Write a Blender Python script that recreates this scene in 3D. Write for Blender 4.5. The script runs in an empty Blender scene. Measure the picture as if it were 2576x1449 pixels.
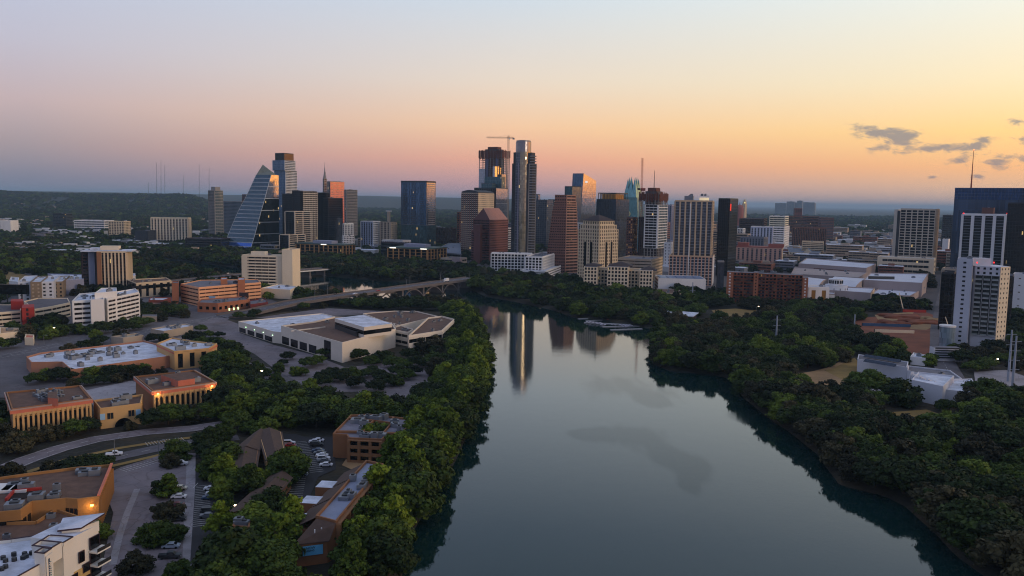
import bpy, bmesh, math, random, json
import numpy as np
from mathutils import Vector, Matrix
random.seed(11); rng=np.random.default_rng(5)
S=bpy.context.scene
# ---------------- camera ----------------
F=2100.0; CW,CH=2576.0,1449.0; PITCH=math.radians(5.91); ROLL=math.radians(0.9); CAM=Vector((0,0,92.0))
Rc=Matrix.Rotation(math.pi/2-PITCH,3,'X')@Matrix.Rotation(ROLL,3,'Z')
cd=bpy.data.cameras.new('camera'); co=bpy.data.objects.new('camera',cd); S.collection.objects.link(co)
co.matrix_world=Matrix.Translation(CAM)@Rc.to_4x4()
cd.sensor_width=36; cd.lens=F/CW*36; cd.clip_start=1; cd.clip_end=120000; S.camera=co
# ---------------- colour helpers ----------------
def lin(c):
    return tuple((v/255/12.92 if v/255<=.04045 else ((v/255+.055)/1.055)**2.4) for v in c)+(1,)
# ---------------- view ----------------
S.view_settings.view_transform='Standard'; S.view_settings.look='None'; S.view_settings.exposure=0.0; S.view_settings.gamma=1
S.cycles.use_denoising=True; S.cycles.pixel_filter_type='BLACKMAN_HARRIS'; S.cycles.filter_width=1.1; S.cycles.max_bounces=6; S.cycles.diffuse_bounces=2; S.cycles.glossy_bounces=3; S.cycles.transparent_max_bounces=6
S.cycles.caustics_reflective=False; S.cycles.caustics_refractive=False; S.cycles.sample_clamp_indirect=3
# ---------------- sky ----------------
wd=bpy.data.worlds.new("World"); S.world=wd; wd.use_nodes=True
nt=wd.node_tree; nt.nodes.clear(); N=nt.nodes.new; L=nt.links.new
def math_node(t,op,a,b=None,c=None,clamp=False):
    n=t.nodes.new('ShaderNodeMath'); n.operation=op; n.use_clamp=clamp
    for i,v in enumerate((a,b,c)):
        if v is None: continue
        if hasattr(v,'node'): t.links.new(v,n.inputs[i])
        else: n.inputs[i].default_value=v
    return n.outputs[0]
tc=N('ShaderNodeTexCoord'); sp=N('ShaderNodeSeparateXYZ'); L(tc.outputs['Generated'],sp.inputs[0])
X,Y,Z=sp.outputs
hyp=math_node(nt,'SQRT',math_node(nt,'ADD',math_node(nt,'MULTIPLY',X,X),math_node(nt,'MULTIPLY',Y,Y)))
el=math_node(nt,'MULTIPLY',math_node(nt,'ARCTAN2',Z,hyp),57.29578)
az=math_node(nt,'MULTIPLY',math_node(nt,'ARCTAN2',X,Y),57.29578)
elp=math_node(nt,'DIVIDE',el,90,clamp=True)
SKY={-180:[(0,(100,105,140)),(4,(120,120,155)),(12,(125,135,170)),(35,(140,152,190)),(90,(176,184,208))],
 -60:[(0,(112,124,152)),(2,(118,128,156)),(6,(150,140,168)),(14,(170,176,214)),(35,(150,160,200)),(90,(176,184,208))],
 -30:[(0,(112,124,150)),(1.2,(122,128,152)),(3,(156,144,158)),(5.5,(190,168,176)),(9,(188,184,202)),(13,(184,192,216)),(22,(136,152,186)),(36,(104,122,152)),(90,(176,184,208))],
 0:[(0,(150,140,158)),(1.2,(190,150,158)),(2.8,(230,164,146)),(5,(242,196,160)),(8,(230,212,196)),(13,(206,215,225)),(22,(140,156,178)),(36,(98,116,138)),(90,(176,184,208))],
 30:[(0,(180,166,164)),(1.2,(214,178,154)),(2.4,(240,178,130)),(4.6,(254,208,136)),(7.5,(246,226,186)),(13,(236,240,232)),(22,(166,178,192)),(36,(116,132,150)),(90,(176,184,208))],
 75:[(0,(232,116,84)),(2,(255,132,62)),(5,(255,172,78)),(9,(255,208,132)),(18,(240,220,196)),(35,(184,186,200)),(90,(176,184,208))],
 125:[(0,(150,125,140)),(4,(170,145,150)),(12,(150,150,175)),(35,(150,160,192)),(90,(176,184,208))]}
azs=[-180,-60,-30,0,30,75,125,180]; cols=[]
for a in azs[:-1]:
    r=N('ShaderNodeValToRGB'); L(elp,r.inputs[0]); e=r.color_ramp
    st=SKY[a]
    while len(e.elements)<len(st): e.elements.new(.5)
    for k,(d,c) in enumerate(st): e.elements[k].position=d/90
    for k,(d,c) in enumerate(st): e.elements[k].color=lin(c)
    cols.append(r.outputs[0])
cols.append(cols[0])
cur=cols[0]
for k in range(1,len(azs)):
    mr=N('ShaderNodeMapRange'); mr.inputs['From Min'].default_value=azs[k-1]; mr.inputs['From Max'].default_value=azs[k]
    mr.interpolation_type='SMOOTHSTEP' if azs[k] not in (0,30) else 'LINEAR'; L(az,mr.inputs[0])
    mx=N('ShaderNodeMixRGB'); L(mr.outputs[0],mx.inputs[0]); L(cur,mx.inputs[1]); L(cols[k],mx.inputs[2]); cur=mx.outputs[0]
# sunrise glow, strongest low over the eastern horizon
ga=math_node(nt,'POWER',2.718,math_node(nt,'MULTIPLY',math_node(nt,'POWER',math_node(nt,'DIVIDE',math_node(nt,'SUBTRACT',az,78),26),2),-1))
ge=math_node(nt,'POWER',2.718,math_node(nt,'MULTIPLY',math_node(nt,'POWER',math_node(nt,'DIVIDE',math_node(nt,'SUBTRACT',el,4),7),2),-1))
gl=math_node(nt,'MULTIPLY',math_node(nt,'MULTIPLY',ga,ge),1.6)
mg=N('ShaderNodeMixRGB'); mg.blend_type='ADD'; mg.inputs[0].default_value=1; mg.inputs[2].default_value=(1,.55,.2,1)
sc_=N('ShaderNodeVectorMath'); sc_.operation='SCALE'; sc_.inputs[0].default_value=(1,.36,.08); L(gl,sc_.inputs['Scale'])
L(cur,mg.inputs[1]); L(sc_.outputs[0],mg.inputs[2]); cur=mg.outputs[0]
# clouds: direction-space noise gated to the small dusk clouds low in the east
u=math_node(nt,'DIVIDE',X,math_node(nt,'MAXIMUM',Y,.05)); v=math_node(nt,'DIVIDE',Z,math_node(nt,'MAXIMUM',Y,.05))
cv=N('ShaderNodeCombineXYZ'); L(u,cv.inputs[0]); L(math_node(nt,'MULTIPLY',v,2.6),cv.inputs[1])
nz=N('ShaderNodeTexNoise'); nz.inputs['Scale'].default_value=46; nz.inputs['Detail'].default_value=7; nz.inputs['Roughness'].default_value=.6; nz.inputs['Distortion'].default_value=.4; L(cv.outputs[0],nz.inputs['Vector'])
CL=[(0.4165,0.0903,0.0214,0.0083),(0.4379,0.086,0.031,0.0048),(0.4625,0.0864,0.019,0.0083),(0.433,0.0709,0.0143,0.0071),(0.4622,0.0736,0.0202,0.0089),(0.4942,0.0695,0.0155,0.0048),(0.5269,0.0723,0.0262,0.0071),(0.549,0.075,0.0119,0.006),(0.5753,0.0545,0.0202,0.0107),(0.5891,0.1034,0.0131,0.0048),(0.5566,0.0838,0.0107,0.0036),(0.4976,0.0369,0.0071,0.0026),(0.5483,0.0371,0.0095,0.003),(0.5304,0.0561,0.0167,0.006)]
acc=None
for cl_ in CL+[(.6,.082,.016,.006),(.604,.060,.012,.005)]:
    cu,cv_,wu,wv=cl_[:4]
    a=math_node(nt,'POWER',math_node(nt,'DIVIDE',math_node(nt,'SUBTRACT',u,cu),wu),2)
    b=math_node(nt,'POWER',math_node(nt,'DIVIDE',math_node(nt,'SUBTRACT',v,cv_),wv),2)
    g=math_node(nt,'MULTIPLY',math_node(nt,'POWER',2.718,math_node(nt,'MULTIPLY',math_node(nt,'ADD',a,b),-1)),cl_[4] if len(cl_)>4 else 1)
    acc=g if acc is None else math_node(nt,'ADD',acc,g)
dens=math_node(nt,'ADD',acc,math_node(nt,'MULTIPLY',math_node(nt,'SUBTRACT',nz.outputs[0],.52),4.2))
mr=N('ShaderNodeMapRange'); mr.interpolation_type='SMOOTHSTEP'; mr.inputs['From Min'].default_value=.15; mr.inputs['From Max'].default_value=1.35; L(dens,mr.inputs[0])
gate=math_node(nt,'MULTIPLY',mr.outputs[0],math_node(nt,'MINIMUM',math_node(nt,'MULTIPLY',acc,3),1))
mc=N('ShaderNodeMixRGB'); L(math_node(nt,'MULTIPLY',gate,.82),mc.inputs[0]); L(cur,mc.inputs[1]); mc.inputs[2].default_value=lin((106,112,136)); cur=mc.outputs[0]
bg=N('ShaderNodeBackground'); L(cur,bg.inputs[0]); bg.inputs[1].default_value=1.0
# dawn Nishita sky adds its faint physical share
sky=N('ShaderNodeTexSky'); sky.sky_type='NISHITA'; sky.sun_disc=False; sky.sun_elevation=math.radians(2); sky.sun_rotation=math.radians(78); sky.altitude=100
bg2=N('ShaderNodeBackground'); L(sky.outputs[0],bg2.inputs[0]); bg2.inputs[1].default_value=.05
ad=N('ShaderNodeAddShader'); L(bg.outputs[0],ad.inputs[0]); L(bg2.outputs[0],ad.inputs[1])
wo=N('ShaderNodeOutputWorld'); L(ad.outputs[0],wo.inputs[0])
# ---------------- sun, just above the horizon in the east ----------------
sd=bpy.data.lights.new('sun','SUN'); sd.energy=.9; sd.angle=math.radians(16); sd.color=(1,.76,.54)
so=bpy.data.objects.new('sun',sd); S.collection.objects.link(so)
saz,sel=math.radians(122),math.radians(9)
sv=Vector((math.sin(saz)*math.cos(sel),math.cos(saz)*math.cos(sel),math.sin(sel)))
so.rotation_euler=sv.to_track_quat('Z','Y').to_euler(); so.location=(900,0,400)

# ---------------- projection helpers ----------------
ca,cb,cf=Rc@Vector((1,0,0)),Rc@Vector((0,1,0)),Rc@Vector((0,0,-1))
def ray(x,y): return (ca*((x-CW/2)/F)-cb*((y-CH/2)/F)+cf)
def px(x,y,z=0.0):
    d=ray(x,y); t=(z-CAM.z)/d.z; return CAM+d*t
def at(x,y,Y):
    d=ray(x,y); return CAM+d*(Y/d.y)
def proj(p):
    q=Vector(p)-CAM; k=q.dot(cf); return (CW/2+F*q.dot(ca)/k, CH/2-F*q.dot(cb)/k)
def colsolve(P,x,e):
    # distance s so that P+s*e shows in column x
    a=ca-cf*((x-CW/2)/F); q=P-CAM
    return -a.dot(q)/a.dot(Vector(e))
# ---------------- materials ----------------
MATS={}
def newmat(name):
    m=bpy.data.materials.new(name); m.use_nodes=True; t=m.node_tree
    return m,t,t.nodes['Principled BSDF']
def M(name,c=(128,128,128),rough=.85,var=.18,scale=.12,bump=0,metal=0,spec=.5,streak=False,raw=False):
    if name in MATS: return MATS[name]
    m,t,p=newmat(name); c=lin(c) if not raw else tuple(c)+(1,)
    p.inputs['Roughness'].default_value=rough; p.inputs['Metallic'].default_value=metal; p.inputs['Specular IOR Level'].default_value=spec
    if var:
        tcn=t.nodes.new('ShaderNodeTexCoord'); mp=t.nodes.new('ShaderNodeMapping'); t.links.new(tcn.outputs['Object'],mp.inputs[0])
        mp.inputs['Scale'].default_value=(1,1,.25) if streak else (1,1,1)
        n=t.nodes.new('ShaderNodeTexNoise'); n.inputs['Scale'].default_value=scale; n.inputs['Detail'].default_value=6; n.inputs['Roughness'].default_value=.65; t.links.new(mp.outputs[0],n.inputs['Vector'])
        mr=t.nodes.new('ShaderNodeMapRange'); mr.inputs['From Min'].default_value=.3; mr.inputs['From Max'].default_value=.7; mr.inputs['To Min'].default_value=1-var; mr.inputs['To Max'].default_value=1+var*.6; t.links.new(n.outputs[0],mr.inputs[0])
        s=t.nodes.new('ShaderNodeVectorMath'); s.operation='SCALE'; s.inputs[0].default_value=c[:3]; t.links.new(mr.outputs[0],s.inputs['Scale']); t.links.new(s.outputs[0],p.inputs['Base Color'])
        if bump:
            b=t.nodes.new('ShaderNodeBump'); b.inputs['Strength'].default_value=bump; b.inputs['Distance'].default_value=1; t.links.new(n.outputs[0],b.inputs['Height']); t.links.new(b.outputs[0],p.inputs['Normal'])
    else: p.inputs['Base Color'].default_value=c
    MATS[name]=m; return m
def E_(name,c=(255,255,255),s=1):
    if name in MATS: return MATS[name]
    m,t,p=newmat(name); p.inputs['Base Color'].default_value=lin(c); p.inputs['Emission Color'].default_value=lin(c); p.inputs['Emission Strength'].default_value=s; MATS[name]=m; return m
def G_(name,c=(128,128,128),metal=.0,rough=.08,spec=.5,var=.25,cell=(1.5,1.5,3.6),wob=.02,lit=0.0):
    """Window glass: every pane tilts and tints a little on its own; a few rooms are lit."""
    if name in MATS: return MATS[name]
    m,t,p=newmat(name); c=lin(c)
    p.inputs['Metallic'].default_value=metal; p.inputs['Roughness'].default_value=rough; p.inputs['Specular IOR Level'].default_value=spec
    g=t.nodes.new('ShaderNodeNewGeometry'); dv=t.nodes.new('ShaderNodeVectorMath'); dv.operation='DIVIDE'; dv.inputs[1].default_value=cell; t.links.new(g.outputs['Position'],dv.inputs[0])
    fl=t.nodes.new('ShaderNodeVectorMath'); fl.operation='FLOOR'; t.links.new(dv.outputs[0],fl.inputs[0])
    wn=t.nodes.new('ShaderNodeTexWhiteNoise'); t.links.new(fl.outputs[0],wn.inputs['Vector'])
    mr=t.nodes.new('ShaderNodeMapRange'); mr.inputs['To Min'].default_value=1-var; mr.inputs['To Max'].default_value=1+var; t.links.new(wn.outputs['Value'],mr.inputs[0])
    s=t.nodes.new('ShaderNodeVectorMath'); s.operation='SCALE'; s.inputs[0].default_value=c[:3]; t.links.new(mr.outputs[0],s.inputs['Scale']); t.links.new(s.outputs[0],p.inputs['Base Color'])
    sb=t.nodes.new('ShaderNodeVectorMath'); sb.operation='SUBTRACT'; sb.inputs[1].default_value=(.5,.5,.5); t.links.new(wn.outputs['Color'],sb.inputs[0])
    s2=t.nodes.new('ShaderNodeVectorMath'); s2.operation='SCALE'; s2.inputs['Scale'].default_value=wob; t.links.new(sb.outputs[0],s2.inputs[0])
    ad=t.nodes.new('ShaderNodeVectorMath'); t.links.new(g.outputs['Normal'],ad.inputs[0]); t.links.new(s2.outputs[0],ad.inputs[1])
    nm=t.nodes.new('ShaderNodeVectorMath'); nm.operation='NORMALIZE'; t.links.new(ad.outputs[0],nm.inputs[0]); t.links.new(nm.outputs[0],p.inputs['Normal'])
    if lit:
        gt=math_node(t,'GREATER_THAN',wn.outputs['Value'],1-lit); p.inputs['Emission Color'].default_value=lin((255,214,140))
        t.links.new(math_node(t,'MULTIPLY',gt,.8),p.inputs['Emission Strength'])
    MATS[name]=m; return m
# palette
WHITE=lambda:M('white_paint',(222,220,214),.7,.12,.08,streak=True)
dark=G_('dark_glass',(30,34,38),0,.1,.6,.5,wob=.015,lit=.004)
black=G_('black_glass',(14,15,18),0,.12,.5,.5,wob=.012,lit=.001)
blue=G_('blue_glass',(86,112,140),.55,.1,.6,.35,wob=.02,lit=.002)
teal=G_('teal_glass',(70,104,112),.5,.1,.6,.35,wob=.02,lit=.002)
mirror=G_('mirror_glass',(170,180,190),.85,.07,.8,.18,wob=.012)
grey=G_('grey_glass',(84,92,104),.45,.12,.6,.35,wob=.02,lit=.003)
bronze=G_('bronze_glass',(46,30,28),.1,.12,.6,.4,wob=.01,lit=.002)
cream=M('cream_stone',(216,194,160),.85,.12,.06,streak=True)
beige=M('beige_concrete',(178,162,142),.9,.15,.08,streak=True)
white=M('white_wall',(228,226,222),.8,.1,.06,streak=True)
offw=M('off_white_wall',(232,214,184),.85,.12,.05,streak=True)
brown=M('brown_granite',(112,74,62),.8,.15,.1)
dbrown=M('dark_brown_wall',(62,46,44),.8,.15,.1)
charc=M('charcoal_metal',(44,46,50),.6,.15,.1)
gold=M('tan_stucco',(206,164,108),.9,.14,.1,streak=True)
orange=M('peach_concrete',(232,172,128),.9,.14,.08,streak=True)
brick=M('orange_brick',(164,104,74),.9,.15,.2)
dbrick=M('red_brick',(124,62,50),.9,.18,.2)
redtrim=M('coral_trim',(206,116,88),.8,.15,.2)
redp=M('red_paint',(168,48,38),.8,.12,.2)
gravel=M('brown_gravel_roof',(104,78,64),.95,.35,.35)
wroof=M('white_membrane_roof',(206,212,224),.8,.42,.16)
groof=M('grey_roof',(112,112,120),.9,.3,.12)
shingle=M('brown_shingle_roof',(84,66,56),.95,.2,.5)
metal=M('grey_metal',(128,134,142),.45,.2,.5,metal=.4)
dmetal=M('dark_metal',(48,50,54),.5,.2,.5,metal=.3)
rust=M('rust_formwork',(104,56,38),.9,.4,.5)
conc=M('concrete',(150,144,138),.9,.2,.15)
coppergreen=M('dark_green_roof',(52,76,70),.6,.2,.1)
slate=M('blue_slate_roof',(92,104,124),.7,.2,.2)
# ---------------- mesh builder ----------------
def inside(x,y,poly):
    r=False; n=len(poly)
    for i in range(n):
        ax,ay=poly[i][0],poly[i][1]; bx,by=poly[(i+1)%n][0],poly[(i+1)%n][1]
        if (ay>y)!=(by>y) and x<ax+(y-ay)*(bx-ax)/(by-ay): r=not r
    return r
class MB:
    def __init__(s): s.v=[]; s.f=[]; s.mi=[]; s.m=[]
    def _m(s,mat):
        if mat not in s.m: s.m.append(mat)
        return s.m.index(mat)
    def poly(s,pts,mat):
        o=len(s.v); s.v+= [tuple(p) for p in pts]; s.f.append(tuple(range(o,o+len(pts)))); s.mi.append(s._m(mat))
    def prism(s,poly,z0,z1,mat,top=None,bot=False):
        n=len(poly); o=len(s.v); k=s._m(mat); kt=s._m(top) if top else k
        s.v+=[(p[0],p[1],z0) for p in poly]+[(p[0],p[1],z1) for p in poly]
        for i in range(n):
            j=(i+1)%n; s.f.append((o+i,o+j,o+n+j,o+n+i)); s.mi.append(k)
        s.f.append(tuple(o+n+i for i in range(n))); s.mi.append(kt)
        s.f.append(tuple(o+i for i in reversed(range(n)))); s.mi.append(k)
    def loft(s,lo,hi,mat,top=None):
        n=len(lo); o=len(s.v); k=s._m(mat); kt=s._m(top) if top else k
        s.v+=[tuple(p) for p in lo]+[tuple(p) for p in hi]
        for i in range(n):
            j=(i+1)%n; s.f.append((o+i,o+j,o+n+j,o+n+i)); s.mi.append(k)
        s.f.append(tuple(o+n+i for i in range(n))); s.mi.append(kt)
        s.f.append(tuple(o+i for i in reversed(range(n)))); s.mi.append(k)
    def box(s,c,e1,a,e2,b,z0,z1,mat,top=None):
        c=Vector((c[0],c[1])); e1=Vector((e1[0],e1[1])); e2=Vector((e2[0],e2[1]))
        s.prism([c-e1*a-e2*b,c+e1*a-e2*b,c+e1*a+e2*b,c-e1*a+e2*b],z0,z1,mat,top)
    def tube(s,p,q,r0,r1,mat,n=6):
        p=Vector(p); q=Vector(q); d=(q-p).normalized(); u=d.orthogonal().normalized(); w=d.cross(u)
        lo=[p+(u*math.cos(6.28318*i/n)+w*math.sin(6.28318*i/n))*r0 for i in range(n)]
        hi=[q+(u*math.cos(6.28318*i/n)+w*math.sin(6.28318*i/n))*r1 for i in range(n)]
        s.loft(lo,hi,mat)
    def mesh(s,name,off=Vector((0,0,0))):
        me=bpy.data.meshes.new(name); me.from_pydata([(p[0]-off[0],p[1]-off[1],p[2]-off[2]) for p in s.v],[],s.f)
        for m in s.m: me.materials.append(m)
        me.polygons.foreach_set('material_index',s.mi); me.update(); return me
COL=S.collection
def link(name,me,parent=None,loc=(0,0,0),**k):
    o=bpy.data.objects.new(name,me); COL.objects.link(o); o.location=loc
    if parent: o.parent=parent
    for a,b in k.items(): o[a]=b
    return o
def tag(o,label,cat,group=None,kind=None):
    o['label']=label; o['category']=cat
    if group: o['group']=group
    if kind: o['kind']=kind
    return o
FOOT=[]   # footprints kept clear of trees: (poly, margin)
def off_poly(poly,m):
    c=sum((Vector((p[0],p[1])) for p in poly),Vector((0,0)))/len(poly)
    return [tuple(Vector((p[0],p[1]))+(Vector((p[0],p[1]))-c).normalized()*m) for p in poly]
class Bld:
    def __init__(s,name,label,cat,loc,group=None):
        s.loc=Vector((loc[0],loc[1],0)); s.o=link(name,None,None,s.loc); tag(s.o,label,cat,group); s.acc={}; s.w=[]; s.kids=[]; s.blk=0
    def part(s,pn):
        return s.acc.setdefault((s.blk,pn),MB())
    def piece(s,pn,under=None):     # one separate part, or a sub-part of another piece
        m=MB(); s.kids.append((pn,m,under)); return m
    def win(s,name,mat,c,dr,w,h,t=.06): s.w.append((name,mat,c,dr,w,h,t))
    def finish(s,cap=100):
        ob={}
        for (_,pn),m in list(s.acc.items()):
            if m.f: ob[id(m)]=link('wing' if pn=='wall' and _ else pn,m.mesh(pn,s.loc),s.o)
        for pn,m,un in s.kids:
            if m.f: ob[id(m)]=link(pn,m.mesh(pn,s.loc),ob.get(id(un),s.o) if un is not None else s.o)
        by={}
        for q in s.w: by.setdefault(q[0],[]).append(q)
        for name,L_ in by.items():
            L_.sort(key=lambda q:-q[4]*q[5]/max(1,(Vector((q[2][0],q[2][1],0))-CAM).length))
            cache={}
            for q in L_[:cap]:
                key=(round(q[4],2),round(q[5],2),q[1].name,round(q[3][0],3))
                if key not in cache: cache[key]=boxmesh(name,q)
                link(name,cache[key],s.o,Vector(q[2])-s.loc)
            if len(L_)>cap:
                m=MB()
                for q in L_[cap:]: wbox(m,q,Vector(q[2]))
                link(name,m.mesh(name,s.loc),s.o,kind='stuff')
        return s
def wbox(m,q,c):
    d=Vector((q[3][0],q[3][1],0)); n=Vector((d.y,-d.x,0)); a=d*(q[4]/2); h=Vector((0,0,q[5]/2)); t=n*q[6]
    P=[c-a-h,c+a-h,c+a+h,c-a+h]; o=len(m.v); k=m._m(q[1]); m.v+=[tuple(p+t) for p in P]+[tuple(p-n*.3) for p in P]
    for f in ((0,1,2,3),(1,5,6,2),(5,4,7,6),(4,0,3,7),(3,2,6,7),(4,5,1,0)): m.f.append(tuple(o+i for i in f)); m.mi.append(k)
def boxmesh(name,q):
    m=MB(); wbox(m,q,Vector((0,0,0))); return m.mesh(name)
def facade(b,A,B,z0,z1,st):
    """A->B runs from one end of the face to the other as seen from outside."""
    if st is None: return
    A=Vector((A[0],A[1])); B=Vector((B[0],B[1])); d=B-A; Lh=d.length
    if Lh<1: return
    d/=Lh; n=Vector((d.y,-d.x)); H=z1-z0
    k=st['k']; bw=st.get('bw',3.6); fh=st.get('fh',3.6); nb=max(1,round(Lh/bw)); nf=max(1,round(H/fh)); bw=Lh/nb; fh=H/nf
    wm=st.get('wall',beige); gm=st.get('glass',dark); dp=st.get('d',.35); wf=st.get('wf',.6); hf=st.get('hf',.6)
    W_=b.part(st.get('pn','facade_grid'))
    def vbar(u,w,za,zb,dd,mat=wm,W2=None): (W2 or W_).box(A+d*u+n*(dd/2),d,w/2,n,dd/2,za,zb,mat)
    def hbar(u0,u1,za,zb,dd,mat=wm,W2=None): (W2 or W_).box(A+d*((u0+u1)/2)+n*(dd/2),d,(u1-u0)/2,n,dd/2,za,zb,mat)
    def glass(u,z,w,h,name='window',mat=gm): c=A+d*u; b.win(name,mat,(c.x,c.y,z),(d.x,d.y),w,h,.05)
    if k=='punch':
        pw=bw*(1-wf); sh=fh*(1-hf)
        for i in range(nb+1):
            u=i*bw; w=pw if 0<i<nb else pw/2
            vbar(min(max(u,w/2),Lh-w/2),w,z0,z1,dp)
        for j in range(nf+1):
            zc=z0+j*fh; za,zb=max(z0,zc-sh/2),min(z1,zc+sh/2)
            hbar(0,Lh,za+.01,zb-.01,dp-.04,st.get('wall2',wm))
        for j in range(nf):
            for i in range(nb): glass((i+.5)*bw,z0+(j+.5)*fh,bw*wf,fh*hf,mat=random.choice(st['mix']) if 'mix' in st else gm)
    elif k=='bands':
        sh=fh*(1-hf); e=st.get('end',.8)
        for j in range(nf+1):
            zc=z0+j*fh; za,zb=max(z0,zc-sh/2),min(z1,zc+sh/2); hbar(0,Lh,za,zb,dp)
        vbar(e/2,e,z0,z1,dp+.03); vbar(Lh-e/2,e,z0,z1,dp+.03)
        for j in range(nf): glass(Lh/2,z0+(j+.5)*fh,Lh-2*e,fh*hf,'window_band')
        for i in range(1,int(Lh/6)): vbar(i*Lh/int(Lh/6),.25,z0,z1,.1)
    elif k=='strips':
        pw=bw*(1-wf)
        for i in range(nb+1):
            u=i*bw; w=pw if 0<i<nb else pw/2
            vbar(min(max(u,w/2),Lh-w/2),w,z0,z1,dp)
        for i in range(nb): glass((i+.5)*bw,(z0+z1)/2,bw*wf,H-st.get('cap',1.5)*2,'window_strip')
        hbar(0,Lh,z1-st.get('cap',1.5),z1,dp-.05); hbar(0,Lh,z0,z0+st.get('cap',1.5),dp-.05)
        if st.get('lines',1):
            for j in range(1,nf): hbar(0,Lh,z0+j*fh-.25,z0+j*fh+.25,min(.12,dp/2),st.get('wall2',wm))
    elif k=='curtain':
        glass(Lh/2,(z0+z1)/2,Lh-.1,H-.1,'glass_wall')
        lm=st.get('line',metal); W2=b.part('mullions')
        for j in range(1,nf+1): hbar(0,Lh,z0+j*fh-st.get('lh',.25),z0+j*fh-.01,.16,lm,W2)
        for i in range(nb+1): u=min(max(i*bw,.08),Lh-.08); vbar(u,st.get('lw',.14),z0,z1,.2,lm,W2)
    elif k=='balcony':
        glass(Lh/2,(z0+z1)/2,Lh-.1,H-.1,'glass_wall')
        dd=st.get('bd',1.5)
        for j in range(nf+1):
            zc=z0+j*fh; m=b.piece('balcony') if sum(1 for k_ in b.kids if k_[0]=='balcony')<96 else b.part('balconies')
            nseg=st.get('seg',1)
            for sgi in range(nseg):
                u0=sgi*Lh/nseg+st.get('gap',.6)/2; u1=(sgi+1)*Lh/nseg-st.get('gap',.6)/2
                hbar(u0,u1,zc-.15,zc+.15,dd,wm,m)
                if j<nf: # parapet panel
                    c=A+d*((u0+u1)/2)+n*(dd-.06); (b.piece('railing',m) if any(k_[1] is m for k_ in b.kids[-8:]) else m).box(c,d,(u1-u0)/2,n,.05,zc+.15,zc+st.get('rail',1.1),st.get('railm',wm))
        for i in range(nb+1): vbar(min(max(i*bw,.3),Lh-.3),st.get('pw',.5),z0,z1,st.get('pd',dd+.06))
def box4(N_,e1,e2,w,l): # L,N,R,K
    n=Vector((N_[0],N_[1])); e1=Vector(e1[:2]); e2=Vector(e2[:2])
    return [n-e1*w,n,n+e2*l,n-e1*w+e2*l]
def rooftop(b,poly,z,n=4,mat=metal,parapet=None,ph=1.2,seed=0):
    r=random.Random(seed+int(z*10)+len(poly)); P=[Vector((p[0],p[1])) for p in poly]
    if parapet:
        pm=b.part('parapet')
        for i in range(len(P)):
            A,B=P[i],P[(i+1)%len(P)]; d=(B-A); l=d.length
            if l<.5: continue
            d/=l; nn=Vector((d.y,-d.x)); c=(A+B)/2-nn*.2
            pm.box(c,d,l/2+.0,nn,.22,z+.002,z+ph+(i%2)*.01,parapet)
    for _ in range(n):
        cc=sum(P,Vector((0,0)))/len(P)
        if len(P)==4: c=P[0].lerp(P[1],r.uniform(.1,.9)).lerp(P[3].lerp(P[2],r.uniform(.1,.9)),r.uniform(.12,.88))
        else: i_=r.randrange(len(P)); c=cc.lerp(P[i_].lerp(P[(i_+1)%len(P)],r.random()),r.uniform(.1,.8))
        if not inside(c.x,c.y,P): c=cc
        e=(P[1]-P[0]).normalized(); f=Vector((-e.y,e.x)); q=b.piece('rooftop_unit'); sz=r.uniform(.6,1.6)
        a,bb,h=sz*r.uniform(.8,1.8),sz*r.uniform(.7,1.2),r.uniform(1,2.2)
        q.box(c,e,a,f,bb,z+.003,z+h,mat); b.piece('fan_cover',q).box(c,e,a*.5,f,bb*.5,z+h+.003,z+h+.35,dmetal)
def T(name,label,xl,xn,xr,ytop,d,al=28,front=None,side=None,left=None,core=None,roof=None,z0=0,cat='building',b=None,blocks=None,fin=True,l=None,w=None,units=4,par=True,group=None,cap=100,ph=1.2,foot=True):
    """A tower: its near corner stands at depth d under pixel column xn; xl and xr bound its two visible faces."""
    al=math.radians(al); e1=Vector((math.cos(al),-math.sin(al),0)); e2=Vector((math.sin(al),math.cos(al),0))
    Np=at(xn,ytop,d); h=Np.z
    w=w or max(3,colsolve(Np,xl,-e1)); l=l or (colsolve(Np,xr,e2) if xr>xn+.5 else w*.8)
    if l<=0 or l>120: l=min(max(w*.8,15),60)
    P=box4(Np,e1,e2,w,l)
    if b is None: b=Bld(name,label,cat,sum(P,Vector((0,0)))/4,group)
    core=core or (front or {}).get('wall',beige)
    b.blk+=b.blk>0 or bool(b.acc)
    b.part('wall').prism(P,z0,h,core,roof or groof)
    facade(b,P[0],P[1],z0,h,front); facade(b,P[1],P[2],z0,h,side or front); facade(b,P[3],P[0],z0,h,left or side or front)
    rooftop(b,P,h,units,parapet=core if par else None,ph=ph,seed=int(xl))
    if foot: FOOT.append((P,3))
    if fin: b.finish(cap)
    b.P=P; b.h=h; b.e1=e1; b.e2=e2; return b
def low(name,label,pix,h,styles=None,core=None,roof=None,cat='building',b=None,fin=True,units=5,z0=0,par=True,group=None,ph=.8,unitm=metal,cap=100):
    """A low building given by its roof outline in the picture and its height; pixel order: counter-clockwise seen from above, first edge faces us."""
    P=[px(x,y,h).to_2d() for x,y in pix]
    if b is None: b=Bld(name,label,cat,sum(P,Vector((0,0)))/len(P),group)
    core=core or beige
    b.blk+=b.blk>0 or bool(b.acc)
    b.part('wall').prism(P,z0,h,core,roof or groof)
    for i,s in enumerate(styles or []): facade(b,P[i],P[(i+1)%len(P)],z0,h,s)
    rooftop(b,P,h,units,unitm,parapet=core if par else None,ph=ph,seed=int(pix[0][0]))
    FOOT.append((P,2))
    if fin: b.finish(cap)
    b.P=P; b.h=h; return b
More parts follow.
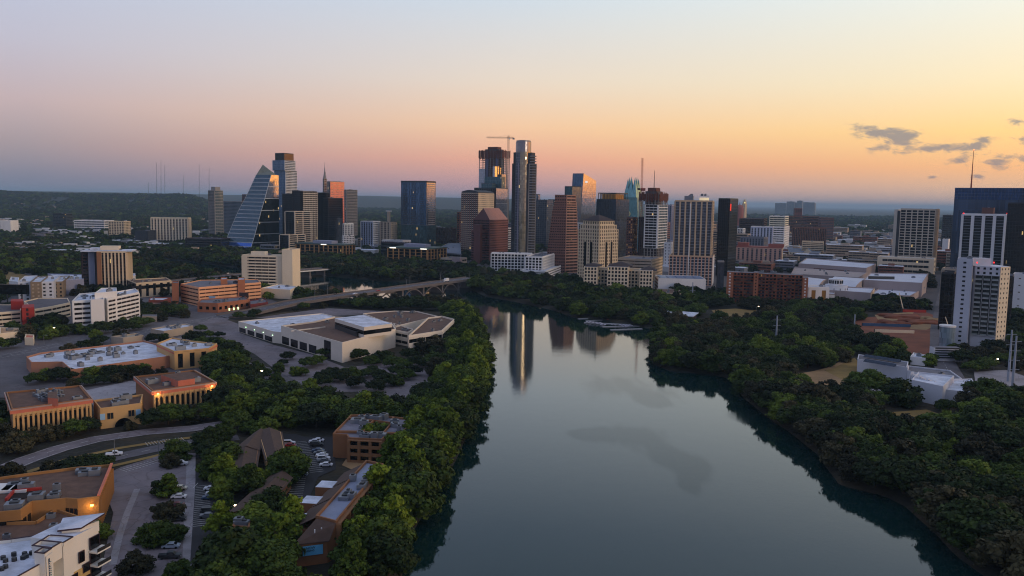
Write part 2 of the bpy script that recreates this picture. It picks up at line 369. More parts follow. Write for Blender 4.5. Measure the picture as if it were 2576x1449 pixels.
def hgt(yt,yb,x=0):   # height from roof row and base row at a column
    yh=487+x*.0155; return CAM.z*(yb-yt)/(yb-yh)
def cyl_poly(c,r,n=20,ry=None,ang=0):
    return [(c[0]+math.cos(ang+6.28318*i/n)*r,c[1]+math.sin(ang+6.28318*i/n)*(ry or r)) for i in range(n)]
# ---------------- terrain ----------------
RIV=[(985,1449),(1008,1350),(1060,1262),(1125,1160),(1172,1070),(1205,985),(1218,905),(1208,845),(1182,790),(1150,768),(1060,768),(960,767),(880,762),(800,752),(740,747),(700,738),(640,722),(560,704),(480,684),(420,670),(330,655),(317,645),(450,655),(560,668),(700,688),(760,697),(830,694),(900,700),(1000,708),(1100,708),(1180,724),(1226,745),(1300,758),(1400,780),(1450,798),(1530,807),(1580,816),(1640,826),(1735,834),(1700,848),(1655,860),(1643,885),(1655,915),(1690,931),(1770,938),(1825,944),(1858,965),(1890,1005),(1950,1052),(1996,1083),(2079,1148),(2130,1218),(2230,1242),(2296,1270),(2380,1345),(2430,1400),(2500,1449)]
RW=[px(x,y,-1.6).to_2d() for x,y in RIV]
RW=[Vector((-58,60)),Vector((-50,-400))]+RW if False else RW
RW=RW+[Vector((190,120)),Vector((260,-400)),Vector((-70,-400)),Vector((-50,120))]
def sdist(Xa,Ya,poly):
    """signed distance, positive inside"""
    dm=np.full(Xa.shape,1e9); ins=np.zeros(Xa.shape,bool); n=len(poly)
    for i in range(n):
        ax,ay=poly[i]; bx,by=poly[(i+1)%n]; ex,ey=bx-ax,by-ay; q=ex*ex+ey*ey+1e-9
        t=np.clip(((Xa-ax)*ex+(Ya-ay)*ey)/q,0,1); dm=np.minimum(dm,(Xa-ax-t*ex)**2+(Ya-ay-t*ey)**2)
        c=((ay>Ya)!=(by>Ya)); xx=ax+(Ya-ay)*ex/(ey if abs(ey)>1e-9 else 1e-9); ins^=c&(Xa<xx)
    d=np.sqrt(dm); return np.where(ins,d,-d)
def axis(lo,hi,step,far0,far1,g=1.06):
    a=list(np.arange(lo,hi+.1,step)); s=step; x=a[-1]
    while x<far1: s*=g; x+=s; a.append(x)
    s=step; x=a[0]; p=[]
    while x>far0: s*=g; x-=s; p.append(x)
    return np.array(p[::-1]+a)
xs=axis(-750,750,5,-50000,50000,1.045); ys=axis(60,1250,5,-3000,60000,1.03)
GX,GY=np.meshgrid(xs,ys)
def vnoise(x,y,sc,seed):
    x=x/sc+seed*17.3; y=y/sc+seed*9.1; x0=np.floor(x); y0=np.floor(y); fx=x-x0; fy=y-y0; fx=fx*fx*(3-2*fx); fy=fy*fy*(3-2*fy)
    h=lambda a,b: np.modf(np.abs(np.sin(a*127.1+b*311.7+seed)*43758.5453))[0]
    return (h(x0,y0)*(1-fx)+h(x0+1,y0)*fx)*(1-fy)+(h(x0,y0+1)*(1-fx)+h(x0+1,y0+1)*fx)*fy
def sm(a,b,x): t=np.clip((x-a)/(b-a),0,1); return t*t*(3-2*t)
def terrain(x,y):
    u=x/np.maximum(y,1)
    n1=vnoise(x,y,900,1); n2=vnoise(x,y,350,2); n3=vnoise(u*8000,u*0,900,3)
    r1=(1-sm(-.40,-.33,u))*(sm(3300,5600,y)*(1-.55*sm(6000,7500,y)))*(86+ n3*26)*(.82+.18*n1+.07*n2)
    n4=vnoise(u*9000,u*0,1500,4)
    r2=(1-sm(.12,.27,u))*sm(6500,11500,y)*(128+n4*16)*(.9+.1*n1)*(1-.25*sm(-.1,.2,u))
    z=np.maximum(r1,r2)
    return z
GZ=terrain(GX,GY)
near=(np.abs(GX)<800)&(GY<1500)
sd_=np.full(GX.shape,-1e3); sd_[near]=sdist(GX[near],GY[near],[(p.x,p.y) for p in RW])
sd_[(GY<60)&(GX>-60)&(GX<260)&(GY>-400)]=20
GZ=GZ-6.0*sm(-1.5,12,sd_)
ny,nx=GX.shape
V=np.stack([GX.ravel(),GY.ravel(),GZ.ravel()],1)
idx=np.arange(ny*nx).reshape(ny,nx); Q=np.stack([idx[:-1,:-1],idx[:-1,1:],idx[1:,1:],idx[1:,:-1]],-1).reshape(-1,4)
def np_mesh(name,V,Q,mats,mi=None,smooth=False):
    me=bpy.data.meshes.new(name); me.vertices.add(len(V)); me.vertices.foreach_set('co',V.astype(np.float32).ravel())
    k=Q.shape[1]; me.loops.add(len(Q)*k); me.loops.foreach_set('vertex_index',Q.astype(np.int32).ravel())
    me.polygons.add(len(Q)); me.polygons.foreach_set('loop_start',np.arange(0,len(Q)*k,k,dtype=np.int32)); me.polygons.foreach_set('loop_total',np.full(len(Q),k,np.int32))
    if smooth: me.polygons.foreach_set('use_smooth',np.ones(len(Q),bool))
    for m in mats: me.materials.append(m)
    if mi is not None: me.polygons.foreach_set('material_index',mi.astype(np.int32))
    me.update(calc_edges=True); return me
gm,t,p=newmat('ground_earth'); p.inputs['Roughness'].default_value=.95
g=t.nodes.new('ShaderNodeNewGeometry')
def noise(t,vec,sc,det=5,rough=.6):
    n=t.nodes.new('ShaderNodeTexNoise'); n.inputs['Scale'].default_value=sc; n.inputs['Detail'].default_value=det; n.inputs['Roughness'].default_value=rough; t.links.new(vec,n.inputs['Vector']); return n.outputs[0]
def ramp(t,fac,st):
    r=t.nodes.new('ShaderNodeValToRGB'); t.links.new(fac,r.inputs[0]); e=r.color_ramp
    while len(e.elements)<len(st): e.elements.new(.5)
    for k,(d,c) in enumerate(st): e.elements[k].position=d
    for k,(d,c) in enumerate(st): e.elements[k].color=lin(c)
    return r.outputs[0]
n1=noise(t,g.outputs['Position'],.02); n2=noise(t,g.outputs['Position'],.25,6,.7); n3=noise(t,g.outputs['Position'],.006,8,.7)
c1=ramp(t,n1,[(.35,(22,27,15)),(.5,(33,33,20)),(.62,(66,56,34)),(.72,(92,74,46))])
c2=ramp(t,n3,[(.3,(18,28,20)),(.5,(28,38,26)),(.66,(44,48,36)),(.75,(90,86,74))])
sx=t.nodes.new('ShaderNodeSeparateXYZ'); t.links.new(g.outputs['Position'],sx.inputs[0])
mrn=t.nodes.new('ShaderNodeMapRange'); mrn.inputs['From Min'].default_value=900; mrn.inputs['From Max'].default_value=1600; t.links.new(sx.outputs[1],mrn.inputs[0])
mx=t.nodes.new('ShaderNodeMixRGB'); t.links.new(mrn.outputs[0],mx.inputs[0]); t.links.new(c1,mx.inputs[1]); t.links.new(c2,mx.inputs[2])
m2=t.nodes.new('ShaderNodeMixRGB'); m2.blend_type='MULTIPLY'; m2.inputs[0].default_value=.8; t.links.new(mx.outputs[0],m2.inputs[1]); t.links.new(ramp(t,n2,[(.3,(150,150,150)),(.7,(255,255,255))]),m2.inputs[2])
t.links.new(m2.outputs[0],p.inputs['Base Color'])
b_=t.nodes.new('ShaderNodeBump'); b_.inputs['Strength'].default_value=.6; b_.inputs['Distance'].default_value=6; t.links.new(noise(t,g.outputs['Position'],.05,4),b_.inputs['Height']); t.links.new(b_.outputs[0],p.inputs['Normal'])
go=link('ground',np_mesh('ground',V,Q,[gm],smooth=True)); go['kind']='structure'
# ---------------- water ----------------
wm_,t,p=newmat('lake_water'); p.inputs['Base Color'].default_value=(.004,.022,.022,1); p.inputs['IOR'].default_value=1.46; p.inputs['Specular IOR Level'].default_value=.6
g=t.nodes.new('ShaderNodeNewGeometry')
big=noise(t,g.outputs['Position'],.0075,3,.5)      # breeze patches; their darkening is set in the reflection strength below
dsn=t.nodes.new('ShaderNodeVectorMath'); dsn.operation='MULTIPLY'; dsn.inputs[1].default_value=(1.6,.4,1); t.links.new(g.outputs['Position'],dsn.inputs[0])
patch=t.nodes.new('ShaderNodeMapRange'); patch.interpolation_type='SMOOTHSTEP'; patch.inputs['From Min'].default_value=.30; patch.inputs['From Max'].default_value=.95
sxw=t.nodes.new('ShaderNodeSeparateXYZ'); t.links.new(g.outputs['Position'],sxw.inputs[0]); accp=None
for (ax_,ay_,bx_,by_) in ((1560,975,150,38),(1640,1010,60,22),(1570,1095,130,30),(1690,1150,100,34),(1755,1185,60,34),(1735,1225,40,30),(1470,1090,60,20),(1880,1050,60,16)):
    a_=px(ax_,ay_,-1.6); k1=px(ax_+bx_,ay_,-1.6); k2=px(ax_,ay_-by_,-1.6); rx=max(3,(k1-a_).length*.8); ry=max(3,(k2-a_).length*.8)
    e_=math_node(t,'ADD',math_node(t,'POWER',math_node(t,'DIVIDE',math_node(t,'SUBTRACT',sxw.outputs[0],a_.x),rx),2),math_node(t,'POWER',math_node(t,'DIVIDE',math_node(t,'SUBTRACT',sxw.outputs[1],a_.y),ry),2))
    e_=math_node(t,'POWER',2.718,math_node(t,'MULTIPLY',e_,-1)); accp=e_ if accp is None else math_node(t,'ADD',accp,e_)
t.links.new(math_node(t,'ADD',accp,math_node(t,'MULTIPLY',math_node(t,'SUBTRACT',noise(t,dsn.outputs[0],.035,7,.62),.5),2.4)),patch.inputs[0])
rip=noise(t,g.outputs['Position'],.9,3,.6); rip2=noise(t,g.outputs['Position'],.12,2,.5)
t.links.new(math_node(t,'ADD',math_node(t,'ADD',math_node(t,'MULTIPLY',patch.outputs[0],.08),.015),math_node(t,'MULTIPLY',noise(t,dsn.outputs[0],.05,6,.6),.05)),p.inputs['Roughness'])
t.links.new(math_node(t,'SUBTRACT',.95,math_node(t,"MULTIPLY",patch.outputs[0],.42)),p.inputs['Specular IOR Level'])  # weaker reflection put into the patches to darken them, beyond real ruffling
hh=math_node(t,'ADD',math_node(t,'MULTIPLY',rip,.010),math_node(t,'MULTIPLY',rip2,.014))
b_=t.nodes.new('ShaderNodeBump'); b_.inputs['Strength'].default_value=1; b_.inputs['Distance'].default_value=1; t.links.new(hh,b_.inputs['Height']); t.links.new(b_.outputs[0],p.inputs['Normal'])
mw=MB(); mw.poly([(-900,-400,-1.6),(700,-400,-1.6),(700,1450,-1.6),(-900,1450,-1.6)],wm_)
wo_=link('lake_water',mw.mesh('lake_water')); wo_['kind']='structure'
# ---------------- flat sheets ----------------
def pave(name,c,brown,crack=.12,sc=.022):
    m,t,p=newmat(name); p.inputs['Roughness'].default_value=.9; g=t.nodes.new('ShaderNodeNewGeometry'); P_=g.outputs['Position']
    a=[v*.72 for v in c]; col=ramp(t,noise(t,P_,sc,8,.72),[(.32,a),(.5,c),(.68,[min(255,v*1.16) for v in c])])
    mx=t.nodes.new('ShaderNodeMixRGB'); t.links.new(ramp(t,noise(t,P_,sc*2.3,7,.7),[(.54,(0,0,0)),(.66,(200,200,200))]),mx.inputs[0]); t.links.new(col,mx.inputs[1]); mx.inputs[2].default_value=lin(brown)
    vo=t.nodes.new('ShaderNodeTexVoronoi'); vo.feature='DISTANCE_TO_EDGE'; vo.inputs['Scale'].default_value=crack; wv=t.nodes.new('ShaderNodeVectorMath'); t.links.new(P_,wv.inputs[0])
    nn=t.nodes.new('ShaderNodeTexNoise'); nn.inputs['Scale'].default_value=.12; t.links.new(P_,nn.inputs['Vector']); s=t.nodes.new('ShaderNodeVectorMath'); s.operation='SCALE'; s.inputs['Scale'].default_value=5; t.links.new(nn.outputs['Color'],s.inputs[0]); t.links.new(s.outputs[0],wv.inputs[1]); t.links.new(wv.outputs[0],vo.inputs['Vector'])
    m2=t.nodes.new('ShaderNodeMixRGB'); m2.blend_type='MULTIPLY'; m2.inputs[0].default_value=.75; t.links.new(mx.outputs[0],m2.inputs[1]); t.links.new(ramp(t,vo.outputs['Distance'],[(.0,(200,194,190)),(.03,(255,255,255))]),m2.inputs[2]); t.links.new(m2.outputs[0],p.inputs['Base Color']); return m
asph=pave('asphalt',(92,88,92),(78,70,66)); basph=M('new_asphalt',(38,38,42),.85,.15,.1); concp=pave('concrete_paving',(142,138,142),(116,108,102),.2)
grass=M('dry_grass',(138,112,58),.95,.4,.05); pink=pave('worn_asphalt_lot',(116,108,112),(92,72,58)); dirt=M('red_dirt',(128,72,48),.95,.45,.05); citym=M('city_pavement',(74,72,76),.9,.4,.02)
lawn=M('green_lawn',(44,62,26),.95,.4,.05); paintw=M('road_paint',(200,200,196),.7,.2,.3); tand=M('tan_dirt',(160,128,88),.95,.4,.06)
LOT=[]
zs=[.03]
def sheet(name,pix,mat,lot=True,z=None,allow=False):
    zs[0]+=.008; z=z or zs[0]
    P=[px(x,y,z) for x,y in pix]; m=MB(); m.poly(P,mat)
    me=m.mesh(name)
    if me.polygons[0].normal.z<0: me.flip_normals()
    o=link(name,me); o['kind']='structure'
    if lot: LOT.append([tuple(q.to_2d()) for q in P])
    return o
def strip(name,pix,w,mat,z=None,lot=True,marks=None):
    zs[0]+=.008; z=z or zs[0]; P=[px(x,y,z).to_2d() for x,y in pix]; Lp=[];Rp=[]
    for i,p_ in enumerate(P):
        d=(P[min(i+1,len(P)-1)]-P[max(i-1,0)]).normalized(); n=Vector((d.y,-d.x)); Lp.append(p_-n*w/2); Rp.append(p_+n*w/2)
    m=MB()
    for i in range(len(P)-1): m.poly([(*Rp[i],z),(*Rp[i+1],z),(*Lp[i+1],z),(*Lp[i],z)],mat)
    me=m.mesh(name); me.validate()
    if me.polygons[0].normal.z<0: me.flip_normals()
    o=link(name,me); o['kind']='structure'
    if lot: LOT.append([tuple(q) for q in Rp+Lp[::-1]])
    if marks:
        m=MB()
        for i in range(len(P)-1):
            A,B=P[i],P[i+1]; Ln=(B-A).length; d=(B-A)/Ln; n=Vector((d.y,-d.x))
            for off in marks:
                s=0
                while s<Ln-3:
                    q=A+d*s+n*off; m.poly([(*(q+n*.1),z+.01),(*(q+d*3+n*.1),z+.01),(*(q+d*3-n*.1),z+.01),(*(q-n*.1),z+.01)],paintw); s+=8 if off==0 else 3.2
        o2=link('lane_markings',m.mesh('lane_markings')); o2['kind']='structure'
    return o
def stalls(pix0,pix1,n,ln=5,side=1):
    A=px(*pix0,.2).to_2d(); B=px(*pix1,.2).to_2d(); d=(B-A).normalized(); nn=Vector((d.y,-d.x))*side; m=MB(); z=zs[0]+.03
    for i in range(n+1):
        q=A+(B-A)*i/n; m.poly([(*(q-d*.08),z),(*(q+d*.08),z),(*(q+d*.08+nn*ln),z),(*(q-d*.08+nn*ln),z)],paintw)
    o=link('parking_lines',m.mesh('parking_lines')); o['kind']='structure'
sheet('downtown_pavement',[(640,640),(1150,668),(1220,700),(1440,735),(1660,740),(1760,730),(1850,760),(2330,790),(2576,860),(2700,900),(2700,560),(1900,560),(640,560)],citym,lot=False)
sheet('riverside_pavement',[(0,1000),(60,1000),(230,980),(560,960),(560,800),(700,760),(640,740),(200,740),(0,745)],asph,lot=False)
strip('road',[(-40,905),(90,880),(170,862),(260,850),(345,838),(433,818),(500,806),(560,793),(640,776)],17,asph,marks=[0,3.5,-3.5])
strip('side_road',[(433,818),(400,845),(330,868),(250,880),(130,905)],12,pink)
strip('approach_road',[(380,900),(430,870),(500,838),(555,800)],14,pink)
strip('tree_lined_drive',[(430,870),(520,885),(600,930),(690,985),(760,1005),(850,1040)],9,pink)
sheet('exhibition_parking_lot',[(495,812),(560,800),(600,815),(605,838),(690,868),(790,893),(870,925),(1000,908),(1090,890),(1110,900),(1070,985),(1010,1010),(930,1022),(900,985),(760,988),(700,935),(640,890),(560,850)],pink)
sheet('rear_parking_lot',[(640,800),(820,775),(1000,785),(900,792),(700,800)],pink)
sheet('tree_shaded_parking_lot',[(600,905),(680,925),(800,985),(760,1000),(640,960),(560,915)],asph)
sheet('store_parking_lot',[(0,925),(60,915),(95,935),(60,975),(0,985)],asph)
sheet('rear_service_lot',[(215,982),(330,958),(345,962),(345,988),(235,1022)],concp)
strip('frontage_road',[(-30,1196),(70,1155),(150,1128),(240,1105),(370,1086),(480,1078),(560,1066),(640,1058)],9,pink,marks=[0,3.9,-3.9])
strip('verge',[(60,1190),(170,1155),(300,1127),(420,1108),(500,1098)],2.6,grass)
strip('street',[(40,1215),(170,1178),(300,1148),(420,1122),(500,1110),(600,1100)],8,asph,marks=[0])
strip('grass_strip',[(100,1225),(180,1195),(300,1168),(420,1140)],2.5,grass)
sheet('large_parking_lot',[(250,1200),(305,1175),(420,1140),(492,1140),(492,1300),(482,1500),(240,1500),(262,1400),(285,1290)],pink)
sheet('concrete_drive_lane',[(470,1150),(492,1150),(488,1500),(455,1500)],concp)
sheet('dark_apartment_lot',[(494,1175),(560,1165),(560,1320),(545,1400),(478,1420)],basph)
sheet('curving_apartment_drive',[(700,1090),(745,1092),(770,1100),(840,1100),(845,1180),(800,1200),(775,1260),(740,1330),(690,1335),(740,1240),(752,1180)],basph)
strip('footpath',[(345,1230),(320,1290),(300,1350),(283,1420)],1.8,concp)
sheet('pool_terrace',[(870,1155),(1000,1150),(985,1190),(960,1215),(860,1170)],tand)
stalls((365,1113),(455,1100),12); stalls((498,1215),(540,1215),1,side=1); stalls((530,1220),(528,1320),22,4.5); stalls((770,1110),(815,1185),18,4.5); stalls((735,1200),(715,1290),16,4.5,-1)
stalls((300,1180),(420,1148),14,4.5); stalls((610,935),(700,975),18,4.8)
# north bank
sheet('vacant_lot',[(1790,780),(1850,776),(1950,785),(1945,800),(1860,806),(1800,795)],grass)
strip('park_path',[(1800,800),(1830,815),(1850,838)],5,concp); strip('park_trail',[(1800,798),(1880,806),(1945,803)],2.5,concp)
strip('ramp_street',[(1730,800),(1750,770),(1770,745),(1800,720)],9,asph)
sheet('construction_ground',[(2165,800),(2330,785),(2366,800),(2366,900),(2300,905),(2240,880),(2170,850),(2130,825)],dirt)
sheet('site_sand',[(2290,810),(2350,800),(2362,815),(2330,830),(2290,828)],tand); sheet('site_clay',[(2200,792),(2300,784),(2290,800),(2215,812)],tand)
strip('east_street',[(2398,640),(2384,700),(2372,770),(2364,830),(2368,900),(2400,960),(2470,985),(2600,990)],13,asph,marks=[0])
sheet('plaza_lot',[(2450,935),(2530,930),(2620,960),(2620,1010),(2480,1005),(2455,975)],concp)
sheet('museum_lawn',[(2080,925),(2150,900),(2190,945),(2150,985),(2060,965)],grass); sheet('museum_terrace',[(2150,960),(2300,975),(2290,1010),(2160,985)],concp)
strip('bank_path',[(1985,958),(2040,938),(2090,925),(2130,905)],3,tand); sheet('river_meadow',[(1975,945),(2070,930),(2140,965),(2110,1000),(2040,985)],tand)
sheet('court_lawn',[(2200,1040),(2330,1030),(2420,1060),(2350,1100),(2230,1080)],grass)
sheet('park_lawn',[(0,680),(60,690),(120,706),(60,735),(0,740)],grass); sheet('river_lawn',[(360,676),(430,688),(500,705),(470,715),(380,690)],lawn)
strip('winding_road',[(60,685),(100,696),(150,712),(130,735)],9,asph)
strip('far_highway',[(0,588),(40,575),(80,562),(130,548),(200,545)],22,concp)
# ---------------- downtown towers, west to east ----------------
def st(k,**a): a['k']=k; return a
GB=lambda **a: st('balcony',**a)
# slim residential tower
b=T('apartment_tower','slim grey green apartment tower with balconies west of the sail-shaped tower',524,540,561,480,1900,front=GB(wall=conc,glass=teal,fh=3.4,bd=1.2),side=st('bands',wall=conc,glass=teal,fh=3.4,hf=.6),core=conc,fin=False)
q=b.piece('crown'); q.prism(off_poly(b.P,-6),b.h,b.h+9,conc); b.finish()
T('apartment_slab','long low-slung green banded apartment slab between slim tower and sail-shaped tower',561,606,625,508,2000,front=GB(wall=metal,glass=teal,fh=3.4,bd=1.0),core=conc)
T('hotel_block','brown hotel block peeking out behind the sail-shaped tower',609,622,640,490,2300,front=st('bands',wall=brown,glass=dark,fh=4),core=brown)
# sail tower
def sail():
    d0=1400
    P_BL=at(562,635,1440); e1=Vector((math.cos(math.radians(28)),-math.sin(math.radians(28)),0)); e2=Vector((math.sin(math.radians(28)),math.cos(math.radians(28)),0))
    C=px(629,633); Bk=C+e2*colsolve(C,703,e2)
    b=Bld('sail_shaped_tower','dark glass sail-shaped office tower with slanting banded face and pointed crown','office tower',(C.x,C.y))
    lv=[(635,562,629),(612,568,635),(590,576,642),(560,588,650.5),(530,601,659),(500,617,668),(470,631,676.5),(440,644.5,685)]
    rows=[]
    for y,xl_,xf in lv:
        # the point on the right flank (line C-Bk) at column xf
        s=colsolve(C+e2*0,xf,e2); Fp=C+e2*s; ry=ray(xf,y); tt=(Fp-CAM).length/ (Vector((ry.x,ry.y,0)).length)
        hor=Vector((Fp.x-CAM.x,Fp.y-CAM.y,0)).length/Vector((ry.x,ry.y,0)).length; z=CAM.z+ry.z*hor; Fp=Vector((Fp.x,Fp.y,max(z,0)))
        w=colsolve(Fp,xl_,-e1); Lp=Fp-e1*w; K=Vector((Bk.x,Bk.y,Fp.z)); KL=Vector((*(Bk-e1*w).to_2d(),Fp.z)); rows.append([Lp,Fp,K,KL])
    w=b.part('wall')
    for a,c in zip(rows,rows[1:]): w.loft(a,c,black)
    top=rows[-1]; h=top[0].z
    slatm=M('pale_floor_edge',(196,200,200),.6,.1,.2)
    # floor edges on the slanting face, sky-mirroring glass wedge and side floor lines
    for i,(a,c) in enumerate(zip(rows,rows[1:])):
        gl=b.piece('front_glass'); n=-e2*.25+Vector((0,0,.15)); f=[.0,1]
        A0,A1=a[0]+n,a[1]+n; B0,B1=c[0]+n,c[1]+n
        gl.poly([A0,A1,B1,B0],G_('sky_glass',(58,82,94),.3,.08,.6,.3,wob=.01) if i>0 else G_('deep_blue_panel',(70,110,190),.6,.15,.6,.2))
        nfl=max(2,int((c[0].z-a[0].z)/6.2))
        for j in range(nfl):
            t=j/nfl; p=a[0].lerp(c[0],t)+n*1.5; q=a[1].lerp(c[1],t)+n*1.5
            fe=b.piece('floor_edge') if len(b.kids)<95 else b.part('floor_edges')
            fe.poly([p,q,q+Vector((0,0,1.25)),p+Vector((0,0,1.25))],slatm); fe.poly([p,p-n*2,q-n*2,q],slatm)
        sg=b.piece('side_glass'); o=e1*.2
        warm=i>=5
        sg.poly([a[1]+o,a[2]+o,c[2]+o,c[1]+o],mirror if warm else G_('side_dark_glass',(30,38,36),.25,.1,.6,.4,wob=.015,lit=.004))
        if i in (1,2,3,4,5,6,7): 
            se=b.part('side_edges'); p,q=a[1]+o*2,a[2]+o*2; se.poly([p,q,q+Vector((0,0,1.1)),p+Vector((0,0,1.1))],slatm)
        ed=b.part('corner_edge'); ed.tube(a[1]+o-e2*.3,c[1]+o-e2*.3,.5,.5,slatm,4); ed.tube(a[0]+n,c[0]+n,.35,.35,slatm,4)
    # crown: folded glass peak rising on the west
    cr=b.piece('crown'); apex=at(661,414,(top[0].y+top[3].y)/2+6); mid=at(680,429,top[2].y); cg=G_('crown_glass',(120,118,96),.4,.2,.5,.3)
    L0,R0,K0,KL0=top[0],top[0].lerp(top[1],.92),top[2].lerp(top[3],.1),top[3]
    cr.poly([L0,R0,mid,apex],cg); cr.poly([R0,K0,mid],cg); cr.poly([L0,apex,KL0],cg); cr.poly([K0,KL0,apex,mid],cg)
    # columns under the overhang
    for k in range(7):
        c=rows[0][0].lerp(rows[0][1],k/6)-e2*3; cc=b.piece('column'); cc.tube((c.x,c.y,0),(c.x,c.y,8),.5,.5,slatm)
    FOOT.append(([tuple(p.to_2d()) for p in rows[0]],4)); b.finish()
sail()
T('low_hall','pale lilac low hall tucked beside the foot of the sail-shaped tower',655,690,703,618,1345,front=st('bands',wall=grey and metal,glass=dark,fh=5),core=metal,cat='hall')
# stacked tower
b=T('stacked_tower','tall offset-stacked residential tower with dark mechanical crown behind the sail-shaped tower',690,717,746,429,1900,front=st('curtain',glass=blue,fh=3.6,bw=4),side=GB(wall=white,glass=dark,fh=3.6,bd=1.5),core=conc,fin=False,units=0,par=False)
T('x','',686,715,742,403,1893,b=b,front=st('curtain',glass=blue,fh=3.6,bw=4),side=GB(wall=white,glass=dark,fh=3.6,bd=1.5),core=conc,fin=False,units=0,par=False,z0=b.h,foot=False)
T('x','',692,715,738.5,386,1893,b=b,front=st('curtain',glass=black,fh=9,bw=2,line=dmetal),side=st('curtain',glass=bronze,fh=9,bw=2,line=dmetal),core=charc,fin=False,units=0,z0=b.h,foot=False)
b.finish()
# framed tower group
fr=M('cream_frame',(214,196,170),.8,.1,.1)
b=T('framed_tower','dark residential tower with nested cream frames around its balconies',755,756.5,797,482,1440,front=None,side=GB(wall=fr,glass=dark,fh=3.5,bd=1.6,pw=.6,bw=7),core=charc,fin=False,units=2)
T('x','',735,754.5,762,481,1432,b=b,front=st('curtain',glass=black,fh=3.6,bw=3,line=dmetal),side=None,core=charc,fin=False,units=2,foot=False)
T('x','',710,735,744,489,1445,b=b,front=st('curtain',glass=black,fh=3.6,bw=3,line=dmetal),core=charc,fin=False,units=1,foot=False)
T('x','',718,740,781,533,1405,b=b,front=st('curtain',glass=black,fh=3.6,bw=3,line=dmetal),side=GB(wall=fr,glass=dark,fh=3.5,bd=1.6,pw=1.6,bw=18),core=fr,fin=False,units=1,foot=False)
T('x','',704,726,767,592,1380,b=b,front=st('curtain',glass=black,fh=3.6,bw=3,line=dmetal),side=GB(wall=fr,glass=dark,fh=3.5,bd=1.6,pw=1.6,bw=16),core=fr,fin=False,units=1)
b.finish()
b=T('black_glass_tower','black glass office tower in two heights beside the nested-frame residential tower',797,822,829,486,1530,front=st('curtain',glass=black,fh=4,bw=3,line=dmetal),core=charc,fin=False,units=2)
T('x','',813,826,862,499,1500,b=b,front=st('curtain',glass=black,fh=4,bw=3,line=dmetal),core=charc,fin=False,units=3)
T('x','',845,849,861.5,551,1470,b=b,front=st('curtain',glass=grey,fh=4,bw=3,line=dmetal),core=charc,fin=False,units=1)
b.finish()
# spired tower and coral-lit tower
b=T('spired_tower','narrow grey tower topped by a slender lantern spire',812,815,822,450,2050,front=st('bands',wall=conc,glass=dark,fh=4),core=conc,fin=False,units=0)
c=sum(b.P,Vector((0,0)))/4; z=b.h; s_=b.piece('spire')
for r0,r1,dz in ((4,3.6,8),(2.8,2.2,9),(1.4,1.0,10),(.5,.15,14)): s_.tube((c.x,c.y,z),(c.x,c.y,z+dz),r0,r1,conc,8); z+=dz
b.finish()
b=T('dawn_tinted_tower','tower with one face tinted coral for dawn light beside the narrow spired tower',823,831,866,457,2000,front=st('strips',wall=conc,glass=dark,fh=3.6,bw=5),side=st('punch',wall=M('dawn_tint_panel',(226,138,112),.35,.1,.1,metal=.35),glass=mirror,fh=4,bw=4.5,wf=.6,hf=.45),core=conc,fin=False); b.finish()  # side panels coloured coral to carry the dawn light falling on them
T('balcony_tower','grey green tower of wide balconies standing east of the coral-tinted tower',867,871,898,478,1900,front=GB(wall=conc,glass=teal,fh=3.5,bd=1.4),core=conc)
b=T('arched_apartment_block','white apartment block with tall arched vertical frames',862,866,889,563,1480,front=st('strips',wall=white,glass=grey,fh=3.4,bw=4.2,wf=.65,d=.8),core=white); 
T('white_parking_block','white gridded parking block below the arched vertical frames',861,864,891,594,1400,front=st('punch',wall=white,glass=black,fh=3,bw=4,wf=.7,hf=.5),core=white,cat='parking garage')
# long low halls with golden columns
def colonnade(name,label,xl,xn,xr,yt,yb,d,signs):
    b=T(name,label,xl,xn,xr,yt,d,al=24,front=st('strips',wall=M('golden_column',(170,130,80),.8,.2,.1),glass=black,fh=5,bw=9,wf=.86,d=1.4,lines=1,cap=.6),core=charc,roof=coppergreen,fin=False,units=0,par=False,cat='office building')
    h=b.h; P=off_poly(b.P,2.5); b.piece('roof_canopy').prism(P,h+.02,h+1.6,coppergreen)
    c=sum(b.P,Vector((0,0)))/4; pm=b.piece('penthouse'); pm.box(c,b.e1,18,b.e2,8,h+1.62,h+6,M('lilac_panel',(150,152,172),.7,.15,.2))
    for u_ in signs:
        q=Vector((b.P[0])).lerp(Vector(b.P[1]),u_); n=Vector((-b.e2.x,-b.e2.y)); m=b.piece('lit_sign'); m.box(q+n*2.9,b.e1,5,b.e2,.3,h+.2,h+1.4,E_('sign_light',(255,250,235),1.6))
    b.finish()
colonnade('colonnaded_office_block','long dark office block with golden columns, west one of the twin pair',745,862,892,618,645,1290,[.62])
colonnade('colonnaded_office_block','long dark office block with golden columns nearest the river bridge of the twin pair',976,1075,1122,628,668,1180,[.15,.93])
# grey-blue and beige pair
T('blue_white_apartments','blue and white striped mid-rise beside the beige mid-rise with roof mast',908,938,957,558,1520,front=st('strips',wall=M('pale_blue_wall',(150,160,182),.7,.1,.1),glass=dark,fh=3.4,bw=6,wf=.5),side=GB(wall=white,glass=dark,fh=3.4,bd=1.2),core=white)
b=T('beige_mid_rise','beige mid-rise with a concrete mast on its roof',957,982,999,560,1520,front=GB(wall=beige,glass=dark,fh=3.4,bd=1.2,bw=8,pw=3),side=st('punch',wall=cream,glass=dark,fh=3.4,bw=4,wf=.4,hf=.4),core=beige,fin=False)
c=sum(b.P,Vector((0,0)))/4; m=b.piece('mast'); m.box(c,b.e1,2.2,b.e2,2,b.h,b.h+20,beige); m.box(c,b.e1,6,b.e2,1,b.h+20,b.h+21.5,white); b.finish()
